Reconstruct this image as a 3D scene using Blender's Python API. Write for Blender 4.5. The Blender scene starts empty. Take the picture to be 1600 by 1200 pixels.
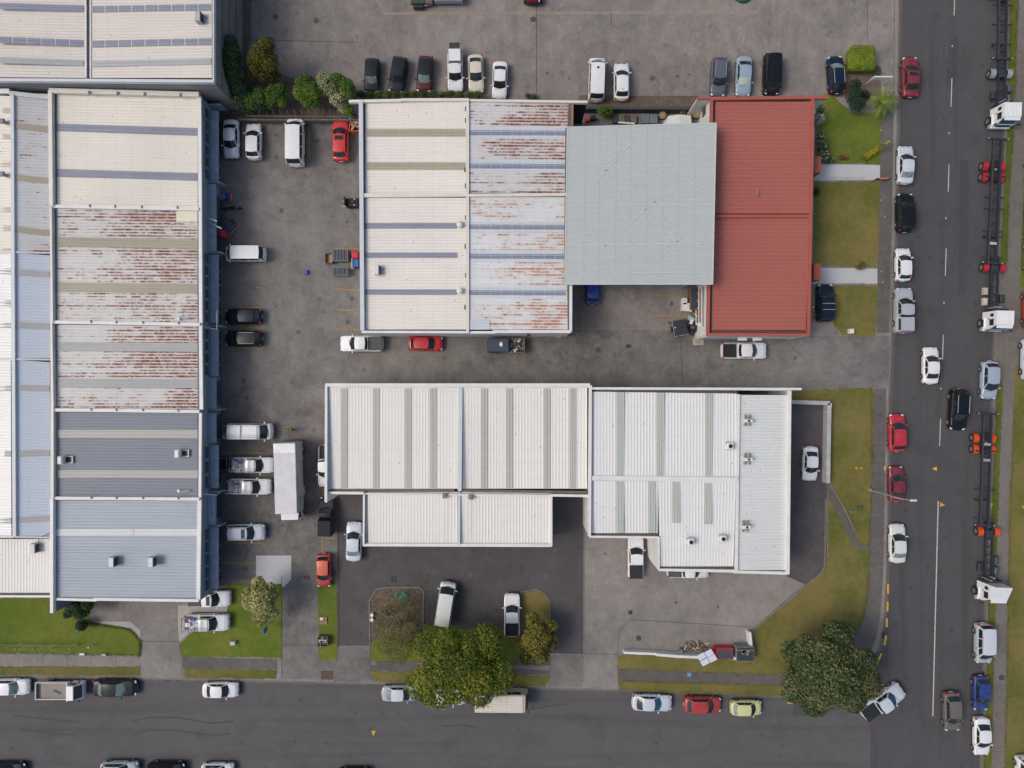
import bpy, math, random
from mathutils import Vector, Matrix
R = math.radians
random.seed(7)
SC = bpy.context.scene
C = SC.collection

# ------------------------------------------------------------------ camera, sky, sun, exposure
H, S = 80.0, 13.5                       # drone height above the yards (m), photograph pixels per metre on the ground
cam_d = bpy.data.cameras.new('camera')
cam = bpy.data.objects.new('camera', cam_d); C.objects.link(cam)
cam.location = (0, 0, H)
cam_d.sensor_fit = 'HORIZONTAL'
cam_d.angle = 2*math.atan((800/S)/H)
cam_d.clip_end = 2000
SC.camera = cam
SUN_EL, SUN_AZ = 52, 268                # azimuth clockwise from +Y: light comes from the left of the picture
world = bpy.data.worlds.new('World'); SC.world = world; world.use_nodes = True
wn = world.node_tree.nodes; wl = world.node_tree.links
for n in list(wn): wn.remove(n)
sky = wn.new('ShaderNodeTexSky'); sky.sky_type = 'NISHITA'; sky.sun_disc = False
sky.sun_elevation = R(SUN_EL); sky.sun_rotation = R(SUN_AZ)
sky.air_density = 1.0; sky.dust_density = 4.0; sky.ozone_density = 0.5; sky.altitude = 0
bgn = wn.new('ShaderNodeBackground'); bgn.inputs['Strength'].default_value = 0.135
wo = wn.new('ShaderNodeOutputWorld')
wl.new(sky.outputs[0], bgn.inputs['Color']); wl.new(bgn.outputs[0], wo.inputs['Surface'])
sd = bpy.data.lights.new('sun', 'SUN'); sd.energy = 1.15; sd.angle = R(22); sd.color = (1.0, 0.93, 0.84)
so = bpy.data.objects.new('sun', sd); C.objects.link(so)
az, el = R(SUN_AZ), R(SUN_EL)
sdir = Vector((math.sin(az)*math.cos(el), math.cos(az)*math.cos(el), math.sin(el)))
so.rotation_euler = (-sdir).to_track_quat('-Z', 'Y').to_euler()
so.location = sdir*150
SC.view_settings.view_transform = 'Standard'; SC.view_settings.look = 'None'
SC.view_settings.gamma = 1; SC.view_settings.use_curve_mapping = False
SC.view_settings.exposure = 0.12

def P(px, py, z=0.0):
    k = (H-z)/H/S
    return Vector(((px-800)*k, (600-py)*k, z))

# ------------------------------------------------------------------ helpers
def tag(o, label=None, cat=None, group=None, kind=None):
    if label: o['label'] = label
    if cat: o['category'] = cat
    if group: o['group'] = group
    if kind: o['kind'] = kind
    return o
def empty(name, loc=(0,0,0), rz=0, label=None, cat=None, group=None):
    o = bpy.data.objects.new(name, None); C.objects.link(o)
    o.location = loc; o.rotation_euler = (0,0,rz); o.empty_display_size = 0.3
    return tag(o, label, cat, group)
def link(name, me, parent=None, mat=None, loc=None, rot=None, scale=None):
    o = bpy.data.objects.new(name, me); C.objects.link(o)
    if parent: o.parent = parent
    if loc is not None: o.location = loc
    if rot is not None: o.rotation_euler = rot
    if scale is not None: o.scale = scale
    if mat is not None:
        if not me.materials: me.materials.append(mat)
        if me.materials[0] != mat:
            o.material_slots[0].link = 'OBJECT'; o.material_slots[0].material = mat
    return o
def mk(name, v, f, smooth=False):
    me = bpy.data.meshes.new(name); me.from_pydata([tuple(a) for a in v], [], f)
    if smooth: me.polygons.foreach_set('use_smooth', [True]*len(me.polygons))
    me.update(); return me
class MB:
    def __init__(s): s.v=[]; s.f=[]
    def add(s, v, f):
        n=len(s.v); s.v+= [tuple(a) for a in v]; s.f+=[tuple(i+n for i in q) for q in f]; return s
    def box(s, cx,cy,cz,sx,sy,sz,rz=0,ry=0,b=0.0,rx=0):
        hx,hy,hz=sx/2,sy/2,sz/2
        b=min(b,hx*.9,hy*.9,hz*.9)
        m=Matrix.Rotation(rz,3,'Z')@Matrix.Rotation(ry,3,'Y')@Matrix.Rotation(rx,3,'X'); c=Vector((cx,cy,cz))
        if b<=0:
            v=[Vector((x*hx,y*hy,z*hz)) for x in(-1,1) for y in(-1,1) for z in(-1,1)]
            f=[(0,1,3,2),(4,6,7,5),(0,4,5,1),(2,3,7,6),(0,2,6,4),(1,5,7,3)]
        else:
            o=[(-1,-1),(1,-1),(1,1),(-1,1)]
            def ring(z,i): 
                r=[]
                for (x,y) in o:
                    a=Vector((x*(hx-i),y*(hy-i) ,z))
                    r.append(a)
                return r
            v=ring(-hz,b)+ring(-hz+b,0)+ring(hz-b,0)+ring(hz,b)
            f=[(3,2,1,0),(12,13,14,15)]
            for k in range(3):
                for i in range(4):
                    j=(i+1)%4; f.append((k*4+i,k*4+j,k*4+4+j,k*4+4+i))
        return s.add([c+m@a for a in v],f)
    def cyl(s, a, b, r0, r1=None, n=12, caps=True):
        a=Vector(a); b=Vector(b); r1=r0 if r1 is None else r1
        d=(b-a).normalized(); t=Vector((0,0,1)) if abs(d.z)<.9 else Vector((1,0,0))
        u=d.cross(t).normalized(); w=d.cross(u)
        v=[]
        for p,r in((a,r0),(b,r1)):
            for i in range(n):
                q=2*math.pi*i/n; v.append(p+u*math.cos(q)*r+w*math.sin(q)*r)
        f=[(i,(i+1)%n,n+(i+1)%n,n+i) for i in range(n)]
        if caps: f+=[tuple(range(n-1,-1,-1)),tuple(range(n,2*n))]
        return s.add(v,f)
    def ell(s, c, r, n=10, m=6, rz=0):
        v=[];f=[]; rm=Matrix.Rotation(rz,3,'Z')
        for j in range(m+1):
            ph=math.pi*j/m
            for i in range(n):
                th=2*math.pi*i/n
                v.append(Vector(c)+rm@Vector((r[0]*math.sin(ph)*math.cos(th),r[1]*math.sin(ph)*math.sin(th),r[2]*math.cos(ph))))
        for j in range(m):
            for i in range(n): f.append((j*n+i,(j+1)*n+i,(j+1)*n+(i+1)%n,j*n+(i+1)%n))
        return s.add(v,f)
    def go(s,name,mat,parent=None,smooth=False,loc=None,rot=None):
        return link(name,mk(name,s.v,s.f,smooth),parent,mat,loc,rot)

# ------------------------------------------------------------------ materials
MATS={}
class NT:
    def __init__(s,name):
        s.m=bpy.data.materials.new(name); s.m.use_nodes=True; s.t=s.m.node_tree; s.b=s.t.nodes['Principled BSDF']
        s.geo=s.t.nodes.new('ShaderNodeNewGeometry'); s.pos=s.geo.outputs['Position']
    def n(s,t,**k):
        x=s.t.nodes.new(t)
        for a,b in k.items(): setattr(x,a,b)
        return x
    def l(s,a,b): s.t.links.new(a,b)
    def math(s,op,a,b=None,c=None,clamp=False):
        x=s.n('ShaderNodeMath',operation=op); x.use_clamp=clamp
        for i,q in enumerate((a,b,c)):
            if q is None: continue
            if isinstance(q,(int,float)): x.inputs[i].default_value=q
            else: s.l(q,x.inputs[i])
        return x.outputs[0]
    def scaled(s,sx,sy,sz,off=0,rz=0):
        x=s.n('ShaderNodeMapping'); x.inputs['Scale'].default_value=(sx,sy,sz); x.inputs['Location'].default_value=(off,off*.7,0); x.inputs['Rotation'].default_value=(0,0,rz)
        s.l(s.pos,x.inputs['Vector']); return x.outputs[0]
    def noise(s,scale,detail=4,vec=None,rough=.55,dist=0):
        x=s.n('ShaderNodeTexNoise'); x.inputs['Scale'].default_value=scale; x.inputs['Detail'].default_value=detail; x.inputs['Roughness'].default_value=rough; x.inputs['Distortion'].default_value=dist
        s.l(vec if vec is not None else s.pos,x.inputs['Vector']); return x.outputs['Fac']
    def ramp(s,fac,lo,hi,a=0.0,b=1.0):
        x=s.n('ShaderNodeMapRange'); x.inputs['From Min'].default_value=lo; x.inputs['From Max'].default_value=hi; x.inputs['To Min'].default_value=a; x.inputs['To Max'].default_value=b
        s.l(fac,x.inputs['Value']); return x.outputs[0]
    def mix(s,fac,a,b,mode='MIX'):
        x=s.n('ShaderNodeMix',data_type='RGBA',blend_type=mode)
        for sock,q in((x.inputs[0],fac),(x.inputs[6],a),(x.inputs[7],b)):
            if isinstance(q,(int,float)): sock.default_value=q
            elif isinstance(q,(tuple,list)): sock.default_value=(q[0],q[1],q[2],1)
            else: s.l(q,sock)
        return x.outputs[2]
    def out(s,col,rough=.8,bump=None,bstr=.3,bdist=.02,metal=0,spec=.5):
        if isinstance(col,tuple): s.b.inputs['Base Color'].default_value=(*col,1)
        else: s.l(col,s.b.inputs['Base Color'])
        if isinstance(rough,(int,float)): s.b.inputs['Roughness'].default_value=rough
        else: s.l(rough,s.b.inputs['Roughness'])
        s.b.inputs['Metallic'].default_value=metal; s.b.inputs['Specular IOR Level'].default_value=spec
        if bump is not None:
            x=s.n('ShaderNodeBump'); x.inputs['Strength'].default_value=bstr; x.inputs['Distance'].default_value=bdist
            s.l(bump,x.inputs['Height']); s.l(x.outputs[0],s.b.inputs['Normal'])
        return s.m
def mul(c,k): return tuple(min(1,x*k) for x in c)
def plain(name,col,rough=.6,var=.25,scale=1.5,metal=0,spec=.5,bump=0):
    if name in MATS: return MATS[name]
    t=NT(name); n=t.noise(scale,5); n2=t.noise(scale*9,3)
    f=t.math('ADD',t.math('MULTIPLY',n,.7),t.math('MULTIPLY',n2,.3))
    c=t.mix(t.ramp(f,.32,.68),mul(col,1-var),mul(col,1+var*.6))
    MATS[name]=t.out(c,rough,n2 if bump else None,bump,.01,metal,spec); return MATS[name]
def paint(name,col,rough=.28,dust=.06):
    if name in MATS: return MATS[name]
    t=NT(name); n=t.noise(2.2,5); n2=t.noise(14,3)
    c=t.mix(t.ramp(n,.35,.7,0,dust*2.2),col,(.30,.28,.25))
    r=t.ramp(n2,.3,.7,rough-.06,rough+.12)
    t.out(c,r,spec=.5 if max(col)>.09 else .22); t.b.inputs['Coat Weight'].default_value=.45 if max(col)>.09 else .12; t.b.inputs['Coat Roughness'].default_value=.12
    MATS[name]=t.m; return t.m
def glassm(name,col,rough=.06,var=.4):
    if name in MATS: return MATS[name]
    t=NT(name); n=t.noise(1.6,3)
    c=t.mix(t.ramp(n,.35,.65),mul(col,1-var),mul(col,1+var))
    t.out(c,rough,spec=.45); MATS[name]=t.m; return t.m
def ground_mat(name,col,warm=None,contrast=.28,big=.05,mid=.5,streak=None,crack=.0,speck=.12):
    """weathered concrete / asphalt"""
    if name in MATS: return MATS[name]
    t=NT(name)
    a=t.noise(big,5,rough=.6,dist=.6); b=t.noise(mid,7,rough=.68,dist=.3); c=t.noise(6,4,rough=.7); d=t.noise(28,2)
    f=t.math('ADD',t.math('MULTIPLY',a,.42),t.math('MULTIPLY',b,.36)); f=t.math('ADD',f,t.math('MULTIPLY',c,.14)); f=t.math('ADD',f,t.math('MULTIPLY',d,speck*.7))
    f=t.ramp(f,.40,.61)
    warm=warm or col
    col0=t.mix(f,mul(col,1-contrast),mul(warm,1+contrast*.85))
    # pale scuffs
    sc_=t.noise(1.3,8,vec=t.scaled(1,.55,1,13),rough=.75,dist=1.2)
    col0=t.mix(t.ramp(sc_,.52,.70,0,min(.42,contrast*1.7)),col0,mul(warm,1.55))
    gr_=t.noise(3.2,6,vec=t.scaled(1,1,1,23),rough=.8); col0=t.mix(t.ramp(gr_,.44,.66,0,min(.34,contrast*1.4)),col0,mul(col,.62))
    # oil / damp stains
    st=t.noise(.22,4,vec=t.scaled(1,1,1,41),rough=.6)
    col0=t.mix(t.ramp(st,.55,.75,0,.42),col0,mul(col,.52))
    so_=t.n('ShaderNodeTexVoronoi'); so_.inputs['Scale'].default_value=.45; t.l(t.pos,so_.inputs['Vector'])
    col0=t.mix(t.ramp(so_.outputs['Distance'],.05,.16,.5,0),col0,mul(col,.55))
    if streak:
        s1=t.noise(1.0,4,vec=t.scaled(*(streak),9),rough=.5)
        col0=t.mix(t.ramp(s1,.5,.72,0,.45),col0,mul(col,.62))
    if crack:
        v=t.n('ShaderNodeTexVoronoi',feature='DISTANCE_TO_EDGE'); v.inputs['Scale'].default_value=.16
        w=t.n('ShaderNodeVectorMath',operation='ADD'); t.l(t.pos,w.inputs[0]); nz=t.n('ShaderNodeTexNoise'); nz.inputs['Scale'].default_value=.8; t.l(t.pos,nz.inputs['Vector']); 
        ms=t.n('ShaderNodeVectorMath',operation='SCALE'); ms.inputs['Scale'].default_value=2.0; t.l(nz.outputs['Color'],ms.inputs[0]); t.l(ms.outputs[0],w.inputs[1]); t.l(w.outputs[0],v.inputs['Vector'])
        col0=t.mix(t.ramp(v.outputs['Distance'],.002,.008,crack,0),col0,mul(col,.4))
    MATS[name]=t.out(col0,.9,t.math('ADD',c,d),.35,.02,spec=.3); return MATS[name]
def grass_mat(name,g,y,bias=.5):
    if name in MATS: return MATS[name]
    t=NT(name); a=t.noise(.16,5,rough=.6); b=t.noise(1.4,6,rough=.7); c=t.noise(9,4,rough=.8); d=t.noise(45,2)
    f=t.math('ADD',t.math('MULTIPLY',a,.55),t.math('MULTIPLY',b,.30)); f=t.math('ADD',f,t.math('MULTIPLY',c,.15))
    c0=t.mix(t.ramp(f,bias-.075,bias+.075),g,y)
    c1=t.mix(t.ramp(c,.3,.7),mul(c0 if isinstance(c0,tuple) else (1,1,1),1),(1,1,1)) if False else c0
    dk=t.mix(t.ramp(c,.40,.72,.0,.42),c1,(.05,.07,.012))
    dk=t.mix(t.ramp(b,.60,.74,0,.5),dk,(.19,.15,.075))
    dk=t.mix(t.ramp(d,.35,.7,0,.3),dk,mul(g,1.9))
    MATS[name]=t.out(dk,.95,t.math('ADD',c,d),.9,.05,spec=.15); return MATS[name]
def roof_mat(name,col,axis='h',rust=0,rust_col=(.10,.018,.014),pitch=.33,right=(0,1),var=.10,dirt_and_shade=(.30,.26,.20),dirt_and_shade_amt=.25,metal=0,rough=.55,yw=0):
    if name in MATS: return MATS[name]
    t=NT(name); sep=t.n('ShaderNodeSeparateXYZ'); t.l(t.pos,sep.inputs[0])
    X,Y=(sep.outputs[0],sep.outputs[1]) if axis=='h' else (sep.outputs[1],sep.outputs[0])
    big=t.noise(.12,4); str_=t.noise(1,5,vec=t.scaled(.12,3.0,1) if axis=='h' else t.scaled(3.0,.12,1),rough=.7); fine=t.noise(5,4,rough=.7)
    f=t.math('ADD',t.math('MULTIPLY',big,.4),t.math('MULTIPLY',str_,.45)); f=t.math('ADD',f,t.math('MULTIPLY',fine,.15))
    c=t.mix(t.ramp(f,.36,.64),mul(col,1-var),mul(col,1+var*.7))
    # painted stripes in the pans stand in for rib shading, broken up like grime
    fr=t.math('FRACT',t.math('DIVIDE',Y,pitch)); ln=t.ramp(t.math('ABSOLUTE',t.math('SUBTRACT',fr,.5)),.10,.32,1,0)
    rib_shade=t.math('MULTIPLY',ln,t.ramp(str_,.3,.75,.25,1.0))
    c=t.mix(t.math('MULTIPLY',rib_shade,dirt_and_shade_amt),c,mul(dirt_and_shade,1.0))
    g=t.noise(.9,5,vec=t.scaled(1,1,1,55),rough=.7)
    c=t.mix(t.ramp(g,.62,.80,0,dirt_and_shade_amt*1.2),c,dirt_and_shade)
    sx_=t.math('FRACT',t.math('DIVIDE',X,1.55)); c=t.mix(t.ramp(t.math('ABSOLUTE',t.math('SUBTRACT',sx_,.5)),.012,.03,.10,0),c,mul(dirt_and_shade,.6))
    vo=t.n('ShaderNodeTexVoronoi'); vo.inputs['Scale'].default_value=.75; t.l(t.pos,vo.inputs['Vector']); c=t.mix(t.ramp(vo.outputs['Distance'],.045,.085,.5,0),c,mul(dirt_and_shade,.45))
    if rust:
        row=t.math('FLOOR',t.math('DIVIDE',Y,pitch))
        cv=t.n('ShaderNodeCombineXYZ'); t.l(t.math('MULTIPLY',X,.85),cv.inputs[0]); t.l(t.math('MULTIPLY',row,5.37),cv.inputs[1])
        rn=t.noise(1.0,7,vec=cv.outputs[0],rough=.78)
        cont=t.noise(1.0,6,vec=t.scaled(.75,2.6,1,31),rough=.72,dist=.4)
        pat=t.noise(.16,3,vec=t.scaled(1,1,1,77))
        rv=t.n('ShaderNodeTexWhiteNoise'); rv.noise_dimensions='1D'; t.l(row,rv.inputs['W'])
        grad=t.ramp(X,right[0],right[1],-.12,.05)
        th=t.math('ADD',t.math('MULTIPLY',rn,.55),t.math('MULTIPLY',cont,.45))
        th=t.math('ADD',t.math('ADD',th,grad),t.math('MULTIPLY',t.math('SUBTRACT',pat,.5),.55))
        th=t.math('ADD',th,t.math('MULTIPLY',t.math('SUBTRACT',rv.outputs[0],.5),.12))
        th=t.math('ADD',th,rust)
        m=t.ramp(th,.50,.545)
        wd=t.ramp(th,.50,.68,.06,.30)     # heavier rust spreads over the rib
        lm=t.math('SUBTRACT',t.math('ADD',wd,.08),t.math('ABSOLUTE',t.math('SUBTRACT',fr,.5)))
        lm=t.ramp(lm,-.03,.05)
        chip=t.ramp(t.noise(2.6,6,rough=.85),.40,.50,.0,1)
        mk_=t.math('MULTIPLY',t.math('MULTIPLY',m,lm),chip,clamp=True)
        halo=t.ramp(th,.42,.60,0,.42)
        c=t.mix(halo,c,(.46,.36,.28))
        rc=t.mix(t.noise(2.0,5,rough=.8),mul(rust_col,.55),mul(rust_col,1.5))
        c=t.mix(mk_,c,rc)
    MATS[name]=t.out(c,rough,fine,.15,.01,metal); return MATS[name]
def leaf_mat(name,col,var=.45,tr=.25):
    if name in MATS: return MATS[name]
    t=NT(name); n=t.noise(.9,4); n2=t.noise(7,2)
    f=t.math('ADD',t.math('MULTIPLY',n,.5),t.math('MULTIPLY',n2,.5))
    c=t.mix(t.ramp(f,.34,.66),mul(col,1-var),mul(col,1+var))
    t.out(c,.6,spec=.3); t.b.inputs['Subsurface Weight'].default_value=0
    trn=t.n('ShaderNodeBsdfTranslucent'); t.l(c,trn.inputs[0]); ms=t.n('ShaderNodeMixShader'); ms.inputs[0].default_value=tr
    o=t.t.nodes['Material Output']; t.l(t.b.outputs[0],ms.inputs[1]); t.l(trn.outputs[0],ms.inputs[2]); t.l(ms.outputs[0],o.inputs['Surface'])
    MATS[name]=t.m; return t.m

M_road=ground_mat('road_asphalt',(.067,.067,.072),(.074,.073,.075),contrast=.08,big=.04,mid=.7,speck=.25,streak=(.9,.035,1))
M_road2=ground_mat('side_street_asphalt',(.088,.088,.091),(.095,.093,.094),contrast=.10,big=.04,mid=.6,speck=.25,streak=(.035,.9,1))
M_conc_top=ground_mat('worn_concrete_top_yard',(.195,.180,.168),(.240,.218,.200),contrast=.24,streak=(.6,.12,1),crack=.22)
M_conc_mid=ground_mat('worn_concrete_mid_yard',(.146,.139,.131),(.188,.177,.163),contrast=.34,crack=.15)
M_conc_low=ground_mat('worn_concrete_low_yard',(.205,.192,.178),(.240,.222,.204),contrast=.20,crack=.15)
M_asph=ground_mat('yard_asphalt',(.078,.074,.076),(.088,.082,.081),contrast=.18,big=.08)
M_asph2=ground_mat('east_yard_asphalt',(.085,.078,.078),(.098,.088,.086),contrast=.25,big=.1)
M_path=ground_mat('footpath_asphalt',(.105,.098,.094),(.125,.116,.108),contrast=.18,mid=.9)
M_path_l=ground_mat('footpath_concrete',(.20,.18,.165),(.23,.21,.19),contrast=.15,mid=.9)
M_pathr=ground_mat('far_footpath_concrete',(.145,.132,.120),(.165,.150,.135),contrast=.15,mid=.9)
M_kerb=plain('kerb_concrete',(.17,.155,.14),.9,.3,1.2)
M_newconc=plain('fresh_pale_concrete',(.43,.44,.45),.85,.10,.5)
M_grass=grass_mat('lawn_green',(.096,.142,.020),(.185,.190,.040),.51)
M_grass_y=grass_mat('lawn_dry',(.108,.118,.026),(.225,.172,.066),.485)
M_soil=ground_mat('bare_soil',(.115,.088,.066),(.15,.12,.09),contrast=.3,mid=1.4)
M_white=plain('white_line_paint',(.48,.47,.43),.7,.3,3)
M_yel=plain('yellow_line_paint',(.40,.22,.03),.75,.40,2.5)
M_yel2=plain('bright_yellow_paint',(.62,.35,.03),.75,.25,2.5)
M_dark=plain('black_plastic',(.018,.019,.022),.5,.3)
M_rubber=plain('tyre_rubber',(.017,.017,.018),.8,.3)
M_steel=plain('galvanised_steel',(.36,.38,.40),.45,.2,metal=.3)
M_alu=plain('alloy_rim',(.30,.31,.33),.35,.2,metal=.6)
M_glass=glassm('vehicle_glass',(.018,.026,.028))
M_glass_l=glassm('vehicle_glass_pale',(.16,.22,.20),.08,.35)
M_glass_b=glassm('vehicle_glass_blue',(.015,.09,.15),.08,.25)
M_head=plain('headlight_lens',(.62,.64,.64),.15,.1)
M_tail=plain('taillight_lens',(.42,.015,.02),.2,.15)
M_plate=plain('number_plate',(.6,.6,.6),.4,.05)
M_trunk=plain('bark',(.09,.07,.05),.9,.3,4)
M_wallw=plain('painted_block_white',(.62,.62,.60),.8,.10,.6)
M_wallg=plain('precast_concrete_wall',(.20,.195,.19),.85,.18,.5)
M_wallb=plain('painted_wall_bluegrey',(.17,.215,.27),.6,.08,.6)
M_wallb2=plain('dark_blue_steel_door',(.055,.08,.115),.5,.15,.8)
M_capw=plain('white_flashing',(.65,.65,.63),.5,.12,.8)
M_capc=plain('cream_flashing',(.62,.60,.53),.5,.10,.8)
M_capb=plain('pale_blue_flashing',(.50,.535,.565),.5,.08,.8)
M_capr=plain('red_flashing',(.34,.085,.060),.55,.10,.8)
M_gut=plain('dirty_gutter',(.11,.10,.09),.8,.35,1.5)
M_wpane=glassm('window_glass',(.03,.045,.06))
M_wood=plain('timber',(.30,.20,.11),.8,.3,3)
M_timb=plain('grey_timber',(.14,.125,.11),.9,.35,2)

# ------------------------------------------------------------------ ground sheets
def poly(name,pts,mat,z=0.0,thick=0,parent=None,jit=0,kind='structure',step=.6):
    w=[P(x,y,z) for x,y in pts]
    if jit:
        o=[]
        for i,a in enumerate(w):
            b=w[(i+1)%len(w)]; L=(b-a).length; n=max(1,int(L/step)); nr=Vector((-(b-a).y,(b-a).x,0)).normalized()
            for k in range(n):
                q=a.lerp(b,k/n)
                if k or True: q=q+nr*random.uniform(-jit,jit)
                o.append(q)
        w=o
    n=len(w); f=[tuple(range(n))]
    # make it face up
    ar=sum(w[i].x*w[(i+1)%n].y-w[(i+1)%n].x*w[i].y for i in range(n))
    if ar<0: w=w[::-1]
    v=list(w)
    if thick:
        v+= [Vector((a.x,a.y,z-thick)) for a in w]
        f+=[(i,n+i,n+(i+1)%n,(i+1)%n) for i in range(n)]
    o=link(name,mk(name,v,f),parent,mat)
    if parent is None and kind: o['kind']=kind
    return o
def strip(name,pts,w,mat,z,h=0,parent=None,kind='structure',label=None,cat=None,group=None):
    """a line of width w metres along photo points; h>0 gives it depth below z"""
    q=[P(x,y,z) for x,y in pts]; L=[];Rr=[]
    for i,a in enumerate(q):
        d=(q[min(i+1,len(q)-1)]-q[max(i-1,0)]).normalized(); n=Vector((-d.y,d.x,0))*w/2
        L.append(a+n); Rr.append(a-n)
    n=len(q); v=L+Rr; f=[(i,n+i,n+i+1,i+1) for i in range(n-1)]
    if h:
        v+=[Vector((a.x,a.y,z-h)) for a in L+Rr]; m=2*n
        f+=[(i+1,m+i+1,m+i,i) for i in range(n-1)]+[(n+i,m+n+i,m+n+i+1,n+i+1) for i in range(n-1)]
        f+=[(0,m,m+n,n),(n-1,2*n-1,m+2*n-1,m+n-1)]
    o=link(name,mk(name,v,f),parent,mat)
    if label: tag(o,label,cat,group)
    elif parent is None and kind: o['kind']=kind
    return o
g=mk('ground',[(-700,-700,-.16),(700,-700,-.16),(700,700,-.16),(-700,700,-.16)],[(0,1,2,3)])
tag(link('ground',g,None,M_asph),kind='structure')
ZR=-.12
poly('side_street',[(-3000,1030),(1425,1030),(1425,1420),(-3000,1420)],M_road2,ZR-.004)
poly('road',[(1370,-2500),(1600,-2500),(1600,3500),(1360,3500),(1360,1100),(1240,1120),(1240,1040),(1370,980)],M_road,ZR)
BL=[(1412,-1500),(1406,-200),(1404,0),(1401,200),(1397,400),(1392,540),(1388,620),(1386,800),(1384,900),(1381,960),(1372,1010),(1352,1052),(1312,1082),(1250,1088),(1000,1079),(700,1070),(430,1064),(220,1060),(-200,1056),(-1800,1050)]
poly('concrete_yard',BL+[(-1800,-1500)],M_conc_top,0,.16)
strip('kerb',[(x+.6,y+.6) for x,y in BL],.17,M_kerb,.012,.15)
strip('kerb',[(x+3.4,y+2.6 if y>1000 else y) for x,y in BL],.30,M_path,ZR+.012,.03)
BR=[(1582,-1500),(1578,-200),(1577,0),(1573,200),(1567,300),(1560,430),(1554,600),(1549,800),(1543,950),(1540,1100),(1536,1200),(1528,1500),(1500,3000)]
poly('far_verge',BR+[(4000,3000),(4000,-1500)],M_pathr,0,.16)
strip('kerb',[(x-.8,y) for x,y in BR],.17,M_kerb,.012,.15)
strip('kerb',[(x-4,y) for x,y in BR],.30,M_path,ZR+.012,.03)
# yards
poly('courtyard',[(340,158),(566,158),(566,516),(1110,516),(1110,525),(1392,525),(1389,607),(1236,607),(1236,640),(700,640),(527,700),(527,1062),(440,1060),(440,905),(345,905)],M_conc_mid,.004)
poly('lower_yard',[(913,780),(1232,780),(1292,896),(1178,985),(1178,1026),(965,1021),(967,1076),(913,1075)],M_conc_low,.004)
poly('asphalt_yard',[(527,740),(913,740),(913,1022),(860,1021),(860,985),(578,985),(578,1009),(527,1009)],M_asph,.008)
poly('driveway',[(527,1010),(578,1010),(584,1066),(522,1065)],M_conc_mid,.008)
poly('driveway',[(862,1023),(912,1023),(911,1074),(852,1072)],M_conc_mid,.008)
poly('east_yard',[(1228,624),(1296,627),(1292,756),(1292,885),(1284,897),(1262,915),(1228,900)],M_asph2,.008)
poly('driveway',[(218,945),(280,945),(280,1010),(283,1058),(219,1058)],M_conc_low,.006)
poly('parking_pad',[(140,938),(310,938),(280,975),(218,975),(203,968),(140,971)],M_conc_low,.010)
# pale slabs
poly('concrete_pad',[(400,868),(455,868),(455,905),(444,917),(400,911)],M_newconc,.014)
poly('concrete_pad',[(278,946),(355,947),(355,963),(300,985),(280,1004),(278,975)],plain('pale_concrete_pad',(.33,.32,.30),.85,.1),.014)
poly('path_edge',[(139,971),(203,971),(219,985),(219,1001),(203,983),(192,979),(139,979)],plain('pale_concrete_pad',(.33,.32,.30)),.016)
poly('concrete_ramp',[(1274,256),(1375,258),(1375,281),(1272,282)],M_newconc,.03,.04)
poly('concrete_ramp',[(1270,418),(1371,420),(1371,443),(1268,444)],M_newconc,.03,.04)
# soil borders
poly('soil_border',[(375,-150),(394,-150),(392,60),(380,110),(372,108)],M_soil,.012,jit=.05)
poly('soil_border',[(905,149),(1092,150),(1092,172),(905,172)],M_soil,.012,jit=.05)
poly('soil_border',[(340,120),(350,90),(372,90),(560,158),(560,182),(345,182)],M_soil,.016,jit=.08)
poly('soil_border',[(1322,104),(1374,104),(1377,150),(1290,152)],M_soil,.012,jit=.06)
poly('soil_border',[(576,940),(590,919),(661,918),(663,985),(700,1000),(812,1000),(812,925),(838,921),(859,934),(861,1040),(578,1036)],M_soil,.020,.06,jit=.04)
# retaining band at the top edge of the yard
# footpaths as runs of slabs
def slabs(name,A,B,n,mat,z=.022,gap=.03,skip=()):
    """A,B: polylines (photo px) of the two long edges"""
    root=empty(name); root['kind']='structure'
    def at(L,t):
        tot=[0]
        for i in range(len(L)-1): tot.append(tot[-1]+math.dist(L[i],L[i+1]))
        s=t*tot[-1]
        for i in range(len(L)-1):
            if s<=tot[i+1] or i==len(L)-2:
                k=(s-tot[i])/(tot[i+1]-tot[i]); return (L[i][0]+(L[i+1][0]-L[i][0])*k,L[i][1]+(L[i+1][1]-L[i][1])*k)
    for i in range(n):
        if i in skip: continue
        g=.5*gap*S/ max(1,math.dist(at(A,0),at(A,1)))
        a,b=i/n+g,(i+1)/n-g
        zz=z+random.uniform(-.004,.004)
        poly('slab',[at(A,a),at(A,b),at(B,b),at(B,a)],mat,zz,.05,root,kind=None)
slabs('footpath',[(-160,1021),(60,1021.5),(219,1025.5)],[(-160,1040),(60,1041),(219,1041)],10,M_path_l)
slabs('footpath',[(285,1027),(433,1030)],[(285,1044),(433,1046)],4,M_path)
slabs('footpath',[(578,1034),(860,1048)],[(578,1048),(860,1056)],8,M_path)
slabs('footpath',[(965,1046),(1215,1055),(1290,1052)],[(965,1063),(1215,1071),(1290,1075)],8,M_path)
slabs('footpath',[(1376,150),(1370,520)],[(1397,150),(1389,520)],14,M_path)
slabs('footpath',[(1366,607),(1362,720),(1359,850),(1357,900),(1352,960),(1330,1010),(1300,1040)],[(1385,607),(1383,720),(1381,850),(1380,900),(1376,960),(1366,1012),(1345,1045)],16,M_path)
slabs('footpath',[(1592,-150),(1590,0),(1583,200),(1576,300),(1572,420),(1568,600),(1560,800),(1555,1000),(1549,1200),(1545,1330)],[(1616,-150),(1612,0),(1603,200),(1598,300),(1594,420),(1586,600),(1577,800),(1574,1000),(1570,1200),(1567,1330)],38,M_pathr)
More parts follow.
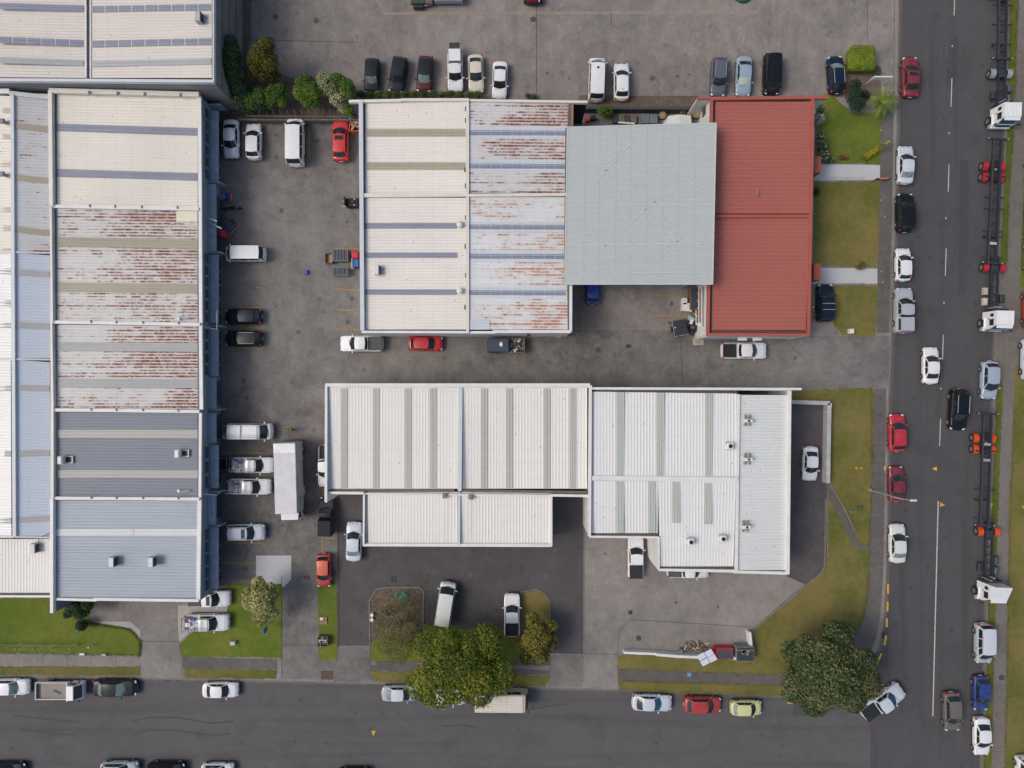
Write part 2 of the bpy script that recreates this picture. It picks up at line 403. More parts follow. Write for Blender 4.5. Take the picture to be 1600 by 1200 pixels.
# lawns
ZL=.05
def lawn(name,pts,m=None,label=None):
    o=poly(name,pts,m or M_grass,ZL,.06,jit=.085,kind=None,step=.3); o['kind']='stuff'
    tag(o,label or 'short mown grass','grass'); return o
lawn('lawn',[(1281,150),(1300,148),(1330,175),(1377,176),(1376,256),(1275,255)],None,'green front lawn beside the red roof with palm at its corner')
lawn('lawn',[(1273,285),(1375,283),(1372,417),(1271,414)],M_grass_y,'square dry lawn between the two pale ramps')
lawn('lawn',[(1304,446),(1371,446),(1369,524),(1345,526),(1318,523),(1303,510)],M_grass_y,'small dry lawn with a white box by its lower edge')
lawn('lawn',[(1238,609),(1362,606),(1366,618),(1362,720),(1359,850),(1356,900),(1350,960),(1325,1010),(1290,1048),(1215,1054),(965,1045),(965,1023),(1178,1029),(1178,985),(1262,915),(1288,893),(1294,880),(1294,640),(1290,629),(1238,627)],M_grass_y,'long dry corner lawn wrapping round the large dark tree')
lawn('lawn',[(-160,935),(0,935),(80,935),(140,940),(140,972),(192,980),(203,984),(219,1002),(218,1024),(60,1020),(-160,1020)],None,'bright green lawn below the left warehouse')
lawn('lawn',[(281,1006),(300,988),(356,984),(356,913),(440,913),(440,1028),(282,1026)],None,'green lawn under the yellowish round tree')
lawn('lawn',[(496,908),(526,908),(527,1031),(498,1031)],None,'narrow green strip in front of the orange hatchback')
lawn('berm',[(-160,1042),(218,1042),(219,1056),(-160,1053)],M_grass_y,'roadside grass strip at the far left')
lawn('berm',[(288,1045),(432,1047),(431,1061),(289,1059)],M_grass_y,'roadside grass strip left of the pair of driveways')
lawn('berm',[(578,1049),(860,1057),(852,1073),(584,1065)],M_grass_y,'roadside grass strip under the bright green tree')
lawn('berm',[(965,1064),(1230,1072),(1228,1087),(968,1078)],M_grass_y,'roadside grass strip above the silver, red and yellow cars')
lawn('lawn',[(580,1008),(600,990),(640,1000),(668,1032),(580,1032)],None,'grass corner below the scrubby bush')
lawn('lawn',[(816,927),(838,923),(857,936),(860,975),(858,1000),(815,1000)],M_grass_y,'grass island beside the parked white ute')
lawn('lawn',[(660,975),(700,982),(811,982),(811,1030),(770,1045),(680,1032)],None,'grass behind the bright green tree')
M_grass_k=grass_mat('kerbside_grass',(.085,.115,.016),(.150,.150,.035),.52)
lawn('berm',[(1580,-150),(1579,0),(1575,200),(1569,300),(1563,420),(1567,436),(1572,410),(1577,300),(1584,200),(1591,0),(1594,-150)],M_grass_k,'narrow green kerbside strip at the upper right')
lawn('berm',[(1559,595),(1551,800),(1545,950),(1542,1100),(1538,1200),(1534,1330),(1545,1330),(1549,1200),(1554,1000),(1559,800),(1567,600)],M_grass_k,'narrow green kerbside strip at the lower right')
lawn('lawn',[(1618,-150),(1613,0),(1604,200),(1599,300),(1594,449),(1800,449),(1800,-150)],None,'grass at the upper right edge beyond the far footpath')
lawn('lawn',[(1587,569),(1584,640),(1578,800),(1575,1000),(1571,1200),(1568,1330),(1900,1330),(1900,569)],M_grass_y,'wide dry grass at the lower right beyond the far footpath')
poly('garden_path',[(1291,757),(1297,757),(1318,800),(1342,848),(1348,852),(1358,853),(1358,860),(1343,860),(1333,852),(1294,776)],M_path,.060,.05)
strip('kerb',[(1297,757),(1318,792),(1336,830)],.18,M_kerb,.16,.15)
strip('kerb',[(1291,780),(1290,830),(1289,885),(1283,897),(1262,913),(1228,940),(1178,984)],.20,M_kerb,.14,.15)
strip('kerb',[(913,778),(912,900),(912,1022)],.14,M_kerb,.05,.06)
strip('kerb',[(527,760),(528,900),(528,1012)],.14,plain('dark_kerb',(.05,.045,.04)),.06,.07)
strip('kerb',[(578,1008),(577,940),(588,921),(600,918),(655,918),(662,924),(661,975)],.14,M_kerb,.10,.1)
strip('kerb',[(814,985),(814,925),(838,921),(850,927),(859,940),(861,1000)],.14,M_kerb,.10,.1)
strip('drain_channel',[(571,-40),(600,21),(1183,19),(1214,-30)],.32,plain('pale_channel_concrete',(.26,.22,.17),.9,.2),.008)
strip('drain_channel',[(1113,-4),(1128,17)],.28,plain('pale_channel_concrete',(.26,.22,.17)),.012)
for a in [[(1398,0),(1394,300),(1391,520)],[(913,150),(1090,150)]]: strip('joint',a,.06,M_gut,.026)
for a in [[(965,1021),(967,985),(985,968),(1178,980)],[(378,62),(560,66)],[(838,0),(838,148)],[(955,20),(955,40)],[(1355,0),(1355,60)],[(912,1022),(965,1022)],[(1063,525),(1068,607)],[(1200,540),(1225,530),(1262,566)],[(440,1008),(497,1008)],[(440,900),(440,1060)],[(219,1002),(281,1002)]]:
    strip('joint',a,.045,plain('joint_line',(.055,.05,.045),.9),.026)
# road markings
def dash(x0,y0,x1,y1,w=.10,m=M_white,z=ZR+.006,n='lane_marking'): strip(n,[(x0,y0),(x1,y1)],w,m,z)
for y0,y1 in [(-110,-66),(-20,24),(122,167),(257,300),(388,431),(523,562),(654,697)]:
    dash(1491.5-y0*.0335-(.0 if y0<0 else 0),y0,1491.5-y1*.0335,y1)
dash(1466,783,1457.5,1119,.13)
for y0,y1,x0,x1 in [(913,928,1387.5,1387.5),(940,955,1387,1386.5),(966,980,1386,1385.5),(993,1008,1384.5,1382),(1021,1035,1377.5,1371)]: dash(x0,y0,x1,y1,.22,M_yel2,ZR+.03)
dash(1230,1098,1240,1099,.16,M_yel2,ZR+.006)
dash(1382.5,728,1382.5,735,.2,M_yel2,.02); dash(1549.5,786,1549.5,794,.2,M_yel2,.02)
def tri(pts): poly('road_arrow',pts,M_yel2,ZR+.006)
tri([(1456,732),(1464,729),(1464,736)]); tri([(1477,789),(1469,785),(1469,792)]); tri([(580,1142),(587,1142),(583.5,1150)])
for x,y in [(1488,72),(1483,208),(1478,341),(1475,473),(1470,607)]:
    o=MB().box(*P(x,y,ZR+.02),.12,.18,.03,b=.01).go('cats_eye',plain('reflector_white',(.6,.6,.55))); tag(o,'small reflective road stud on the centre line','road stud','reflective studs on the centre line')
for pts,m in [([(1395,300),(1440,300),(1437,470),(1392,470)],0),([(1484,60),(1497,62),(1492,140),(1478,135)],1),([(1500,250),(1514,250),(1510,460),(1497,460)],1)]:
    poly('asphalt_patch',pts,ground_mat('patch_asphalt_%d'%m,(.067,.067,.071) if m==0 else (.060,.061,.066),contrast=.10,big=.1),ZR+.002+.001*m,jit=.04)
rs=random.Random(4)
for (x,y) in [(435,215),(500,215),(435,245),(384,440),(384,590),(384,620),(1045,478),(1045,500),(545,500),(545,470),(545,350),(384,865),(384,893),(730,900),(760,950),(860,900),(950,870),(1050,940),(1120,950),(1262,680),(1262,800),(1262,850),(640,115),(850,115),(890,120),(1020,120),(1060,120),(1080,115),(700,560),(860,555),(960,560),(1240,560),(460,600),(430,480),(470,520),(440,330)]:
    c=P(x+rs.uniform(-6,6),y+rs.uniform(-6,6)); n=14; r0=rs.uniform(.10,.34)
    vv=[(c.x+math.cos(2*math.pi*i/n)*r0*rs.uniform(.6,1.3),c.y+math.sin(2*math.pi*i/n)*r0*rs.uniform(.6,1.3),.0155) for i in range(n)]
    o=link('oil_stain',mk('oil_stain',vv,[tuple(range(n))]),None,ground_mat('oil_stained_concrete',(.105,.100,.094),contrast=.25,mid=2.0)); o['kind']='structure'
# parking lines
def yl(*p,w=.10): strip('parking_line',list(p),w,M_yel,.012)
yl((419,184),(419,243)); yl((483,195),(483,246)); yl((547,243),(547,247),w=.14); yl((388,183),(388,188)); yl((350,479),(412,481)); yl((350,543),(402,544)); yl((350,574),(353,574)); yl((349,418),(357,418)); yl((405,417),(413,418)); yl((350,510),(412,513))
yl((524,389),(562,389)); yl((535,421),(560,421)); yl((524,452),(565,453)); yl((524,484),(562,485)); yl((524,514),(562,515)); yl((349,449),(353,448)); yl((400,449),(414,450),(414,456))
yl((348,707),(409,708),(409,713)); yl((348,738),(350,738)); yl((404,742),(408,745)); yl((348,848),(410,849)); yl((347,880),(400,880)); yl((503,838),(503,866)); yl((503,841),(525,841)); yl((505,762),(505,778))
yl((896,459),(911,459)); yl((911,485),(911,521),(896,521)); yl((1018,461),(1072,463)); yl((1019,493),(1070,494)); yl((1269,448),(1268,508)); yl((150,941),(200,942)); yl((200,942),(200,968),w=.07)
# drains, covers
def cover(x,y,kind='manhole_cover',sx=.65,sy=.65,z=.03,m=None,lab='round iron manhole cover set in the yard concrete'):
    c=P(x,y,z)
    if kind=='manhole_cover': o=MB().cyl(c-Vector((0,0,.03)),c,sx/2,n=20).go(kind,m or plain('iron_cover',(.06,.055,.05)))
    else: o=MB().box(c.x,c.y,c.z,sx,sy,.03,b=.008).go(kind,m or plain('iron_grate',(.03,.03,.03)))
    tag(o,lab,'cover'); return o
cover(430,26,lab='round manhole cover nearest the grey warehouse wall, top yard'); cover(494,32,lab='round manhole cover in the top yard above the green bushes'); cover(833,30,lab='round manhole cover below the pale channel by the red lorry')
cover(998,997,lab='round manhole cover in the lower right yard near the white wall'); cover(1565,1059,lab='round manhole cover in the far footpath by the blue car',z=.035); cover(934,547,lab='dark round cover in the lane south of the grey canopy')
cover(985,957,'drain_grate',.45,.45,lab='small square drain in the lower right yard'); cover(615,905,'drain_grate',.6,.75,lab='black drain grate in the asphalt yard',m=M_dark); cover(479,902,'drain_grate',.7,.4,lab='brown rusty drain beside the pale concrete pad',m=plain('rusty_grate',(.10,.05,.02)))
cover(262,1063,'drain_grate',.7,.3,z=-.08,lab='blue grey street drain at the left driveway'); cover(278,1063,'drain_grate',.6,.3,z=-.08,lab='dark street drain beside the blue grey one'); cover(584,1036,'access_cover',.7,.5,z=.045,m=M_kerb,lab='square service lid set in the footpath under the bush')
cover(1077,1054,'paint_patch',.4,.45,z=.035,m=plain('blue_marking_paint',(.12,.30,.50)),lab='blue painted patch on the footpath')
cover(1380,992,'drain_grate',.35,.7,z=.02,lab='dark kerb drain beside the yellow dashes'); cover(1537,1052,'drain_grate',.4,.5,z=-.10,lab='kerb drain behind the blue car')
cover(511,1055,'drain_grate',1.4,1.0,z=.02,m=plain('leafy_grate',(.10,.07,.06),.9,.5,6),lab='brown gravel patch between the two driveways')
# ------------------------------------------------------------------ buildings
def rib_sheet(name,parent,q,zs,axis,mat,pitch=.33,rib=.035,lift=0,phase=0):
    """ribbed steel sheet; q = photo corners TL,TR,BR,BL; zs = heights of the four corners"""
    a=[P(x,y,z+lift) for (x,y),z in zip(q,zs)]
    if axis=='h': s0,s1,e0,e1=a[0],a[3],a[1],a[2]      # repeats down the picture, ribs run across
    else: s0,s1,e0,e1=a[0],a[1],a[3],a[2]
    rib=rib*(.62 if axis=='v' else 1)
    L=(s1-s0).length; n=max(1,round(L/pitch)); v=[];f=[]
    prof=[(0,0),(.60,0),(.70,1),(.90,1)]
    ts=[((k+p)/n,h) for k in range(n) for p,h in prof]+[(1,0)]
    for t,h in ts:
        up=Vector((0,0,h*rib)); v.append(s0.lerp(s1,t)+up); v.append(e0.lerp(e1,t)+up)
    for i in range(len(ts)-1): f.append((2*i,2*i+1,2*i+3,2*i+2))
    nrm=(v[1]-v[0]).cross(v[2]-v[0])
    if nrm.z<0: f=[x[::-1] for x in f]
    return link(name,mk(name,v,f),parent,mat)
def beam(name,parent,mat,a,b,w,h,z1=None):
    """bar whose top edge runs from a=(px,py,z) to b"""
    A=P(*a);B=P(*b); d=B-A; n=Vector((-d.y,d.x,0)).normalized()*w/2; dn=Vector((0,0,-h)); e=d.normalized()*0
    v=[A+n,A-n,B-n,B+n]; v+=[x+dn for x in v]
    f=[(0,1,2,3),(7,6,5,4),(0,4,5,1),(1,5,6,2),(2,6,7,3),(3,7,4,0)]
    o=link(name,mk(name,v,f),parent,mat); return o
def wall(name,parent,mat,a,b,z0=-.1,t=.2,ztop=None):
    """vertical wall under the roof edge a->b (photo points with height)"""
    A=P(*a);B=P(*b); n=Vector((-(B-A).y,(B-A).x,0)).normalized()*t/2
    v=[A+n,A-n,B-n,B+n]; v+=[Vector((x.x,x.y,z0)) for x in v]
    f=[(0,1,2,3),(7,6,5,4),(0,4,5,1),(1,5,6,2),(2,6,7,3),(3,7,4,0)]
    return link(name,mk(name,v,f),parent,mat)
def band(parent,q,zs,axis,mat,name='skylight',panes=0,lift=.05,batt=None,pitch=.33,gap=.08):
    if not panes: return rib_sheet(name,parent,q,zs,axis,mat,pitch,lift=lift)
    z=sum(zs)/4
    def L(p,r,t): return (p[0]+(r[0]-p[0])*t,p[1]+(r[1]-p[1])*t)
    if batt: rib_sheet('batten',parent,q,zs,axis,batt,pitch,lift=lift*.5,rib=.02)
    for i in range(panes):
        t0,t1=(i+gap/2)/panes,(i+1-gap/2)/panes
        if axis=='h': qq=[L(q[0],q[1],t0),L(q[0],q[1],t1),L(q[3],q[2],t1),L(q[3],q[2],t0)]; zz=[zs[0]+(zs[1]-zs[0])*t for t in(t0,t1,t1,t0)]
        else: qq=[L(q[0],q[3],t0),L(q[1],q[2],t0),L(q[1],q[2],t1),L(q[0],q[3],t1)]; za,zb_=zs[0]+(zs[3]-zs[0])*t0,zs[0]+(zs[3]-zs[0])*t1; zz=[za,za,zb_,zb_]
        rib_sheet('skylight_pane',parent,qq,zz,axis,mat,pitch,lift=lift)
def bld(name,x,y,label,cat='building',group=None): return empty(name,P(x,y,0),0,label,cat,group)
class Bd:
    """parts are built in world space, then hung on an empty at the building's foot"""
    def __init__(s,name,x,y,label,cat='building'):
        s.o=bld(name,x,y,label,cat); s.o0=set(bpy.data.objects)
    def done(s):
        inv=Matrix.Translation(-s.o.location)
        for o in s.o.children: o.matrix_parent_inverse=inv

SB=roof_mat('skylight_blue_grey',(.215,.235,.30),'h',dirt_and_shade_amt=.15,var=.16)
SK=roof_mat('skylight_khaki',(.33,.31,.235),'h',dirt_and_shade_amt=.15,var=.12)
SG=roof_mat('skylight_grey',(.36,.37,.37),'h',dirt_and_shade_amt=.15,var=.10)
SGN=roof_mat('skylight_green',(.385,.425,.375),'v',dirt_and_shade_amt=.1,var=.06)
SGV=roof_mat('skylight_grey_upright',(.40,.385,.37),'v',dirt_and_shade_amt=.12,var=.08)
R_cream=roof_mat('cream_roof',(.70,.665,.585),'h')
R_cream2=roof_mat('cream_roof_east',(.70,.665,.61),'h')
R_big=roof_mat('stone_coloured_roof',(.62,.585,.53),'h',dirt_and_shade_amt=.3)
R_white=roof_mat('white_roof_upright_ribs',(.69,.68,.635),'v',dirt_and_shade_amt=.18,var=.05)
R_white2=roof_mat('white_roof_clean',(.65,.66,.64),'v',dirt_and_shade_amt=.12,var=.04)
R_white3=roof_mat('white_roof_cross_ribs',(.63,.65,.635),'h',dirt_and_shade_amt=.22)
R_lit=roof_mat('white_lit_slope_roof',(.80,.80,.78),'h')  # white kept brighter here, as the slope that faces the sun
R_shaded=roof_mat('bluish_shaded_slope_roof',(.47,.525,.60),'h',dirt_and_shade_amt=.08,var=.06)  # bluish tone paints shade into the slope turned away from the sun
R_dkb=roof_mat('slate_blue_roof',(.175,.20,.235),'h',dirt_and_shade_amt=.08,dirt_and_shade=(.3,.3,.3),var=.08)
R_ltb=roof_mat('light_blue_grey_roof',(.33,.375,.42),'h',dirt_and_shade_amt=.12,dirt_and_shade=(.5,.52,.54),var=.1)
R_rust=roof_mat('rusty_roof_dark',(.56,.565,.55),'h',rust=.035,right=(-53,-38),rust_col=(.145,.026,.015),dirt_and_shade_amt=.2)
R_rust0=roof_mat('rusty_roof_side',(.50,.52,.53),'h',rust=.05,right=(-54,-60),rust_col=(.22,.045,.025),dirt_and_shade_amt=.2)
R_rustm=roof_mat('rusty_roof_mid',(.57,.575,.575),'h',rust=.03,right=(-10,5),rust_col=(.17,.036,.018),dirt_and_shade_amt=.2)
R_rusto=roof_mat('rusty_roof_orange',(.63,.645,.65),'h',rust=-.005,right=(-12,6),rust_col=(.40,.15,.06),dirt_and_shade_amt=.2)
R_red=roof_mat('red_roof',(.35,.105,.08),'h',dirt_and_shade_amt=.22,dirt_and_shade=(.20,.10,.09),var=.10,pitch=.42)

# --- 1 grey precast warehouse, top left
b=Bd('warehouse',150,0,'large stone-coloured warehouse roof at the top left corner with dark central gutter'); o=b.o; zt=7.5
def q4(x0,ya,x1,yb,h,ya2=None): return [(x0,ya),(x1,yb),(x1,yb+h),(x0,ya+h)]
zl,zv,zr=7.7,7.1,7.6
rib_sheet('roof_sheet',o,[(-200,-200),(133,-200),(134,122),(-200,119)],(zl+.6,zv,zv,zl+.6),'h',R_big,.30,.03)
rib_sheet('roof_sheet',o,[(141,-200),(331,-200),(331,122),(141,122)],(zv,zr,zr,zv),'h',R_big,.30,.03)
beam('gutter',o,M_gut,(137,-200,zv-.05),(138,122,zv-.05),.75,.3)
beam('gutter_edge',o,M_capw,(133.4,-200,zv+.12),(134.4,122,zv+.12),.10,.3); beam('gutter_edge',o,M_capw,(141,-200,zv+.10),(141,122,zv+.10),.12,.3)
for (yl0,yl1,yr0,yr1,h,m,p) in [(4,8.5,9.3,6,10,SB,0),(57,62.5,63.5,59.5,10.5,SB,1),(89,94,95.5,91,9.5,SG,0),(-60,-55,-55,-58,10,SB,0)]:
    band(o,[(-3,yl0),(130.5,yl1),(130.5,yl1+h),(-3,yl0+h)],(zl+.2,zv+.02,zv+.02,zl+.2),'h',m,'skylight',6 if p else 0,batt=M_capc)
    band(o,[(143,yr0),(330,yr1),(330,yr1+h),(143,yr0+h)],(zv+.02,zr,zr,zv+.02),'h',m,'skylight',9 if m is SB else 0,batt=M_capc)
beam('parapet_capping',o,M_capb,(-200,123,zr+.15),(334,126.5,zr+.15),.30,.5); beam('parapet_capping',o,M_capb,(333.2,-200,zr+.152),(333.2,126,zr+.152),.16,.5)
wall('wall',o,M_wallg,(-200,124.5,zr-.02),(333,127,zr-.02),t=.22); wall('wall',o,M_wallg,(333.2,-200,zr-.02),(333.2,126,zr-.02),t=.24)
# precast joints on the two visible walls
A=P(333.9,-200,zr);B=P(333.9,126.5,zr)
for z in (1.9,3.8,5.7): 
    MB().box(A.x+.115,(A.y+B.y)/2,z,.04,abs(A.y-B.y),.05).go('wall_joint',M_gut,o)
    MB().box((P(-200,124,zr).x+A.x)/2,P(0,127.6,zr).y-.05,z,abs(P(-200,124,zr).x-A.x),.05,.05).go('wall_joint',M_gut,o)
b.done()

# --- 2 far-left warehouse
b=Bd('warehouse',20,500,'far left warehouse with lit white and shaded bluish roof slopes meeting at a thin ridge'); o=b.o
for y0,y1,ml,mr in [(150,393,R_cream,R_rust0),(395,560,R_lit,R_shaded),(562,838,R_lit,R_shaded)]:
    k=(4 if y0<200 else 0)
    rib_sheet('roof_sheet',o,[(-200,y0-8),(17,y0),(18 if y0<300 else 18,y1),(-200,y1)],(5.0,6.0,6.0,5.0),'h',ml)
    rib_sheet('roof_sheet',o,[(21,y0),(78,y0+4),(80,y1),(23,y1)],(6.0,5.3,5.3,6.0),'h',mr)
    beam('parapet_capping',o,M_capb,(-200,y1,6.05),(20,y1+1,6.15),.22,.3); beam('parapet_capping',o,M_capb,(20,y1+1,6.15),(79,y1+2,5.5),.18,.3)
beam('parapet_capping',o,M_capw,(-200,141,6.2),(14,142,6.2),.5,.4); beam('parapet_capping',o,M_capb,(14,145,6.2),(78,152,5.6),.45,.4)
beam('ridge_capping',o,M_capb,(18.5,147,6.22),(22,838,6.22),.36,.22)
for y,x1 in [(168,16),(209,16),(252,16),(323,17),(352,17),(387,17)]: band(o,[(-60,y),(x1,y+.5),(x1,y+9),(-60,y+9)],(5.4,5.98,5.98,5.4),'h',roof_mat('skylight_rosy',(.45,.38,.34),'h'))
for y in (419,469,503,601,704,808): band(o,[(-60,y),(17.5,y+.3),(17.5,y+9.6),(-60,y+9.6)],(5.4,5.98,5.98,5.4),'h',SG)
for ya,yb,m in [(191,198,SK),(272,278,SK),(353.5,359.5,SK),(420,424,SG),(503,505,SG),(601,602,SG),(704.5,703,SG),(808,805,SG)]:
    band(o,[(23,ya),(77,yb),(77,yb+9.5),(23,ya+9.5)],(5.98,5.32,5.32,5.98),'h',m)
rib_sheet('roof_sheet',o,[(-200,842),(80,842),(80,926),(-200,926)],(5.0,5.0,4.8,4.8),'v',R_white)
beam('gutter',o,M_gut,(-200,927,4.75),(78,928,4.75),.25,.2); beam('parapet_capping',o,M_capw,(-200,931,4.9),(78,932,4.9),.22,.5)
wall('wall',o,M_wallw,(-200,931,4.7),(78,932,4.7)); wall('wall',o,M_wallw,(-195,150,4.9),(-195,930,4.9))
wall('wall',o,M_wallw,(-195,142,5.6),(76,148,5.4),t=.18); wall('wall',o,M_wallw,(79.5,150,5.0),(79.5,930,4.6),t=.1)
b.done()
def roof_item(name,x,y,z,label,kind):
    c=P(x,y,z); r=empty(name,c,0,label,'roof vent' if kind in('cowl','mush') else 'air conditioner','roof-mounted plant')
    if kind=='box':      # boxy cooler, tall grille
        MB().box(0,0,.42,.55,1.05,.80,b=.04).go('casing',M_wallw if 'white' in label or 'cream' in label else M_steel,r)
        MB().box(.30,0,.45,.05,.85,.55).go('grille',M_dark,r); MB().box(.50,.32,.06,.5,.06,.10).go('bracket',M_steel,r); MB().box(.50,-.32,.06,.5,.06,.10).go('bracket',M_steel,r)
        MB().cyl((.45,.1,.1),(.75,.1,.1),.05,n=8).go('pipe',M_steel,r)
    elif kind=='cradle':
        MB().box(-.15,0,.50,.52,.85,.72,b=.10).go('casing',M_capw,r)
        for s in(-1,1): MB().box(.35,s*.33,.12,.95,.07,.12).go('bracket',M_capw,r)
        MB().box(.78,0,.10,.09,.80,.14).go('bracket',M_capw,r); MB().box(.42,0,.09,.6,.55,.04).go('grille',M_dark,r)
        MB().cyl((.1,-.3,.2),(.1,-.3,.75),.05,n=8).go('pipe',M_steel,r)
    elif kind=='rack':
        MB().box(0,0,.40,.85,.34,.60,b=.04).go('casing',M_capw,r)
        for s in(-1,1):
            MB().box(s*.22-.03,.42,.25,.16,.42,.22,b=.02).go('condenser_foot',plain('khaki_plastic',(.20,.20,.13)),r)
            MB().box(s*.22-.03,-.40,.22,.16,.34,.18,b=.02).go('condenser_foot',plain('khaki_plastic',(.20,.20,.13)),r)
        MB().cyl((-.42,-.5,.12),(-.18,-.5,.12),.07,n=10).go('pipe',M_steel,r)
        MB().cyl((0,0,.705),(0,0,.71),.13,n=14).go('fan',M_dark,r)
    elif kind=='unit':
        MB().box(.05,.05,.35,.62,.70,.60,b=.06).go('casing',M_capw,r); MB().cyl((.05,.05,.652),(.05,.05,.66),.22,n=16).go('fan',M_dark,r)
        MB().cyl((-.32,.42,.30),(-.18,.30,.30),.12,n=12).go('pipe',M_steel,r); MB().box(0,-.36,.10,.5,.08,.12).go('bracket',M_steel,r)
    elif kind=='mush':
        MB().cyl((0,0,0),(0,0,.35),.22,n=14).go('stack',M_capc,r); MB().ell((0,0,.42),(.36,.36,.20),14,7).go('cowl',M_capc,r,True)
    elif kind=='cowl':
        MB().cyl((0,0,0),(0,0,.35),.20,n=12).go('stack',M_steel,r); MB().box(0,0,.48,.48,.55,.24,b=.09).go('cowl',plain('grey_vent_hood',(.16,.17,.20)),r)
    return r
roof_item('air_conditioner',314,31,7.55,'beige roof unit near the edge of the stone-coloured top left roof','box')
roof_item('roof_vent',9,192,6.0,'upper of two grey vents on the far left roof ridge','cowl'); roof_item('roof_vent',9,274,6.0,'lower of two grey vents on the far left roof ridge','cowl')
roof_item('air_conditioner',58,855,4.95,'grey roof unit with black cable on the low white roof at far left','box')
MB().cyl(P(59,848,5.05),P(62,840,5.6),.035,n=6).cyl(P(62,840,5.6),P(78,833,5.7),.035,n=6).go('cable',M_dark); tag(bpy.data.objects['cable'],'black cable curving from the grey unit over the low white roof','cable')

# --- 3 long multi-unit warehouse, left
b=Bd('warehouse',200,540,'long left warehouse whose roof bays run cream, rusty, slate blue and pale blue'); o=b.o
zL,zR=6.1,5.2
def xl(y): return 90+ (y-140)*.0
bays=[(148,153,322,326,R_cream),(325,330,502,506,R_rust),(507,510,640,642,R_rust),(644,646,777,779,R_dkb),(782,783,933,936,R_ltb)]
for i,(a0,a1,b0,b1,m) in enumerate(bays):
    rib_sheet('roof_sheet',o,[(89,a0),(309,a1),(309,b1),(89,b0)],(zL-.35,zR-.1,zR-.1,zL-.35),'h',m)
zz=(zL-.35,zR-.1,zR-.1,zL-.35)
for x0,x1,ya,yb,h,m in [(89,309,193,200,12,SB),(89,309,264,270.5,12,SB),(89,309,370,374,15,SK),(89,309,441,444,14.5,SK),(91,309,534.5,536,14,SG),(91,309,591,592.5,14,SG),(90,309,671.5,672,13,roof_mat('skylight_sand',(.40,.39,.36),'h')),(90,309,734.5,735,12.5,roof_mat('skylight_sand',(.40,.39,.36),'h')),(88,309,826.5,826.5,11,roof_mat('skylight_pale',(.58,.62,.62),'h'))]:
    band(o,[(x0,ya),(x1,yb),(x1,yb+h),(x0,ya+h)],zz,'h',m)
for y in (672,735):
    for x in (150,205.5,260): rib_sheet('lap_sheet',o,[(x-3,y+.2),(x+4,y+.2),(x+4,y+12),(x-3,y+12)],(5.75-(x-89)*.003,)*4,'h',roof_mat('skylight_cream_lap',(.50,.46,.38),'h'),lift=-.02)
rib_sheet('lap_sheet',o,[(197,826.5),(210,826.5),(210,837),(197,837)],(5.45,)*4,'h',roof_mat('skylight_cream_lap',(.50,.46,.38),'h'),lift=.0)
MB().box(*P(292,338,5.26),2.3,1.15,.02,b=.005).go('patch_sheet',plain('cream_patch',(.66,.61,.47),.6,.1),o)
for (x0,y0,x1,y1,w) in [(78,322,310,326.5,.34),(80,503,312,507,.34),(81,640.5,311,643,.34),(81,778.5,311,780,.34)]:
    beam('capping',o,M_capw,(x0,y0,zL+.02),(x1,y1,zR+.28),w,.5)
    for t in (.27,.44,.62,.86):
        c=P(x0+(x1-x0)*t,y0+(y1-y0)*t,(zL+.02)*(1-t)+(zR+.28)*t); MB().box(c.x,c.y+.12,c.z+.03,.16,.30,.10).go('bracket',plain('grey_bracket',(.14,.16,.19)),o)
beam('capping',o,M_capc,(76,141,zL+.25),(310,147,zR+.45),.5,.5)
for t in (.27,.46,.64,.88): c=P(76+234*t,142+6*t,zL*(1-t)+zR*t+.45); MB().box(c.x,c.y-.1,c.z,.18,.4,.10).go('bracket',plain('grey_bracket',(.14,.16,.19)),o)
beam('parapet_capping',o,M_capc,(77.8,141,zL+.2),(79.5,322,zL+.2),.40,.5); beam('parapet_capping',o,M_capc,(79,323,zL+.15),(81,503,zL+.15),.22,.5); beam('parapet_capping',o,M_capc,(80,504,zL+.15),(82,640,zL+.15),.22,.5)
beam('parapet_capping',o,M_capc,(82,641,zL+.15),(82,778,zL+.15),.22,.5); beam('parapet_capping',o,M_capw,(80.5,779,zL+.17),(80.5,958,zL+.17),.34,.5)
beam('box_gutter',o,plain('gutter_dull_blue',(.16,.19,.23)),(84.8,150,zL-.38),(86,935,zL-.38),.62,.2)  # dull blue-grey gutter inside the left parapet
beam('gutter',o,M_capw,(311.5,150,zR+.12),(313.5,505,zR+.12),.36,.22); beam('gutter',o,M_capw,(313,507,zR+.13),(314.5,640,zR+.13),.36,.22); beam('gutter',o,M_capw,(313,645,zR+.12),(312,778,zR+.12),.30,.22); beam('gutter',o,M_capw,(311.5,780,zR+.12),(309.5,938,zR+.12),.42,.22)
beam('parapet_capping',o,M_capw,(82,936,zL-.1),(150,938,zL-.3),.26,.4); beam('parapet_capping',o,M_capw,(146,936.5,zL-.25),(310,938.5,zR+.2),.30,.4)
wall('wall',o,M_wallb,(82,935,zL-.3),(309,936,zR)); wall('wall',o,M_wallw,(79,145,zL-.2),(80.5,935,zL-.2),t=.14)
wall('wing_wall',o,M_wallb,(80.6,938,zL+.0),(80.6,958,zL+.0),t=.26); wall('wall',o,M_wallg,(78,143,zL-.1),(310,149,zR),t=.25)
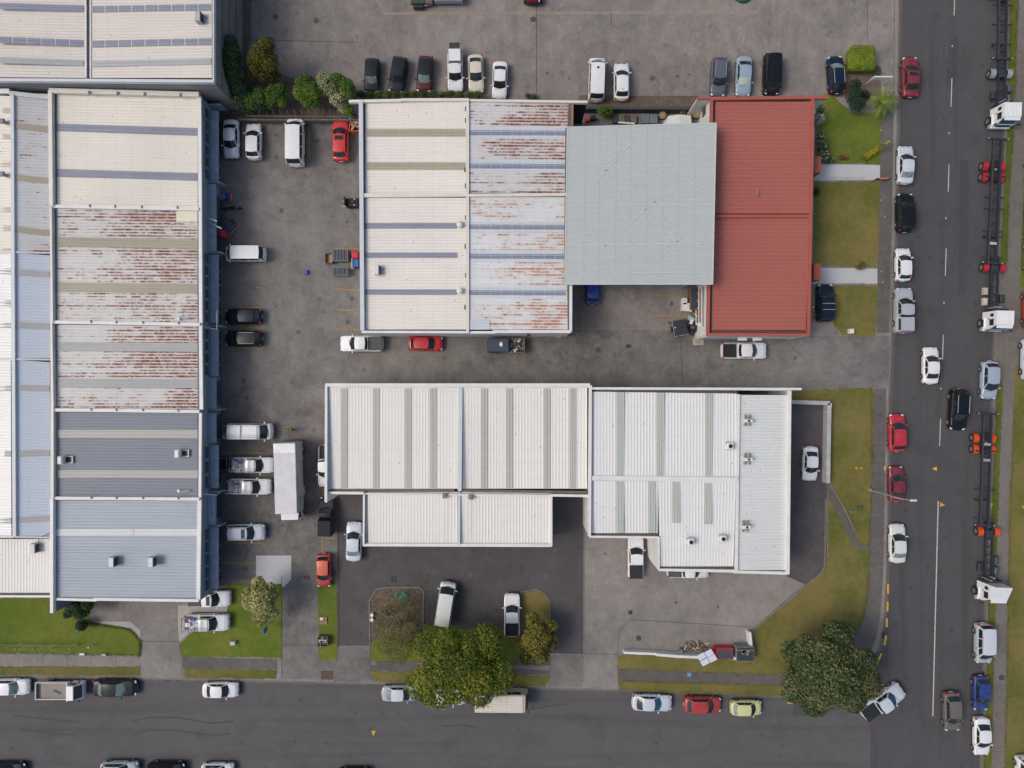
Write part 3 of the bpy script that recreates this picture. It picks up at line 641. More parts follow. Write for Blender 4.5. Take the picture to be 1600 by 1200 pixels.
# east facade: x is constant in the world
XF=P(313,500,zR).x+.02
Y=lambda py: (600-py)/S          # ground-level row
def yt(py,z=5.2): return P(0,py,z).y
MB().box(XF-.12,(yt(150)+yt(938))/2,2.6,.24,yt(150)-yt(938),5.15).go('wall',M_wallb,o)
def facade(y0,y1,win,wide,door):
    a,c=yt(y0),yt(y1); m=(a+c)/2; L=a-c
    # canopy
    if wide: MB().box(XF+.40,m,3.32,.80,L-.1,.14).go('canopy',M_wallb,o); MB().box(XF+.80,m,3.24,.06,L-.1,.34).go('canopy_fascia',plain('facade_trim_blue',(.20,.26,.33)),o); MB().box(XF+.42,m,3.41,.80,L-.14,.03).go('canopy_sheet',plain('canopy_sheet_blue',(.24,.29,.36),.5),o)
    else: MB().box(XF+.55,m,2.95,.95,L-.1,.14).go('canopy',M_wallb,o); MB().box(XF+.55,m,3.03,.9,L-.14,.03).go('canopy_sheet',plain('canopy_sheet_blue',(.24,.29,.36),.5),o)
    if win:
        n=max(2,int(L/1.25))
        for i in range(n):
            yy=a-L*(i+.5)/n
            w=MB().box(XF+.04,yy,3.85,.08,L/n*.92,.95).go('window',plain('window_frame_grey',(.20,.24,.28)),o)
            MB().box(XF+.09,yy,3.85,.03,L/n*.80,.80).go('pane',M_wpane,w)
    if door=='roller':
        d=MB().box(XF+.05,m,1.35,.10,L*.8,2.7).go('roller_door',M_wallb2,o)
        for k in range(9): MB().box(XF+.115,m,.2+k*.29,.03,L*.79,.05).go('slat',M_wallb2,d)
    elif door=='glass':
        n=max(2,int(L/1.3))
        for i in range(n):
            yy=a-L*(i+.5)/n
            w=MB().box(XF+.05,yy,1.4,.10,L/n*.94,2.5).go('window',M_wallb,o)
            for z_ in (.62,1.42,2.2): MB().box(XF+.11,yy,z_,.03,L/n*.82,.68).go('pane',M_wpane,w)
FS=[(160,276,1,0,'glass'),(279,388,0,1,'roller'),(391,503,1,0,'glass'),(511,588,1,0,'glass'),(590,640,0,1,'roller'),(646,695,0,1,'roller'),(697,768,1,0,'glass'),(776,826,0,1,'roller'),(829,930,1,0,'glass')]
for f_ in FS: facade(*f_)
for y in (152,277,389,507,641,773,827): MB().box(XF+.72,yt(y),2.55,1.40,.14,1.7,b=.02).go('fin_wall',M_wallb,o)
for y,lx in ((510,.0),(772,.1)):
    MB().cyl((XF+.1,yt(y),5.0),(XF+1.35,yt(y)-.25,4.2),.05,n=8).cyl((XF+1.35,yt(y)-.25,4.2),(XF+1.35,yt(y)+1.9 if y<600 else yt(y),4.2 if y<600 else 2.6),.05,n=8).go('drain_pipe',M_steel,o)
for y in (338,): MB().box(XF+.55,yt(y),4.0,1.5,.16,.10,rz=-.35).box(XF+.75,yt(y)-.55,3.7,2.0,.14,.10,rz=-.45).go('lamp_bracket',M_steel,o)
for y in (355,): MB().box(XF+1.0,yt(y),1.6,.5,.7,1.2).go('sign_board',plain('red_sign_board',(.4,.02,.03)),o)
b.done()
for x,y,l in [(180,876,'left of two grey roof units on the light blue bay'),(241,876,'right of two grey roof units on the light blue bay')]: roof_item('air_conditioner',x,y,5.55,l,'box')
roof_item('air_conditioner',103,718,5.75,'white roof unit at the left end of the slate blue bay','cradle'); roof_item('air_conditioner',284,708,5.25,'white roof unit at the right end of the slate blue bay','cradle')
def rpipe(x,y,z,l):
    r=empty('roof_flue',P(x,y,z),0,l,'flue'); MB().cyl((0,0,0),(.35,0,.28),.09,n=10).cyl((.35,0,.28),(1.2,.04,.25),.07,n=10).go('pipe',M_steel,r); MB().ell((0,0,.05),(.24,.2,.12)).go('flashing',M_capw,r,True)
rpipe(280,498,5.3,'white flue lying on the rusty bay near its capping'); rpipe(280,767,5.2,'short grey flue on the slate blue bay near its lower capping')

# --- 4 centre-top warehouse (cream half, rusty half)
b=Bd('warehouse',730,340,'central warehouse, cream roof on its left half and rusty white on its right'); o=b.o; z=6.0
for ya,yb in ((158,302),(309,515)): rib_sheet('roof_sheet',o,[(571,ya),(728,ya),(728,yb),(571,yb)],(z-.3,z,z,z-.3),'h',R_cream2)
rib_sheet('roof_sheet',o,[(733,160),(890,160),(885,302),(733,302)],(z-.1,z-.4,z-.4,z-.1),'h',R_rustm); rib_sheet('roof_sheet',o,[(733,308),(885,308),(887,516),(733,515)],(z-.1,z-.4,z-.4,z-.1),'h',R_rusto)
SKy=plain('yellowed_batten',(.42,.36,.20))
for y in (201.5,253.5): band(o,[(573,y),(727,y),(727,y+11.5),(573,y+11.5)],(z-.3,z,z,z-.3),'h',SK,panes=9,batt=SKy,gap=.05)
for y,h,x1 in ((348.5,8.5,714),(394.5,8,714),(452,8.5,713)): band(o,[(571,y),(x1,y),(x1,y+h),(571,y+h)],(z-.3,z,z,z-.3),'h',SB)
for y in (203.5,255.5,350.5,396.5,453.5):
    rib_sheet('new_sheet',o,[(733,y-6),(885,y-5.5),(885,y+13.5),(733,y+12.5)],(z-.1,z-.4,z-.4,z-.1),'h',roof_mat('clean_blue_grey_sheet',(.52,.57,.62),'h',dirt_and_shade_amt=.1),lift=.015)
    band(o,[(733,y),(884,y+.7),(884,y+8.2),(733,y+7.5)],(z-.1,z-.4,z-.4,z-.1),'h',SB,panes=9,lift=.05,gap=.04,batt=M_capb)
for y,x0,x1 in ((205,575,585),): pass
rib_sheet('patch_sheet',o,[(733,500),(765,501),(765,515),(733,515)],(z-.1,z-.16,z-.16,z-.1),'h',roof_mat('clean_blue_grey_sheet',(.52,.57,.62),'h'),lift=.07)
beam('centre_capping',o,M_capc,(730.5,157,z+.12),(730.5,519,z+.12),.32,.35); beam('capping',o,M_capc,(566,305,z+.1),(732,304,z+.22),.40,.3); beam('capping',o,M_capc,(732,305,z+.22),(885,303.5,z),.30,.35)
beam('parapet_capping',o,M_capb,(563.5,157,z+.2),(566,516,z+.2),.42,.6); beam('box_gutter',o,plain('brown_gutter',(.105,.09,.09)),(568.8,158,z-.4),(569.3,512,z-.4),.36,.15)
beam('parapet_capping',o,M_capc,(545,158,z+.1),(628,156.4,z+.25),.28,.5); beam('parapet_capping',o,M_capc,(626,155.6,z+.26),(733,155.4,z+.26),.28,.5); beam('parapet_capping',o,M_capc,(733,156.4,z+.1),(918,159,z+.1),.24,.5)
beam('parapet_capping',o,M_capw,(565,518.4,z),(733,518.8,z),.26,.5); beam('parapet_capping',o,M_capw,(770,518,z-.1),(892,518,z-.1),.30,.5); beam('parapet_capping',o,M_capw,(733,519.2,z-.12),(774,519.2,z-.12),.26,.5)
beam('gutter',o,M_gut,(891,161,z-.35),(889,200,z-.35),.35,.2); beam('parapet_capping',o,plain('rust_edge',(.30,.15,.10)),(894.5,160,z-.2),(894,200,z-.2),.22,.4)
beam('gutter',o,M_gut,(887.6,440,z-.4),(887.8,516,z-.4),.35,.2); beam('parapet_capping',o,M_capw,(892,443,z-.2),(891.7,519,z-.2),.30,.5); beam('gutter_edge',o,M_gut,(885,200,z-.3),(882.5,443,z-.3),.20,.4)
wall('wall',o,M_wallw,(565,518.8,z-.3),(891,518.8,z-.3)); wall('wall',o,M_wallw,(565,157,z-.1),(566,518,z-.1)); wall('wall',o,M_wallw,(891,160,z-.5),(891,518,z-.5)); wall('wall',o,M_wallg,(566,157.5,z-.2),(893,160,z-.2))
wall('wing_wall',o,M_wallb2,(546,159,z-.1),(563,158,z-.1),t=.18); wall('wing_wall',o,M_dark,(896,160.5,z-.3),(917,161,z-.3),t=.18)
MB().box(*P(826,521,3.0),.35,.4,3.0).go('downpipe_box',M_wallb2,o)
for y in (170,188,265,290,340,385,430,480): MB().box(*P(726+random.random()*1.5,y,z+.09),.10,.5,.04).go('bolt_row',M_gut,o)
for x,y in ((899,446),): pass
b.done()
roof_item('roof_vent',719,352,5.95,'upper round cream vent on the central cream roof','mush'); roof_item('roof_vent',719,455,5.95,'lower round cream vent on the central cream roof','mush')
roof_item('air_conditioner',590,423,5.75,'lone white box unit on the central cream roof','box')

# --- 5 grey canopy roof on posts
b=Bd('canopy_shelter',1000,330,'large pale grey-green open shelter roof between the rusty and the red roofs','shelter'); o=b.o; z=6.7
M_can=roof_mat('pale_grey_green_canopy',(.42,.45,.44),'h',dirt_and_shade_amt=.06,var=.05,dirt_and_shade=(.5,.52,.5))
rib_sheet('roof_sheet',o,[(886.5,199),(1119,192.5),(1113.5,443.5),(882.5,443.5)],(z,z,z,z),'h',M_can,.24,.02)
ml=plain('canopy_trim_pale',(.46,.505,.50),.5,.06)
for y in (259,320,381,426): beam('lap_line',o,ml,(885.5-(y-199)*.014,y+1,z+.05),(1117.5-(y-199)*.02,y-1,z+.05),.10,.04)
for x in (914,937,963,986,1011,1036,1060,1085): beam('purlin_line',o,plain('canopy_purlin_tone',(.40,.445,.45),.5,.04),(x,199,z+.03),(x-3,443,z+.03),.10,.02)
for a,c in [((1010,330),(1040,300)),((912,345),(990,340))]: pass
for (x0,y0,x1,y1) in [(930,398,1040,300),(905,340,965,405),(990,302,1048,380),(1035,400,1095,340),(925,290,995,215),(935,250,965,290),(1050,250,1095,300),(1020,310,1070,400)]: beam('brace_line',o,plain('canopy_brace_tone',(.425,.47,.462),.5,.04),(x0,y0,z+.032),(x1,y1,z+.032),.11,.02)
beam('edge_trim',o,ml,(886,198.7,z+.04),(1119,192.2,z+.04),.12,.22); beam('edge_trim',o,ml,(882.5,443.8,z+.04),(1113.5,443.8,z+.04),.12,.22); beam('edge_trim',o,ml,(1119,192.5,z+.041),(1113.5,443.5,z+.041),.12,.22); beam('edge_trim',o,ml,(886.6,199,z+.041),(882.6,443.5,z+.041),.12,.22)
for x,y in [(900,205),(1000,203),(1090,200),(900,436),(1088,436),(1088,320),(900,320)]:
    c=P(x,y,z); MB().box(c.x,c.y,(z-.1)/2,.2,.2,z-.1).go('post',M_steel,o)
for y in (210,300,380,432): beam('rafter',o,M_steel,(890,y,z-.06),(1108,y,z-.06),.15,.3)
b.done()

# --- 6 red roof building
b=Bd('office_building',1190,340,'building with a ribbed red roof between the grey shelter and the front lawns'); o=b.o; z=5.0
for a,c,xr0,xr1 in ((159,334,1268.5,1266.5),(341,516,1266,1259)):
    rib_sheet('roof_sheet',o,[(1117-(a-159)*.018,a),(xr0,a),(xr1,c),(1117-(c-159)*.018,c)],(z-.35,z-.1,z-.1,z-.35),'h',R_red,.42,.05)
beam('capping',o,M_capr,(1112,337.5,z+.05),(1267,337.5,z+.05),.32,.3)
beam('parapet_capping',o,M_capr,(1090,153,z+.0),(1113,153,z+.04),.22,.25); beam('parapet_capping',o,M_capr,(1111,153.6,z+.1),(1293,151.6,z+.1),.34,.4)
beam('parapet_capping',o,M_capr,(1112.5,154,z+.08),(1106.5,524,z+.08),.28,.4); beam('parapet_capping',o,M_capr,(1270.5,154,z+.07),(1263.5,524,z+.07),.32,.4); beam('parapet_capping',o,M_capr,(1106,522.5,z+.1),(1264,523.5,z+.1),.32,.4)
beam('parapet_capping',o,M_capw,(1271.6,200,z-.1),(1264.6,524,z-.1),.10,.2)
beam('box_gutter',o,plain('black_box_gutter',(.02,.018,.018)),(1115.5,160,z-.3),(1109.7,518,z-.3),.30,.15)
beam('box_gutter',o,plain('dirty_red_gutter',(.10,.06,.05)),(1110,518.5,z-.32),(1259,519,z-.32),.30,.12)
wall('wall',o,M_wallw,(1107,523.8,z-.1),(1264,524,z-.1)); wall('wall',o,M_wallw,(1112,155,z-.1),(1106.5,523,z-.1),t=.25); wall('wall',o,M_wallw,(1271,154,z-.1),(1264,523,z-.1),t=.2); wall('wall',o,M_wallw,(1112,153.5,z-.1),(1271,153,z-.1))
wall('wing_wall',o,M_wallw,(1090.5,153,z-.1),(1112,153,z-.1),t=.16); wall('wing_wall',o,M_wallw,(1273,152.2,z-.1),(1293,151.8,z-.1),t=.16)
MB().box(*P(1100,175,2.5),.05,.9,1.2).go('window',M_wpane,o)
# west shopfront under the red roof edge
xw=P(1107.5,480,z).x-.14
for k,(py0,py1,z0,z1,m,n_) in enumerate([(446,505,.95,1.75,M_wpane,5),(448,505,2.1,2.9,plain('maroon_sign_panel',(.30,.03,.06),.5,.15),1),(446,512,3.3,3.6,M_wallb,1)]):
    a,c=P(0,py0,z1).y,P(0,py1,z1).y
    for i in range(n_):
        yy=a-(a-c)*(i+.5)/n_; w=MB().box(xw-.05,yy,(z0+z1)/2,.10,(a-c)/n_*.94,z1-z0).go('window' if n_>1 else 'sign_panel',M_capw if n_>1 else m,o)
        if n_>1: MB().box(xw-.115,yy,(z0+z1)/2,.03,(a-c)/n_*.80,(z1-z0)*.85).go('pane',m,w)
for z_ in (.85,1.95,3.05): MB().box(xw-.10,(P(0,446,z_).y+P(0,512,z_).y)/2,z_,.18,4.6,.08).go('sill',M_capc,o)
for x in (1160,1183): MB().box(*P(x,527,2.7),1.0,.75,.16,b=.02).go('door_canopy',M_capw,o)
MB().box(*P(1186,523.5,3.2),.3,.3,3.0).go('downpipe_box',M_dark,o)
for y in (262,427): MB().box(*P(1270.5,y,2.4),.8,1.8,2.2).go('porch_frame',plain('brick_red_porch',(.26,.07,.035)),o)
for y in (195,336,480): MB().cyl(P(1270.5,y,4.7),P(1270.5,y,.1),.09,n=8).go('downpipe',M_wallb2,o)
MB().box(*P(1184,301,z+.02),.12,.9,.02).go('scuff_sheet',plain('grey_scuff',(.25,.22,.21)),o)
b.done()

# --- 7 white-roofed complex, centre bottom
b=Bd('warehouse',715,690,'wide white-roofed central block with grey skylight strips and a lower front roof'); o=b.o; z=6.2
for x0,x1 in ((517,717.5),(722.5,917.5)):
    rib_sheet('roof_sheet',o,[(x0,606),(x1,606),(x1,763.5),(x0,763.5)],(z,z,z-.5,z-.5),'v',R_white)
for x in (532.5,582.3,632.3,671.5,751.8,791,849.8,890): band(o,[(x,607),(x+10.4,607),(x+10.2,763),(x,763)],(z,z,z-.5,z-.5),'v',SGV,panes=6,gap=.012,batt=M_capc)
rib_sheet('edge_sheet',o,[(511,604),(517,604),(517,765),(510.5,765)],(z,z,z-.4,z-.4),'v',roof_mat('pale_blue_edge_sheet',(.42,.47,.50),'v'))
beam('centre_capping',o,M_capb,(719.5,602,z+.18),(718,767,z+.18),.42,.3); beam('parapet_capping',o,M_capw,(509.5,601,z+.25),(509,784,z+.25),.26,.6)
beam('parapet_capping',o,M_capw,(508.5,601.5,z+.3),(922,601.5,z+.3),.34,.6); beam('parapet_capping',o,M_capc,(515,604.5,z+.12),(922,604.5,z+.12),.2,.3)
beam('gutter',o,plain('brown_box_gutter',(.16,.12,.09),.8,.4,2),(516,765.5,z-.55),(710,766,z-.55),.30,.2); beam('gutter',o,plain('brown_box_gutter',(.16,.12,.09)),(722,766.5,z-.55),(917,769.5,z-.55),.30,.2)
beam('parapet_capping',o,M_capw,(509,770,z-.2),(568,770.5,z-.2),.26,.5); beam('parapet_capping',o,M_capw,(862,774,z-.2),(921,775,z-.2),.26,.5)
wall('wall',o,M_wallw,(509.5,602,z),(509.5,770,z)); wall('wing_wall',o,M_wallw,(509.3,770,z),(509.3,785,z),t=.2)
wall('wall',o,M_wallw,(509.5,602,z),(922,602,z)); wall('wall',o,M_wallw,(509.5,770.6,z-.5),(921,775,z-.5)); 
z2=5.4
for x0,x1 in ((575,715),(720,860)):
    rib_sheet('low_roof_sheet',o,[(x0,768.5),(x1,768.5),(x1,848),(x0,848)],(z2,z2,z2-.25,z2-.25),'v',R_white,lift=0)
for x,w in ((690,10),(726,11)): rib_sheet('pale_strip',o,[(x,769),(x+w,769),(x+w,847),(x,847)],(z2,z2,z2-.25,z2-.25),'v',roof_mat('cream_strip',(.70,.68,.62),'v'),lift=.02)
beam('centre_capping',o,M_capb,(717.5,768,z2+.15),(717,851,z2+.15),.26,.3); beam('parapet_capping',o,M_capw,(568.8,768,z2+.2),(567.8,851,z2+.2),.2,.5); beam('box_gutter',o,plain('gutter_mid_grey',(.30,.29,.28)),(573.3,770,z2-.1),(571,846,z2-.1),.36,.15)  # mid-grey gutter along the left edge of the low roof
beam('parapet_capping',o,M_capw,(861.5,772,z2+.1),(861.5,853,z2+.1),.22,.5); beam('parapet_capping',o,M_capw,(567,851.5,z2),(862,852.5,z2),.30,.4); beam('gutter',o,M_capc,(570,849,z2-.2),(860,849.8,z2-.2),.22,.2)
wall('wall',o,M_wallw,(568.6,770,z2),(568,851,z2)); wall('wall',o,M_wallw,(861,772,z2),(861,852,z2)); wall('wall',o,M_wallw,(568,851,z2-.2),(861,852,z2-.2))
b.done()
roof_item('roof_vent',695.5,773.5,5.4,'grey hooded vent left of the seam on the low white roof','cowl'); roof_item('roof_vent',736,775.5,5.4,'grey hooded vent right of the seam on the low white roof','cowl')
b=Bd('warehouse',1075,740,'white-roofed right block with pale green skylights and a stepped front'); o=b.o; z=6.3
rib_sheet('roof_sheet',o,[(928,612),(1151,615),(1151,745),(928,744.5)],(z,z,z+.1,z+.1),'v',R_white2)
rib_sheet('roof_sheet',o,[(928,751),(1028,752),(1028,833),(928,833)],(z+.1,z+.1,z-.1,z-.1),'v',R_white2); rib_sheet('roof_sheet',o,[(1028,752),(1150,752),(1146,885),(1031,885)],(z+.1,z+.1,z-.2,z-.2),'v',R_white2)
for x,y0,y1 in [(963.3,612.5,743.5),(1026,613.5,744),(1101.6,615,745.5),(963,752.5,833),(1012.5,752.5,833),(1050.5,753,817),(1100.5,755,819)]:
    band(o,[(x,y0),(x+12.3,y0),(x+11.7,y1),(x,y1)],(z+.02,)*4,'v',SGN,lift=.1)
rib_sheet('edge_sheet',o,[(924.5,612),(928,612),(928,833),(923.5,833)],(z,z,z,z),'v',roof_mat('pale_blue_edge_sheet',(.42,.47,.50),'v'),pitch=.25)
beam('ridge_capping',o,M_capw,(925,747,z+.28),(1153,749.5,z+.28),.50,.2)
beam('parapet_capping',o,M_capw,(922.8,602,z+.35),(921.3,838,z+.35),.30,.6); beam('parapet_capping',o,M_capw,(922,606.8,z+.3),(1252.5,607.8,z+.3),.24,.5)
beam('box_gutter',o,M_gut,(926,610.3,z-.25),(1153,613.2,z-.25),.25,.15)
beam('parapet_capping',o,M_capw,(921,838.5,z+.1),(1029,839.8,z+.1),.22,.5); beam('box_gutter',o,plain('brown_box_gutter',(.16,.12,.09)),(925,835.3,z-.3),(1028,836,z-.3),.26,.15)
beam('parapet_capping',o,M_capw,(1029.3,839,z+.11),(1029.8,890,z+.11),.18,.5); beam('parapet_capping',o,M_capw,(1029,890,z-.05),(1147,892,z-.05),.22,.5); beam('box_gutter',o,plain('brown_box_gutter',(.16,.12,.09)),(1032,887,z-.4),(1146,888.5,z-.4),.26,.15)
beam('step_capping',o,M_capw,(1154.2,616,z+.15),(1151,893,z+.15),.30,.4)
rib_sheet('roof_sheet',o,[(1156.5,617),(1230,617.5),(1228.5,891),(1153.5,891)],(z-.1,z-.5,z-.5,z-.1),'h',R_white3)
beam('gutter',o,M_gut,(1231.3,617,z-.45),(1229.2,893,z-.45),.14,.15); beam('parapet_capping',o,M_capw,(1234.5,610,z),(1231.5,897,z),.30,.5); beam('parapet_capping',o,M_capw,(1146,893.5,z-.08),(1232,896,z-.08),.30,.5)
wall('wall',o,M_wallw,(922,603,z),(921.5,838,z)); wall('wall',o,M_wallw,(921.5,838.5,z-.2),(1029,839.5,z-.2)); wall('wall',o,M_wallw,(1029.5,839.5,z-.2),(1029.5,890,z-.2)); wall('wall',o,M_wallw,(1029.5,891,z-.4),(1232,895,z-.4)); wall('wall',o,M_wallw,(1234,611,z-.3),(1231.5,895,z-.3)); wall('wall',o,M_wallw,(922,607.5,z),(1234,609,z),t=.18)
wall('blue_strip',o,plain('dark_blue_trim',(.02,.04,.16)),(1026.8,845,z-1.2),(1027,888,z-1.2),z0=3.6,t=.08)
MB().box(*P(1020,870,2.6),.35,.25,.3).go('wall_lamp',M_capw,o)
b.done()
for x,y,l in [(1138,697,'single white unit beside the step in the right white roof'),(1077,846,'left of two small units at the front of the right white roof'),(1127,841,'right of two small units at the front of the right white roof')]: roof_item('air_conditioner',x,y,6.4,l,'unit')
for x,y,l in [(1167,657,'topmost of three white units in a column on the cross-ribbed white roof'),(1167,717,'middle of three white units in a column on the cross-ribbed white roof'),(1164,822,'lowest of three white units in a column on the cross-ribbed white roof')]: roof_item('air_conditioner',x,y,6.15,l,'rack')

# --- free-standing walls and fences
def fwall(label,pts,z=1.1,t=.3,mat=None,name='boundary_wall'):
    r=empty(name,P(*pts[0]),0,label,'wall')
    for i in range(len(pts)-1):
        o=wall('wall_panel',r,mat or M_wallw,(*pts[i],z),(*pts[i+1],z),t=t); o.matrix_parent_inverse=Matrix.Translation(-r.location)
    return r
fwall('white wall along the lower right yard ending at a rubbish corner',[(975,1020),(1025,1022)],.8,.26); fwall('thicker white wall behind the bins with a short return',[(1025,1023),(1060,1026),(1176,1030),(1173,1000),(1171.5,988)],1.0,.30)
fwall('pale grey wall between the east yard and the dry corner lawn',[(1237,628),(1297,630),(1296,640),(1294,755)],1.1,.45,plain('pale_grey_wall',(.42,.42,.42)))
fwall('low timber retaining wall under the green bushes',[(372,186),(420,187),(560,187)],1.1,.16,M_timb)
fwall('dark retaining wall across the narrow service strip',[(905,168),(1086,169)],1.3,.3,plain('dark_retaining_wall',(.045,.05,.055)))
f=empty('wire_fence',P(60,1005),0,'low green wire fence across the far left lawn','fence')
for x in range(-20,121,28):
    a=P(x,1008); q=MB().cyl((a.x,a.y,0),(a.x,a.y,1.3),.04,n=6).go('post',M_steel,f); q.matrix_parent_inverse=Matrix.Translation(-f.location)
for z_ in (.5,.9,1.3):
    q=beam('wire',f,plain('green_wire',(.10,.17,.12)),(-20,1008,z_),(120,1009,z_),.04,.04); q.matrix_parent_inverse=Matrix.Translation(-f.location)
q=beam('wire',f,plain('green_wire',(.10,.17,.12)),(120,970,1.2),(120,1009,1.2),.04,.04); q.matrix_parent_inverse=Matrix.Translation(-f.location)
f=empty('paling_fence',P(470,180),0,'dark slatted fence below the bushes beside the parked van','fence')
for i in range(16):
    a=P(388+i*11,183); q=MB().box(a.x,a.y,.8,.10,.06,1.4,rx=-.5).go('paling',M_timb,f); q.matrix_parent_inverse=Matrix.Translation(-f.location)
q=beam('rail',f,M_timb,(385,181,1.5),(556,182,1.5),.09,.12); q.matrix_parent_inverse=Matrix.Translation(-f.location)
# ------------------------------------------------------------------ vehicles
def lerp(a,b,t): return a+(b-a)*t
def interp(pts,x):
    if x<=pts[0][0]: return pts[0][1]
    for i in range(len(pts)-1):
        if x<=pts[i+1][0]:
            t=(x-pts[i][0])/max(1e-6,(pts[i+1][0]-pts[i][0])); return lerp(pts[i][1],pts[i+1][1],t)
    return pts[-1][1]
TYPES={}
def deftype(name,L,W,hz,belt,roof,fr,ws,rr,rw,tail,wt=.74,wb=.90,hood=None,boot=None,bed=None,bulge=.24,wheels=None,round_=.14,taper=.7):
    """L,W size; hz bonnet height; fr = nose->windscreen base; ws = screen length; rr = tail->roof end; rw = tail->rear glass base"""
    TYPES[name]=dict(L=L,W=W,hz=hz,belt=belt,roof=roof,fr=fr,ws=ws,rr=rr,rw=rw,tail=tail,wt=wt,wb=wb,bed=bed,bulge=bulge,round_=round_,taper=taper,wheels=wheels or (L/2-.86,-L/2+.92))
deftype('sedan',4.65,1.80,.90,.96,1.44,1.12,.78,1.32,.62,.98)
deftype('coupe',4.5,1.80,.85,.92,1.34,1.25,.85,1.15,.42,.94)
deftype('hatch',4.25,1.76,.94,1.00,1.50,.95,.78,.72,.26,1.0)
deftype('wagon',4.7,1.80,.92,.98,1.50,1.12,.78,.62,.22,1.0,wt=.78)
deftype('suv',4.65,1.88,1.05,1.12,1.68,1.10,.72,.58,.18,1.14,wt=.77)
deftype('van',4.9,1.78,1.15,1.22,2.02,.42,.62,.42,.10,1.2,wt=.86,wb=.97,bulge=.14,round_=.08,taper=.4)
deftype('mpv',4.4,1.72,1.0,1.05,1.80,.62,.70,.32,.12,1.08,wt=.84,wb=.95,bulge=.16,round_=.10)
deftype('ute',5.25,1.86,1.08,1.12,1.76,1.28,.72,2.0,1.82,1.10,wt=.78,bed=(-2.54,-.86),wheels=(1.68,-1.48),round_=.10)
deftype('cabute',5.25,1.86,1.08,1.12,1.76,1.28,.72,2.6,2.45,1.10,wt=.78,bed=(-2.54,-.2),wheels=(1.68,-1.48),round_=.10)
def gh(p):
    L,W=p['L'],p['W']; hb,ht=p['wb']*W/2,p['wt']*W/2
    xs0=L/2-p['fr']; xs1=xs0-p['ws']; xr1=-L/2+p['rr']; xr0=-L/2+p['rw']
    zr=p['roof']; zs=p['belt']-.02; B=p['bulge']
    def front(u,v): # u -1..1, v 0..1
        b=B*lerp(1,.45,v); return Vector((lerp(xs0,xs1,v)-b*u*u+b*.0, u*lerp(hb*.95,ht,v), lerp(p['hz'],zr,v**.92)-.035*u*u*v))
    def rear(u,v):
        b=B*.45; return Vector((lerp(xr0,xr1,v)+b*u*u, u*lerp(hb*.95,ht,v), lerp(zs+.02,zr,v**.9)-.035*u*u*v))
    def roof(u,v):
        f=front(u,1);r=rear(u,1); q=f.lerp(r,v); q.z+= .045*math.sin(math.pi*v); return q
    def side(s,t,v):
        f=front(s,v);r=rear(s,v); q=f.lerp(r,t); q.y+= s*.03*math.sin(math.pi*t)*(1-v*.4)
        if v<.02: q.y=s*(hb+.02*math.sin(math.pi*t))
        if v>.98: q.z+=.045*math.sin(math.pi*t)
        return q
    return front,rear,roof,side
def grid(fn,nu,nv,flip=False):
    v=[fn(i/nu,j/nv) for j in range(nv+1) for i in range(nu+1)]
    f=[]
    for j in range(nv):
        for i in range(nu):
            a=j*(nu+1)+i; q=(a,a+1,a+nu+2,a+nu+1); f.append(q[::-1] if flip else q)
    return v,f
def body_mesh(p):
    L,W=p['L'],p['W']; xsb=L/2-p['fr']; bd=p['bed']
    prof=[(-L/2,.55),(-L/2+.06,p['tail']-.10),(-L/2+.2,p['tail']),(-L/2+p['rw']+.1,p['tail']+.01),(0,p['belt']),(xsb-.1,p['hz']+.02),(xsb+ (L/2-xsb)*.6,p['hz']-.06),(L/2-.16,p['hz']-.20),(L/2-.04,p['hz']-.36),(L/2,.48)]
    xs=set([-L/2,-L/2+.03,-L/2+.08,-L/2+.15,-L/2+.25,L/2,L/2-.03,L/2-.09,L/2-.18,L/2-.3])
    for w in p['wheels']:
        for k in range(-4,5): xs.add(w+.40*math.sin(k/4*math.pi/2))
    x=-L/2+.4
    while x<L/2-.4: xs.add(x); x+=.28
    xs=sorted(xs); st=[]
    for x in xs:
        if st and x-st[-1]<.025: continue
        st.append(x)
    if bd:
        st=sorted([x for x in st if min(abs(x-bd[0]),abs(x-bd[1]))>.03]+[bd[0],bd[0]+.001,bd[1]-.001,bd[1]])
    v=[]
    for x in st:
        e=max(0,(abs(x)-(L/2-p['taper']))/p['taper']); w=W/2*(1-p['round_']*e*e); T=interp(prof,x)
        b=.22+.06*e
        for wx in p['wheels']:
            d=x-wx
            if abs(d)<.40: b=max(b,.31+math.sqrt(max(0,.1605-d*d))-.02)
        b=min(b,T-.12)
        inbed= bd and bd[0]<x<bd[1] and not (x in bd)
        fl=.66
        rows=[(0,T+.035),(.45,T+.028),(.80,T+.0),(.93,T-.035),(1,T-.20 if T-.2>b+.04 else (T+b)/2),(1.0,max(b+.02,.5) if T>.6 else b+.01),(.975,b),(.72,b),(0,b)]
        if bd: rows[0]=(0,T+.01);rows[1]=(.45,T+.01);rows[2]=(.86,T+.008); rows[3]=(.96,T-.02)
        if inbed: rows[0]=(0,fl);rows[1]=(.45,fl);rows[2]=(.845,fl);rows[3]=(.85,T+.005)
        ring=[]
        for s in(1,-1):
            rr=rows if s==1 else rows[::-1][1:-1]
            for fy,zz in rr:
                c=.20*(fy**2)*e*e*(1 if x>0 else .6); ring.append(Vector((x-(c if x>0 else -c),s*fy*w,zz)))
        v+=ring
    n=16; m=len(st); f=[]
    for i in range(m-1):
        for j in range(n): f.append((i*n+j,i*n+(j+1)%n,(i+1)*n+(j+1)%n,(i+1)*n+j))
    f.append(tuple(range(n-1,-1,-1))); f.append(tuple((m-1)*n+j for j in range(n)))
    return mk('body',v,f,not bd)
CACHE={}
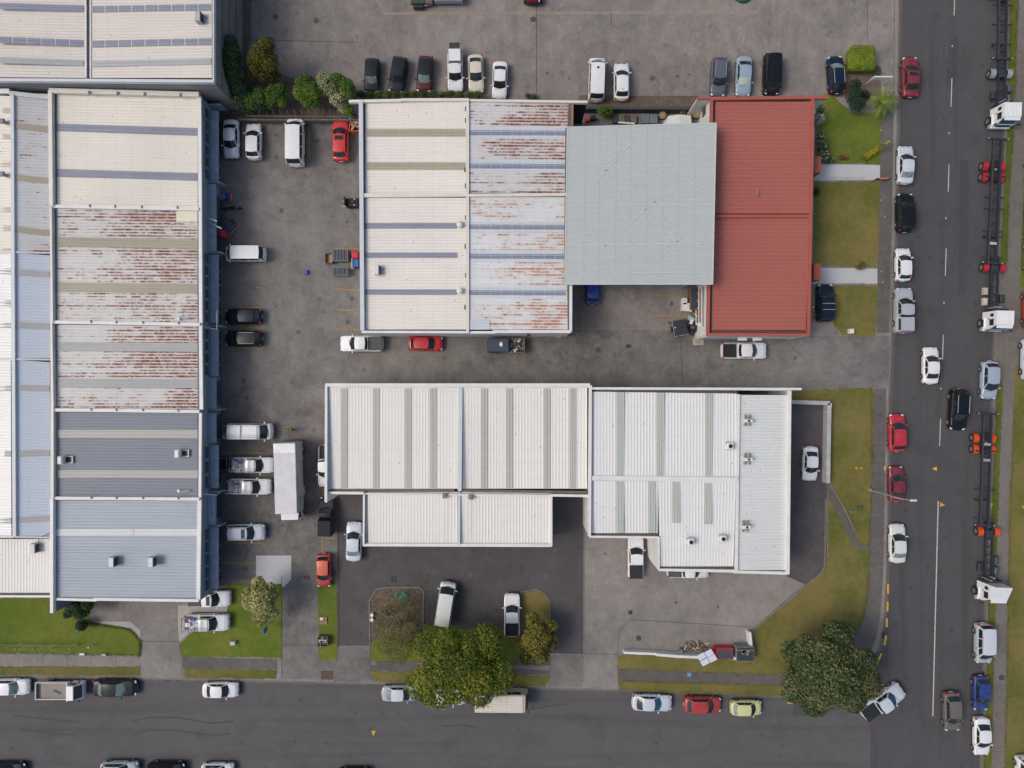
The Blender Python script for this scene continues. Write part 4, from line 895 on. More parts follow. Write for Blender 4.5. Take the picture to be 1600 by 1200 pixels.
def veh_parts(tn,opt=()):
    key=(tn,)
    if key in CACHE: return CACHE[key]
    p=TYPES[tn]; L,W=p['L'],p['W']; front,rear,roof,side=gh(p); out=[]
    out.append(('body',body_mesh(p),'paint'))
    mb=MB()
    for vf in (grid(lambda a,b:front(2*a-1,b),8,4,True),grid(lambda a,b:roof(2*a-1,b),8,6,True),grid(lambda a,b:rear(2*a-1,b),8,4)): mb.add(*vf)
    for s in(1,-1): mb.add(*grid(lambda a,b:side(s,a,b),8,4,s>0))
    me=mk('cabin',mb.v,mb.f,True); out.append(('cabin',me,'paint'))
    off=.014
    v,f=grid(lambda a,b:front((2*a-1)*.93,.05+.90*b)+Vector((off,0,off)),8,3,True); out.append(('windscreen',mk('windscreen',v,f,True),'glass'))
    v,f=grid(lambda a,b:rear((2*a-1)*.90,.12+.80*b)+Vector((-off,0,off)),8,3); out.append(('rear_window',mk('rear_window',v,f,True),'rglass'))
    if tn in('van','mpv'): wins=[(.06,.27),(.30,.60),(.63,.94)]
    elif tn in('wagon','suv'): wins=[(.06,.40),(.43,.72),(.75,.95)]
    elif tn=='cabute': wins=[(.08,.90)]
    else: wins=[(.05,.47),(.50,.90)]
    for s in(1,-1):
        for a0,a1 in wins:
            v,f=grid(lambda a,b:side(s,a0+(a1-a0)*a,.12+.78*b)+Vector((0,s*off,off*.4)),4,2,s>0); out.append(('side_window',mk('side_window',v,f,True),'glass'))
    xh=L/2-.20; 
    for s in(1,-1):
        out.append(('headlight',mk('headlight',*(lambda m:(m.v,m.f))(MB().ell((xh-.06,s*W*.365,p['hz']-.27),(.20,.17,.085),10,6,rz=-s*.5)),True),'head'))
        hz=p['tail']-.14
        out.append(('taillight',mk('taillight',*(lambda m:(m.v,m.f))(MB().ell((-L/2+.16,s*W*.40,hz),(.13,.16,.12) if not tn in('van','mpv','suv') else (.10,.10,.22),10,6,rz=s*.5)),True),'tail'))
        m=MB().box(L/2-p['fr']-.34,s*(W/2+.10),p['belt']+.04,.14,.20,.13,b=.04).box(L/2-p['fr']-.34,s*(W/2-.02),p['belt']+.0,.06,.14,.05)
        out.append(('mirror',mk('mirror',m.v,m.f),'mirror'))
        m=MB().box((p['wheels'][0]+p['wheels'][1])/2,s*(W/2-.01),.30,p['wheels'][0]-p['wheels'][1]-.84,.06,.12,b=.02); out.append(('side_skirt',mk('side_skirt',m.v,m.f),'dark'))
        m=MB().box(L/2-p['fr']-.95-.2,s*(W/2+.006),p['belt']-.16,.16,.03,.035); out.append(('door_handle',mk('door_handle',m.v,m.f),'dark'))
    m=MB().box(L/2-.035,0,.46,.10,W*.50,.20,b=.03); out.append(('grille',mk('grille',m.v,m.f),'dark'))
    m=MB().box(-L/2-.012,0,.62,.03,.40,.13); out.append(('number_plate',mk('number_plate',m.v,m.f),'plate'))
    for k,dx in ((.25,.0),): 
        a=front(-.55,.03); m=MB().box(L/2-p['fr']+.03,-.15,p['hz']+.035,.04,.75,.02,rz=.06); out.append(('wiper',mk('wiper',m.v,m.f),'dark'))
    # bonnet shut line
    w_=W*.40; m=MB()
    x0=L/2-p['fr']+.16; x1=L/2-.22
    if tn not in('van','mpv'):
        def zt(x,y): 
            bz=interp([(x0,p['hz']+.035),(x0+(x1-x0)*.6,p['hz']-.03),(x1,p['hz']-.17)],x); return bz-.02*(abs(y)/w_)**2+.006
        for s in(1,-1):
            for i in range(6):
                xa,xb=lerp(x0-.10,x1-.05,i/6),lerp(x0-.10,x1-.05,(i+1)/6)
                m.add([(xa,s*w_,zt(xa,w_)),(xb,s*w_*.97,zt(xb,w_)),(xb,s*(w_*.97-.022),zt(xb,w_)),(xa,s*(w_-.022),zt(xa,w_))],[(0,1,2,3)])
        out.append(('bonnet_gap',mk('bonnet_gap',m.v,m.f),'dark'))
    CACHE[key]=out; return out
TY=MB().cyl((0,-.11,0),(0,.11,0),.325,n=20); WH=mk('wheel',TY.v,TY.f,False)
RM=MB().cyl((0,-.118,0),(0,.118,0),.20,n=14); 
for k in range(5): 
    a=k*2*math.pi/5; RM.box(math.cos(a)*.11,0,math.sin(a)*.11,.04,.25,.16,ry=math.pi/2-a)
RIM=mk('rim',RM.v,RM.f)
def wheel(root,x,y,z=.325,s=1.0,rim=None):
    w=link('wheel',WH,root,M_rubber,(x,y,z),None,(s,s,s)); link('rim',RIM,w,rim or M_alu); return w
PAINTS={}
def pc(name,col,**k): PAINTS[name]=paint('car_paint_'+name,col,**k)
pc('white',(.70,.71,.72)); pc('cream',(.58,.55,.45)); pc('silver',(.36,.39,.42)); pc('silverblue',(.30,.36,.44)); pc('grey',(.10,.105,.115)); pc('bluegrey',(.085,.10,.125),dust=.02); pc('black',(.008,.010,.013),dust=.0); pc('navy',(.008,.016,.035),dust=.0)
pc('charcoal',(.015,.018,.023),dust=.0); pc('maroon',(.085,.012,.022),dust=.02); pc('darkred',(.17,.010,.022)); pc('red',(.43,.012,.025)); pc('brightred',(.50,.006,.010)); pc('brick',(.34,.025,.025)); pc('orange',(.56,.085,.035)); pc('blue',(.006,.045,.32)); pc('royal',(.008,.03,.17)); pc('lightblue',(.24,.34,.42)); pc('yellow',(.55,.55,.27)); pc('taupe',(.11,.10,.095)); pc('palesilver',(.52,.56,.62)); pc('oldwhite',(.60,.62,.60)); pc('redorange',(.35,.02,.01))
HEAD={'U':90,'D':-90,'L':180,'R':0}
def car(tn,cx,cy,hd,lpx,col,label,rot=0,extra=(),roofcol=None,z=0.0,glass=None,rglass=None,wsc=1.0,name=None,group=None,cat=None,dz=.7):
    p=TYPES[tn]; names={'sedan':'sedan_car','coupe':'coupe_car','hatch':'hatchback_car','wagon':'estate_car','suv':'off_road_car','van':'van','mpv':'people_carrier','ute':'pickup','cabute':'pickup'}
    cats={'ute':'pickup','cabute':'pickup','van':'van'}
    c=P(cx,cy,z+dz); r=empty(name or names[tn],(c.x,c.y,z),R(HEAD[hd]+rot),label,cat or cats.get(tn,'car'),group)
    sc=(lpx/S*(H-.6)/H)/p['L']; r.scale=(sc,min(1.06,max(.94,sc**.5))*wsc,min(1.06,max(.95,sc**.5)))
    pm=PAINTS[col]; rm=PAINTS[roofcol] if roofcol else pm
    sl={'paint':pm,'glass':M_glass,'rglass':rglass or M_glass,'head':M_head,'tail':M_tail,'mirror':pm,'dark':M_dark,'plate':M_plate}
    L,W=p['L'],p['W']
    for nm,me,k in veh_parts(tn):
        m=sl[k]
        if nm=='cabin': m=rm
        if nm=='windscreen' and glass: m=glass
        if nm=='side_window' and 'panel' in extra and me is not None:
            cx_=sum(v.co.x for v in me.vertices)/len(me.vertices)
            if cx_< L/2-p['fr']-1.5: continue
        link(nm,me,r,m)
    for wx in p['wheels']:
        for s in(1,-1): wheel(r,wx,s*(W/2-.12),s=1.0 if tn not in('ute','suv','cabute') else 1.1,z=.325 if tn not in('ute','suv','cabute') else .357)
    fr,re,rf,sd=gh(p); zt=p['roof']; xa=L/2-p['fr']-p['ws']; xb=-L/2+p['rr']
    ht=p['wt']*W/2
    def bx(nm,m,*a,**k): return MB().box(*a,**k).go(nm,m,r)
    if 'sunroof' in extra: bx('sunroof',M_glass,xa-.42,0,zt+.035,.42,ht*1.45,.03,b=.01)
    if 'rails' in extra:
        for s in(1,-1): bx('roof_rail',M_steel if col not in('charcoal','black') or 'palerail' in extra else M_alu,(xa+xb)/2,s*(ht-.08),zt+.055,(xa-xb)*.86,.05,.06,b=.01)
    if 'bars' in extra:
        for t in(.30,.62): bx('roof_bar',M_steel,lerp(xa,xb,t),0,zt+.10,.07,ht*2.05,.05,b=.01)
    if 'ribs' in extra:
        for k in range(5): bx('roof_rib',pm,(xa+xb)/2,(k-2)*ht*.36,zt+.035,(xa-xb)*.82,.04,.03)
    if 'aerial' in extra: bx('aerial',M_dark,xb+.25,0,zt+.08,.12,.05,.07,b=.01)
    if 'antenna_hole' in extra: MB().cyl((xa-.6,0,zt+.03),(xa-.6,0,zt+.075),.13,n=14).go('roof_vent',M_glass,r)
    if 'cover' in extra or 'liner' in extra or 'greycover' in extra:
        b0,b1=p['bed']; zc=1.135 if 'liner' not in extra else .70
        m=M_dark if 'greycover' not in extra else plain('grey_bed_cover',(.075,.078,.085),.7)
        bx('bed_cover' if 'liner' not in extra else 'bed_liner',m,(b0+b1)/2+.0,0,zc,(b1-b0)-.03,W*.815,.05,b=.02)
        if 'liner' in extra:
            for k in range(7): bx('liner_rib',plain('black_liner',(.008,.008,.009)),(b0+b1)/2,(k-3)*.19,zc+.03,(b1-b0)-.1,.05,.02)
        else:
            for k in range(3): bx('cover_bow',m,lerp(b0,b1,(k+.5)/3),0,zc+.028,.035,W*.80,.012)
    if 'hardtop' in extra:
        b0,b1=p['bed']
        q=MB(); 
        zb,zt2=1.11,1.78; a0,a1=b0+.02,b1+.06
        q.add([(a0,-W*.46,zb),(a1,-W*.46,zb),(a1,W*.46,zb),(a0,W*.46,zb),(a0+.14,-W*.38,zt2),(a1-.02,-W*.38,zt2),(a1-.02,W*.38,zt2),(a0+.14,W*.38,zt2)],[(4,5,6,7),(0,1,5,4),(1,2,6,5),(2,3,7,6),(3,0,4,7)])
        hc=q.go('hardtop',pm,r)
        for s in(1,-1): MB().box((a0+a1)/2,s*W*.425,1.45,(a1-a0)*.74,.03,.34,rx=s*.12).go('side_window',M_glass,hc)
        MB().box(a1-.04,0,zt2+.01,.07,W*.74,.03).go('trim_strip',M_dark,hc)
    if 'tent' in extra:
        q=MB(); q.add([(-2.6,-.85,1.1),(-.35,-.85,1.1),(-.35,.85,1.1),(-2.6,.85,1.1),(-2.5,-.76,2.0),(-.45,-.74,2.06),(-.45,.74,2.04),(-2.52,.76,1.98)],[(4,5,6,7),(0,1,5,4),(1,2,6,5),(2,3,7,6),(3,0,4,7)]); q.go('canvas_cover',plain('black_canvas',(.014,.016,.020),.8),r)
        for k in range(5): bx('cover_bow',plain('black_canvas',(.014,.016,.020)),-2.35+k*.45,0,2.045,.05,1.46,.03)
    if 'opentail' in extra: 
        q=bx('tailgate',M_dark,-L/2-.30,0,1.62,.62,1.25,.07,ry=.25,b=.02)
    if 'rack' in extra:
        b0=-L/2+.10; b1=xa+.05 if tn!='van' else xa-.1; zr=zt+.16 if tn!='van' else zt+.12
        for s in(1,-1): bx('rack_rail',M_dark if 'darkrack' in extra else M_steel,(b0+b1)/2,s*W*.37,zr,b1-b0,.04,.05)
        for k in range(5 if tn!='van' else 3):
            x=lerp(b0+.1,b1-.1,k/(4 if tn!='van' else 2)); bx('rack_bar',M_dark,x,0,zr+.03,.05,W*.84,.05)
            if tn!='van' and x<p['bed'][1]: 
                for s in(1,-1): bx('rack_post',M_steel,x,s*W*.41,(zr+1.1)/2,.04,.04,zr-1.1)
        ld=empty('ladder',(0,0,0)); ld.parent=r
        for s in(1,-1): MB().box((b0+b1)/2-.05,-W*.26+s*.15,zr+.09,(b1-b0)*.98,.03,.06).go('stile',M_steel,ld)
        for k in range(10): MB().box(lerp(b0+.1,b1-.2,k/9),-W*.26,zr+.09,.03,.28,.03).go('rung',M_steel,ld)
    if 'tools' in extra:
        for (x,y,a,b_,h,m) in [(-1.6,.35,.5,.35,.3,plain('blue_toolbox',(.03,.18,.45))),(-2.2,-.25,.6,.5,.25,M_capw),(-1.1,-.3,.45,.4,.3,M_capw),(-2.1,.55,.35,.2,.3,plain('red_tool',(.4,.03,.05)))]: bx('tool_box',m,x,y,.75+h/2,a,b_,h,b=.02)
    if 'pillarwhite' in extra: pass
    return r
ZRd=-.12
G_T='cars parked along the top yard'; 
W_='white'
CARS=[
('sedan',361.5,217,'D',61,W_,'white hatch-backed sedan closest to the left warehouse wall, nose down the yard',dict()),
('hatch',396.5,221,'U',58,W_,'white hatchback nosed up beside the fence, right of another white car',dict()),
('van',462.5,223,'U',75,W_,'long white van parked just left of an empty bay under the green bushes',dict(extra=())),
('hatch',532.5,219,'U',67,'brightred','bright red car with small sunroof beside the empty bay and orange bin',dict(extra=('sunroof',))),
('wagon',581,118,'D',54,'charcoal','black estate car, leftmost of the top row of parked cars',dict(rot=-2,glass=M_glass_l)),
('suv',622,117,'D',56,'charcoal','boxy black off-roader, second from the left in the top row',dict(rot=-9)),
('hatch',664,116,'D',57,'maroon','maroon hatchback with a black roof in the top row',dict(rot=-5,roofcol='charcoal',glass=M_glass_l)),
('ute',711.5,112,'D',64,W_,'white pickup with its hardtop rear flap raised in the top row',dict(extra=('hardtop','opentail','ribs'),rot=1)),
('coupe',743.5,115,'D',60,'cream','cream coupe right of the white pickup by the hedge',dict(rot=2)),
('sedan',781,125,'D',58,'white','white sedan at the right end of the top left row',dict(rot=-2)),
('van',932,125,'U',68,W_,'white van alone with a small round roof vent above the soil strip',dict(rot=-2,extra=('antenna_hole',))),
('hatch',971,127.5,'U',59,W_,'white hatchback just right of the lone white van in the top yard',dict(extra=('aerial',))),
('wagon',1123,120,'D',61,'bluegrey','dark grey estate with pale roof rails in the row above the red roof',dict(rot=-3,extra=('rails',))),
('sedan',1162,119,'D',62,'lightblue','light blue sedan with a silver sunshade behind its windscreen',dict(rot=-2,glass=plain('sunshade_pale',(.42,.52,.46),.35))),
('van',1205,117,'D',64,'black','tall black people carrier in the row above the red roof',dict(rot=-1)),
('hatch',1306,116.5,'U',59,'navy','navy hatchback with pale sunshade beside the clipped green hedge',dict(rot=4,extra=('rails',),glass=M_glass_l)),
('sedan',1422,120,'U',64,'darkred','dark red car with sunroof, top of the kerbside row on the right road',dict(z=ZRd,extra=('sunroof',))),
('sedan',1414.5,257.5,'U',61,'palesilver','silver sedan parked at the kerb near the yellow flowering shrub',dict(z=ZRd,rot=-1,rglass=M_glass_l)),
('suv',1413.5,332.5,'U',61,'black','black car at the kerb between the silver sedan and the white hatchback',dict(z=ZRd)),
('hatch',1411,413.5,'U',53,W_,'small white hatchback at the kerb opposite the lower pale ramp',dict(z=ZRd)),
('ute',1411,485,'U',72,'silver','silver pickup with matching hardtop at the kerb beside the small dry lawn',dict(z=ZRd,extra=('hardtop',))),
('sedan',1454,571,'U',59,W_,'white sedan driving up the lane near the centre line',dict(z=ZRd,rot=-1)),
('suv',1496.5,640,'D',65,'black','black four-wheel drive with silver roof rails driving down the right road',dict(z=ZRd,extra=('rails','palerail'),rot=-3)),
('hatch',1401,676,'U',60,'red','bright red boxy car at the kerb beside the long dry lawn',dict(z=ZRd)),
('sedan',1400.5,756,'U',56,'darkred','dark red sedan under the arm of the street lamp',dict(z=ZRd,rot=1)),
('sedan',1402,849,'U',62,'oldwhite','cream white sedan, lowest of the cars at the left kerb of the right road',dict(z=ZRd,rglass=M_glass_l)),
('sedan',1266,724.5,'D',55,W_,'white sedan alone in the dark yard east of the white roof',dict(rot=-2)),
('hatch',1545.5,594,'D',61,'silverblue','silver blue hatchback at the far kerb above the orange-wheeled trailer',dict(z=ZRd,rot=-2)),
('mpv',1536,1005,'D',64,'silver','silver boxy car at the far kerb below the last lorry cab',dict(z=ZRd,roofcol='palesilver')),
('hatch',1532.5,1083,'D',55,'royal','deep blue hatchback at the far kerb in the lower right',dict(z=ZRd)),
('sedan',1534,1151,'D',61,W_,'white sedan, lowest at the far kerb in the bottom right corner',dict(z=ZRd)),
('hatch',1487,1112,'D',62,'taupe','brownish grey hatchback driving down the road in the lower right',dict(z=ZRd,rot=2)),
('ute',1378,1096,'R',76,'palesilver','silver pickup rounding the corner out from under the big dark tree',dict(z=ZRd,rot=35,extra=('cover',),glass=M_glass_b)),
('suv',1289,473.5,'U',60,'navy','dark blue off-roader with two silver roof bars beside the red building',dict(extra=('bars',))),
('van',384,397,'L',63,W_,'white van parked across the bay, alone midway down the left warehouse',dict(rot=180*0)),
('hatch',380.5,494.5,'L',58,'navy','very dark blue car, upper of two black-looking cars by the left warehouse',dict(extra=())),
('suv',381,529,'L',58,'charcoal','black car with pale roof rails and big red tail lamps by the left warehouse',dict(extra=('rails','palerail'))),
('van',391.5,674,'R',72,W_,'white van with roof rack and ladder, topmost of the three rack vehicles',dict(extra=('rack','panel'))),
('ute',396,726.5,'R',67,W_,'white work pickup with open rack and blue toolbox, nose touching the lorry side',dict(extra=('rack','tools','darkrack'))),
('ute',391,760,'R',68,W_,'white work pickup with ladder rack, lowest of the three rack vehicles',dict(extra=('rack','tools'))),
('suv',383.5,831.5,'R',63,'palesilver','silver estate with dark sunroof below the rack vehicles',dict(extra=('sunroof','rails','palerail'),rot=1)),
('ute',328,935,'R',66,W_,'white pickup half hidden under the left warehouse eave',dict(extra=('sunroof','cover'),rot=1)),
('ute',324,972,'R',70,W_,'white work pickup with rack on the pale pad by the green lawn',dict(extra=('rack','tools','darkrack'))),
('ute',510,728,'D',67,W_,'white pickup half hidden beneath the edge of the central white roof',dict(extra=('liner',))),
('hatch',519,654,'U',50,'red','red car almost wholly hidden beneath the central white roof edge',dict()),
('cabute',510.5,806,'U',60,'charcoal','black pickup with a tall dark canvas cover in the strip by the yellow lines',dict(rot=-1,extra=('tent',))),
('sedan',553,846,'U',62,'palesilver','silver sedan beside the low white roof in the dark asphalt yard',dict(rot=-1,rglass=M_glass_l)),
('hatch',506,891.5,'D',53,'redorange','orange hatchback parked in the narrow strip beside the driveway',dict(roofcol='orange',rglass=M_glass)),
('van',696,943.5,'U',71,'oldwhite','long pale van parked askew in the asphalt yard near the bright green tree',dict(rot=-9,extra=('brake',))),
('ute',800,961,'U',68,W_,'white pickup with open black tray beside the grass island',dict(extra=('liner',))),
('ute',993,871,'U',66,W_,'white pickup with black bed cover in front of the stepped white roof',dict(extra=('cover',))),
('ute',1075,890,'R',66,W_,'white pickup mostly under the front eave of the right white roof',dict(extra=('greycover',))),
('ute',565,537,'L',68,W_,'white pickup with grey bed cover in the lane below the central warehouse',dict(extra=('greycover',),rot=0)),
('hatch',665.5,536.5,'R',54,'brightred','red hatchback in the lane below the central warehouse',dict(rot=-1)),
('ute',1162.5,548,'R',71,W_,'white pickup with black tray and bright blue windscreen by the red building',dict(extra=('liner',),glass=M_glass_b)),
('hatch',925.5,449,'U',54,'blue','bright blue hatchback poking out from under the grey canopy',dict()),
('sedan',15,1073,'R',64,W_,'white car cut by the left edge of the photo on the bottom street',dict(z=ZRd,glass=M_glass_l)),
('sedan',180,1074.5,'R',69,'charcoal','dark grey sedan on the bottom street behind the flatbed truck',dict(z=ZRd,rot=-1,rglass=M_glass_l,glass=M_glass_l)),
('sedan',344.5,1078,'R',57,W_,'white sedan alone on the bottom street beside the grass strip',dict(z=ZRd)),
('sedan',626,1083,'R',60,'silver','silver sedan half under the bright green tree on the bottom street',dict(z=ZRd,rglass=M_glass_l,roofcol='palesilver')),
('sedan',697,1089,'R',62,W_,'white car seen only through the leaves of the bright green tree',dict(z=ZRd)),
('coupe',1019,1098,'R',64,'palesilver','silver blue coupe, leftmost of three cars on the bottom street near the corner',dict(z=ZRd,rot=-2,glass=M_glass_b)),
('hatch',1098,1101,'R',59,'brick','red hatchback between the silver coupe and the pale yellow car',dict(z=ZRd,rot=-1)),
('hatch',1166,1106,'R',50,'yellow','small pale yellow car on the bottom street near the big tree',dict(z=ZRd,rglass=M_glass_l)),
('sedan',10,1204,'R',60,'navy','dark car at the bottom left corner cut by the photo edge',dict(z=ZRd)),
('hatch',187,1202,'R',60,'silver','silver car with dark glass cut by the bottom edge, left of the black one',dict(z=ZRd)),
('suv',260,1204,'R',60,'black','black car cut by the bottom edge between two paler cars',dict(z=ZRd,extra=('rails','palerail'))),
('hatch',340,1204,'R',52,W_,'white car cut by the bottom edge, right of the black one',dict(z=ZRd)),
('sedan',554,1212,'R',52,'black','dark car barely showing at the bottom edge of the photo',dict(z=ZRd)),
('van',1600,1213,'D',64,W_,'white van just showing at the bottom right corner',dict(z=0)),
('sedan',1617,350,'U',64,'black','dark car at the right edge, upper of those past the far path',dict(z=.05)),
('hatch',1615,400,'D',56,'silver','silver car at the right edge opposite the red-wheeled tractor',dict(z=.05)),
('sedan',1612,483,'U',62,'redorange','brick red car at the right edge beside the wide concrete crossing',dict(z=.0)),
('suv',1610,561,'U',66,'palesilver','silver off-roader at the right edge above the lower grass',dict(z=.02)),
('sedan',665,-22,'U',60,'grey','grey car above the top edge behind the green machine',dict()),
]
for c in CARS:
    k=dict(c[7]); car(*c[:7],**k)
# brake lamp on the askew van roof
for o in bpy.data.objects:
    if o.name.startswith('van') and o.get('label','').startswith('long pale van'):
        MB().box(-2.12,0,2.05,.12,.40,.06,b=.01).go('brake_light',M_tail,o)

# ---------- lorries, bus
def root(name,px,py,hd,label,cat,rot=0,z=0.0,dz=0,group=None):
    c=P(px,py,z+dz); return empty(name,(c.x,c.y,z),R(HEAD[hd]+rot),label,cat,group)
def bx(r,nm,m,*a,**k): return MB().box(*a,**k).go(nm,m,r)
# box lorry: cab towards the bottom
r=root('box_lorry',457,745,'D','white curtain-sided box lorry parked across the yard, cab pointing down','lorry',rot=1.5,dz=1.0)
Mbox=plain('lorry_roof_fabric',(.56,.56,.57),.6,.12,.9); Mside=plain('lorry_side_curtain',(.27,.29,.31),.6,.15,.7)
bx(r,'cargo_roof',Mbox,-.15,0,3.52,7.8,2.42,.10,b=.03)
for k in range(8): bx(r,'roof_bow',Mbox,-4.05+.45+k*.95,0,3.575,.07,2.38,.03,rz=random.uniform(-.03,.03))
for s in(1,-1): bx(r,'side_curtain',Mside,-.15,s*1.20,2.25,7.8,.06,2.48)
bx(r,'cargo_front',Mside,3.73,0,2.25,.06,2.42,2.48); bx(r,'cargo_back',Mside,-4.06,0,2.25,.08,2.42,2.48); bx(r,'cargo_floor',M_dark,-.15,0,.97,7.8,2.3,.12)
bx(r,'roof_flap',plain('white_flap',(.72,.72,.74)),-3.5,0,3.60,1.0,2.40,.03)
gl=plain('lorry_lettering',(.05,.055,.08))
random.seed(11)
for k in range(11):      # worn, unreadable lettering high on the yard-facing curtain
    x=-.2+k*.22; bx(r,'lettering',gl,x,1.235,3.05,.10,.012,.26,ry=random.uniform(-.5,.5))
    bx(r,'lettering',gl,x+.06,1.236,3.05+random.uniform(-.1,.1),.12,.012,.07)
for k in range(3): bx(r,'lettering',gl,-3.0+k*.5,1.235,3.1,.09,.012,.22,ry=.3)
MB().cyl((2.35,1.23,2.3),(2.35,1.245,2.3),.30,n=14).go('emblem',gl,r); MB().cyl((2.35,1.24,2.3),(2.35,1.255,2.3),.20,n=14).go('emblem_centre',Mside,r)
q=MB(); q.add([(3.78,-1.05,.6),(4.75,-1.05,.6),(4.75,1.05,.6),(3.78,1.05,.6),(3.78,-1.0,2.35),(4.35,-.95,2.35),(4.35,.95,2.35),(3.78,1.0,2.35),(4.78,-1.05,1.45),(4.78,1.05,1.45)],[(4,5,6,7),(0,1,8,5,4),(3,7,6,9,2),(8,9,6,5),(1,2,9,8),(0,4,7,3)])
cab=q.go('cab',PAINTS['white'],r); bx(cab,'windscreen',M_glass,4.60,0,1.90,.04,1.75,.78,ry=-.42); bx(cab,'sun_visor',PAINTS['white'],4.48,0,2.36,.34,1.9,.05)
for s in(1,-1): bx(cab,'side_window',M_glass,4.15,s*1.035,1.85,.8,.03,.6); bx(cab,'mirror',M_dark,4.75,s*1.25,1.9,.1,.2,.4,b=.02)
for x in(3.9,-2.1,-3.1):
    for s in(1,-1): wheel(r,x,s*.98,.45,1.38)
bx(r,'chassis',M_dark,0,0,.75,8,.9,.25); bx(r,'rear_bumper',M_dark,-4.15,0,.7,.2,2.2,.12)
bx(r,'fuel_tank',M_steel,1.6,1.0,.7,1.0,.5,.5,b=.12)
# flatbed truck on the bottom street
r=root('flatbed_truck',98.5,1078,'R','small flatbed truck with an empty grey tray and a dark plank lying in it','truck',z=ZRd,dz=1.0)
bx(r,'tray_floor',plain('tray_floor_grey',(.24,.22,.20),.8,.2,1.2),-1.05,-.0,1.0,3.75,1.88,.08)
for s in(1,-1): bx(r,'side_board',M_capc,-1.05,s*.95,1.17,3.8,.07,.36)
bx(r,'tailboard',M_capc,-2.95,0,1.17,.07,1.95,.36); bx(r,'headboard',M_capc,.86,0,1.35,.09,2.0,.72); bx(r,'loose_plank',plain('dark_blue_plank',(.05,.06,.10)),-.65,-.2,1.09,.85,.16,.06,rz=-.45); bx(r,'floor_mat',M_dark,-2.72,0,1.05,.36,1.78,.03)
q=MB(); q.add([(.95,-.9,.5),(2.35,-.9,.5),(2.35,.9,.5),(.95,.9,.5),(.95,-.82,1.95),(1.72,-.78,1.98),(1.72,.78,1.98),(.95,.82,1.95),(2.38,-.88,1.15),(2.38,.88,1.15)],[(4,5,6,7),(0,1,8,5,4),(3,7,6,9,2),(8,9,6,5),(1,2,9,8),(0,4,7,3)])
cab=q.go('cab',PAINTS['white'],r); 
bx(cab,'windscreen',M_glass,2.06,0,1.58,.04,1.46,.88,ry=-.66)
for s in(1,-1): bx(cab,'side_window',M_glass,1.5,s*.875,1.5,.7,.03,.42); bx(cab,'mirror',M_dark,2.1,s*1.05,1.45,.1,.14,.25,b=.02); bx(r,'headlight',M_head,2.38,s*.65,.8,.05,.3,.18)
for x in(1.6,-1.7):
    for s in(1,-1): wheel(r,x,s*.80,.33,1.0)
bx(r,'chassis',M_dark,-.4,0,.6,4.6,.7,.2)
# small bus
r=root('minibus',783,1093,'R','cream minibus with a panelled roof emerging from under the bright green tree','bus',z=ZRd,dz=1.3,rot=-.5)
q=MB(); Lb,Wb=6.0,2.05
sec=[(-3.0,.0),(-2.9,0),(2.35,0),(2.75,-.12),(2.98,-.5)]
for s in (0,): pass
mbus=MB().box(-.15,0,1.45,5.6,2.0,2.1,b=.14); bd=mbus.go('body',PAINTS['cream'],r)
q.add([(2.6,-.98,.5),(3.05,-.9,.5),(3.05,.9,.5),(2.6,.98,.5),(2.6,-.93,2.42),(2.72,-.85,2.40),(2.72,.85,2.40),(2.6,.93,2.42),(3.08,-.9,1.3),(3.08,.9,1.3)],[(4,5,6,7),(0,1,8,5,4),(3,7,6,9,2),(8,9,6,5),(1,2,9,8)])
nose=q.go('nose',PAINTS['cream'],r); bx(nose,'windscreen',M_glass,2.94,0,1.85,.04,1.68,.95,ry=-.30)
for k in range(3): bx(r,'roof_panel',plain('cream_roof_panel',(.60,.56,.49),.5,.08),-1.9+k*1.72,0,2.515,1.70,1.86,.03,b=.01)
for k in range(7): bx(r,'roof_seam',plain('cream_roof_seam',(.42,.39,.33),.6),-.15,(k-3)*.26,2.534,5.2,.025,.012)
for s in(1,-1):
    for k in range(5): bx(r,'side_window',M_glass,-2.35+k*1.02,s*1.0,1.95,.92,.05,.62)
    bx(r,'mirror',M_dark,3.1,s*1.15,1.9,.12,.16,.3,b=.02)
    for x in(2.0,-1.9): wheel(r,x,s*.86,.36,1.1)
    bx(r,'headlight',M_head,3.06,s*.65,.8,.05,.25,.16)
bx(r,'rear_window',M_glass,-2.96,0,1.9,.05,1.5,.6)
# junk truck under the red and cream roofs
r=root('tipper_truck',791,540,'L','dark blue flat truck with a rear tray full of scrap','truck',dz=1.1)
q=MB().box(-.0,0,1.2,.1,.1,.1)
Mdb=plain('dull_navy_tarpaulin',(.035,.06,.10),.6,.25)
bx(r,'cab',Mdb,1.45,0,1.15,1.35,1.55,1.6,b=.10); bx(r,'windscreen',M_glass,2.14,0,1.5,.05,1.3,.55); bx(r,'cab_roof_panel',Mdb,1.1,0,1.99,.8,1.4,.04); MB().ell((.55,-.1,2.02),(.22,.3,.08)).go('roof_bundle',M_capw,r,True); bx(r,'canvas_cover',Mdb,.25,0,1.55,1.1,1.5,.9,b=.05)
bx(r,'tray_floor',M_timb,-1.1,0,.8,1.9,1.6,.08)
for s in(1,-1): bx(r,'side_board',M_wood,-1.1,s*.80,1.05,1.95,.05,.45)
bx(r,'tailboard',M_wood,-2.07,0,1.05,.05,1.62,.45)
random.seed(3)
for k in range(26):
    m=random.choice([M_steel,M_wood,M_capw,plain('orange_scrap',(.5,.22,.03)),M_dark,plain('brown_scrap',(.12,.08,.06)),plain('lilac_scrap',(.3,.27,.4))])
    bx(r,'scrap_piece',m,random.uniform(-1.95,-.35),random.uniform(-.68,.68),random.uniform(.95,1.25),random.uniform(.1,.6),random.uniform(.06,.25),random.uniform(.04,.18),rz=random.uniform(0,3.1),ry=random.uniform(-.4,.4))
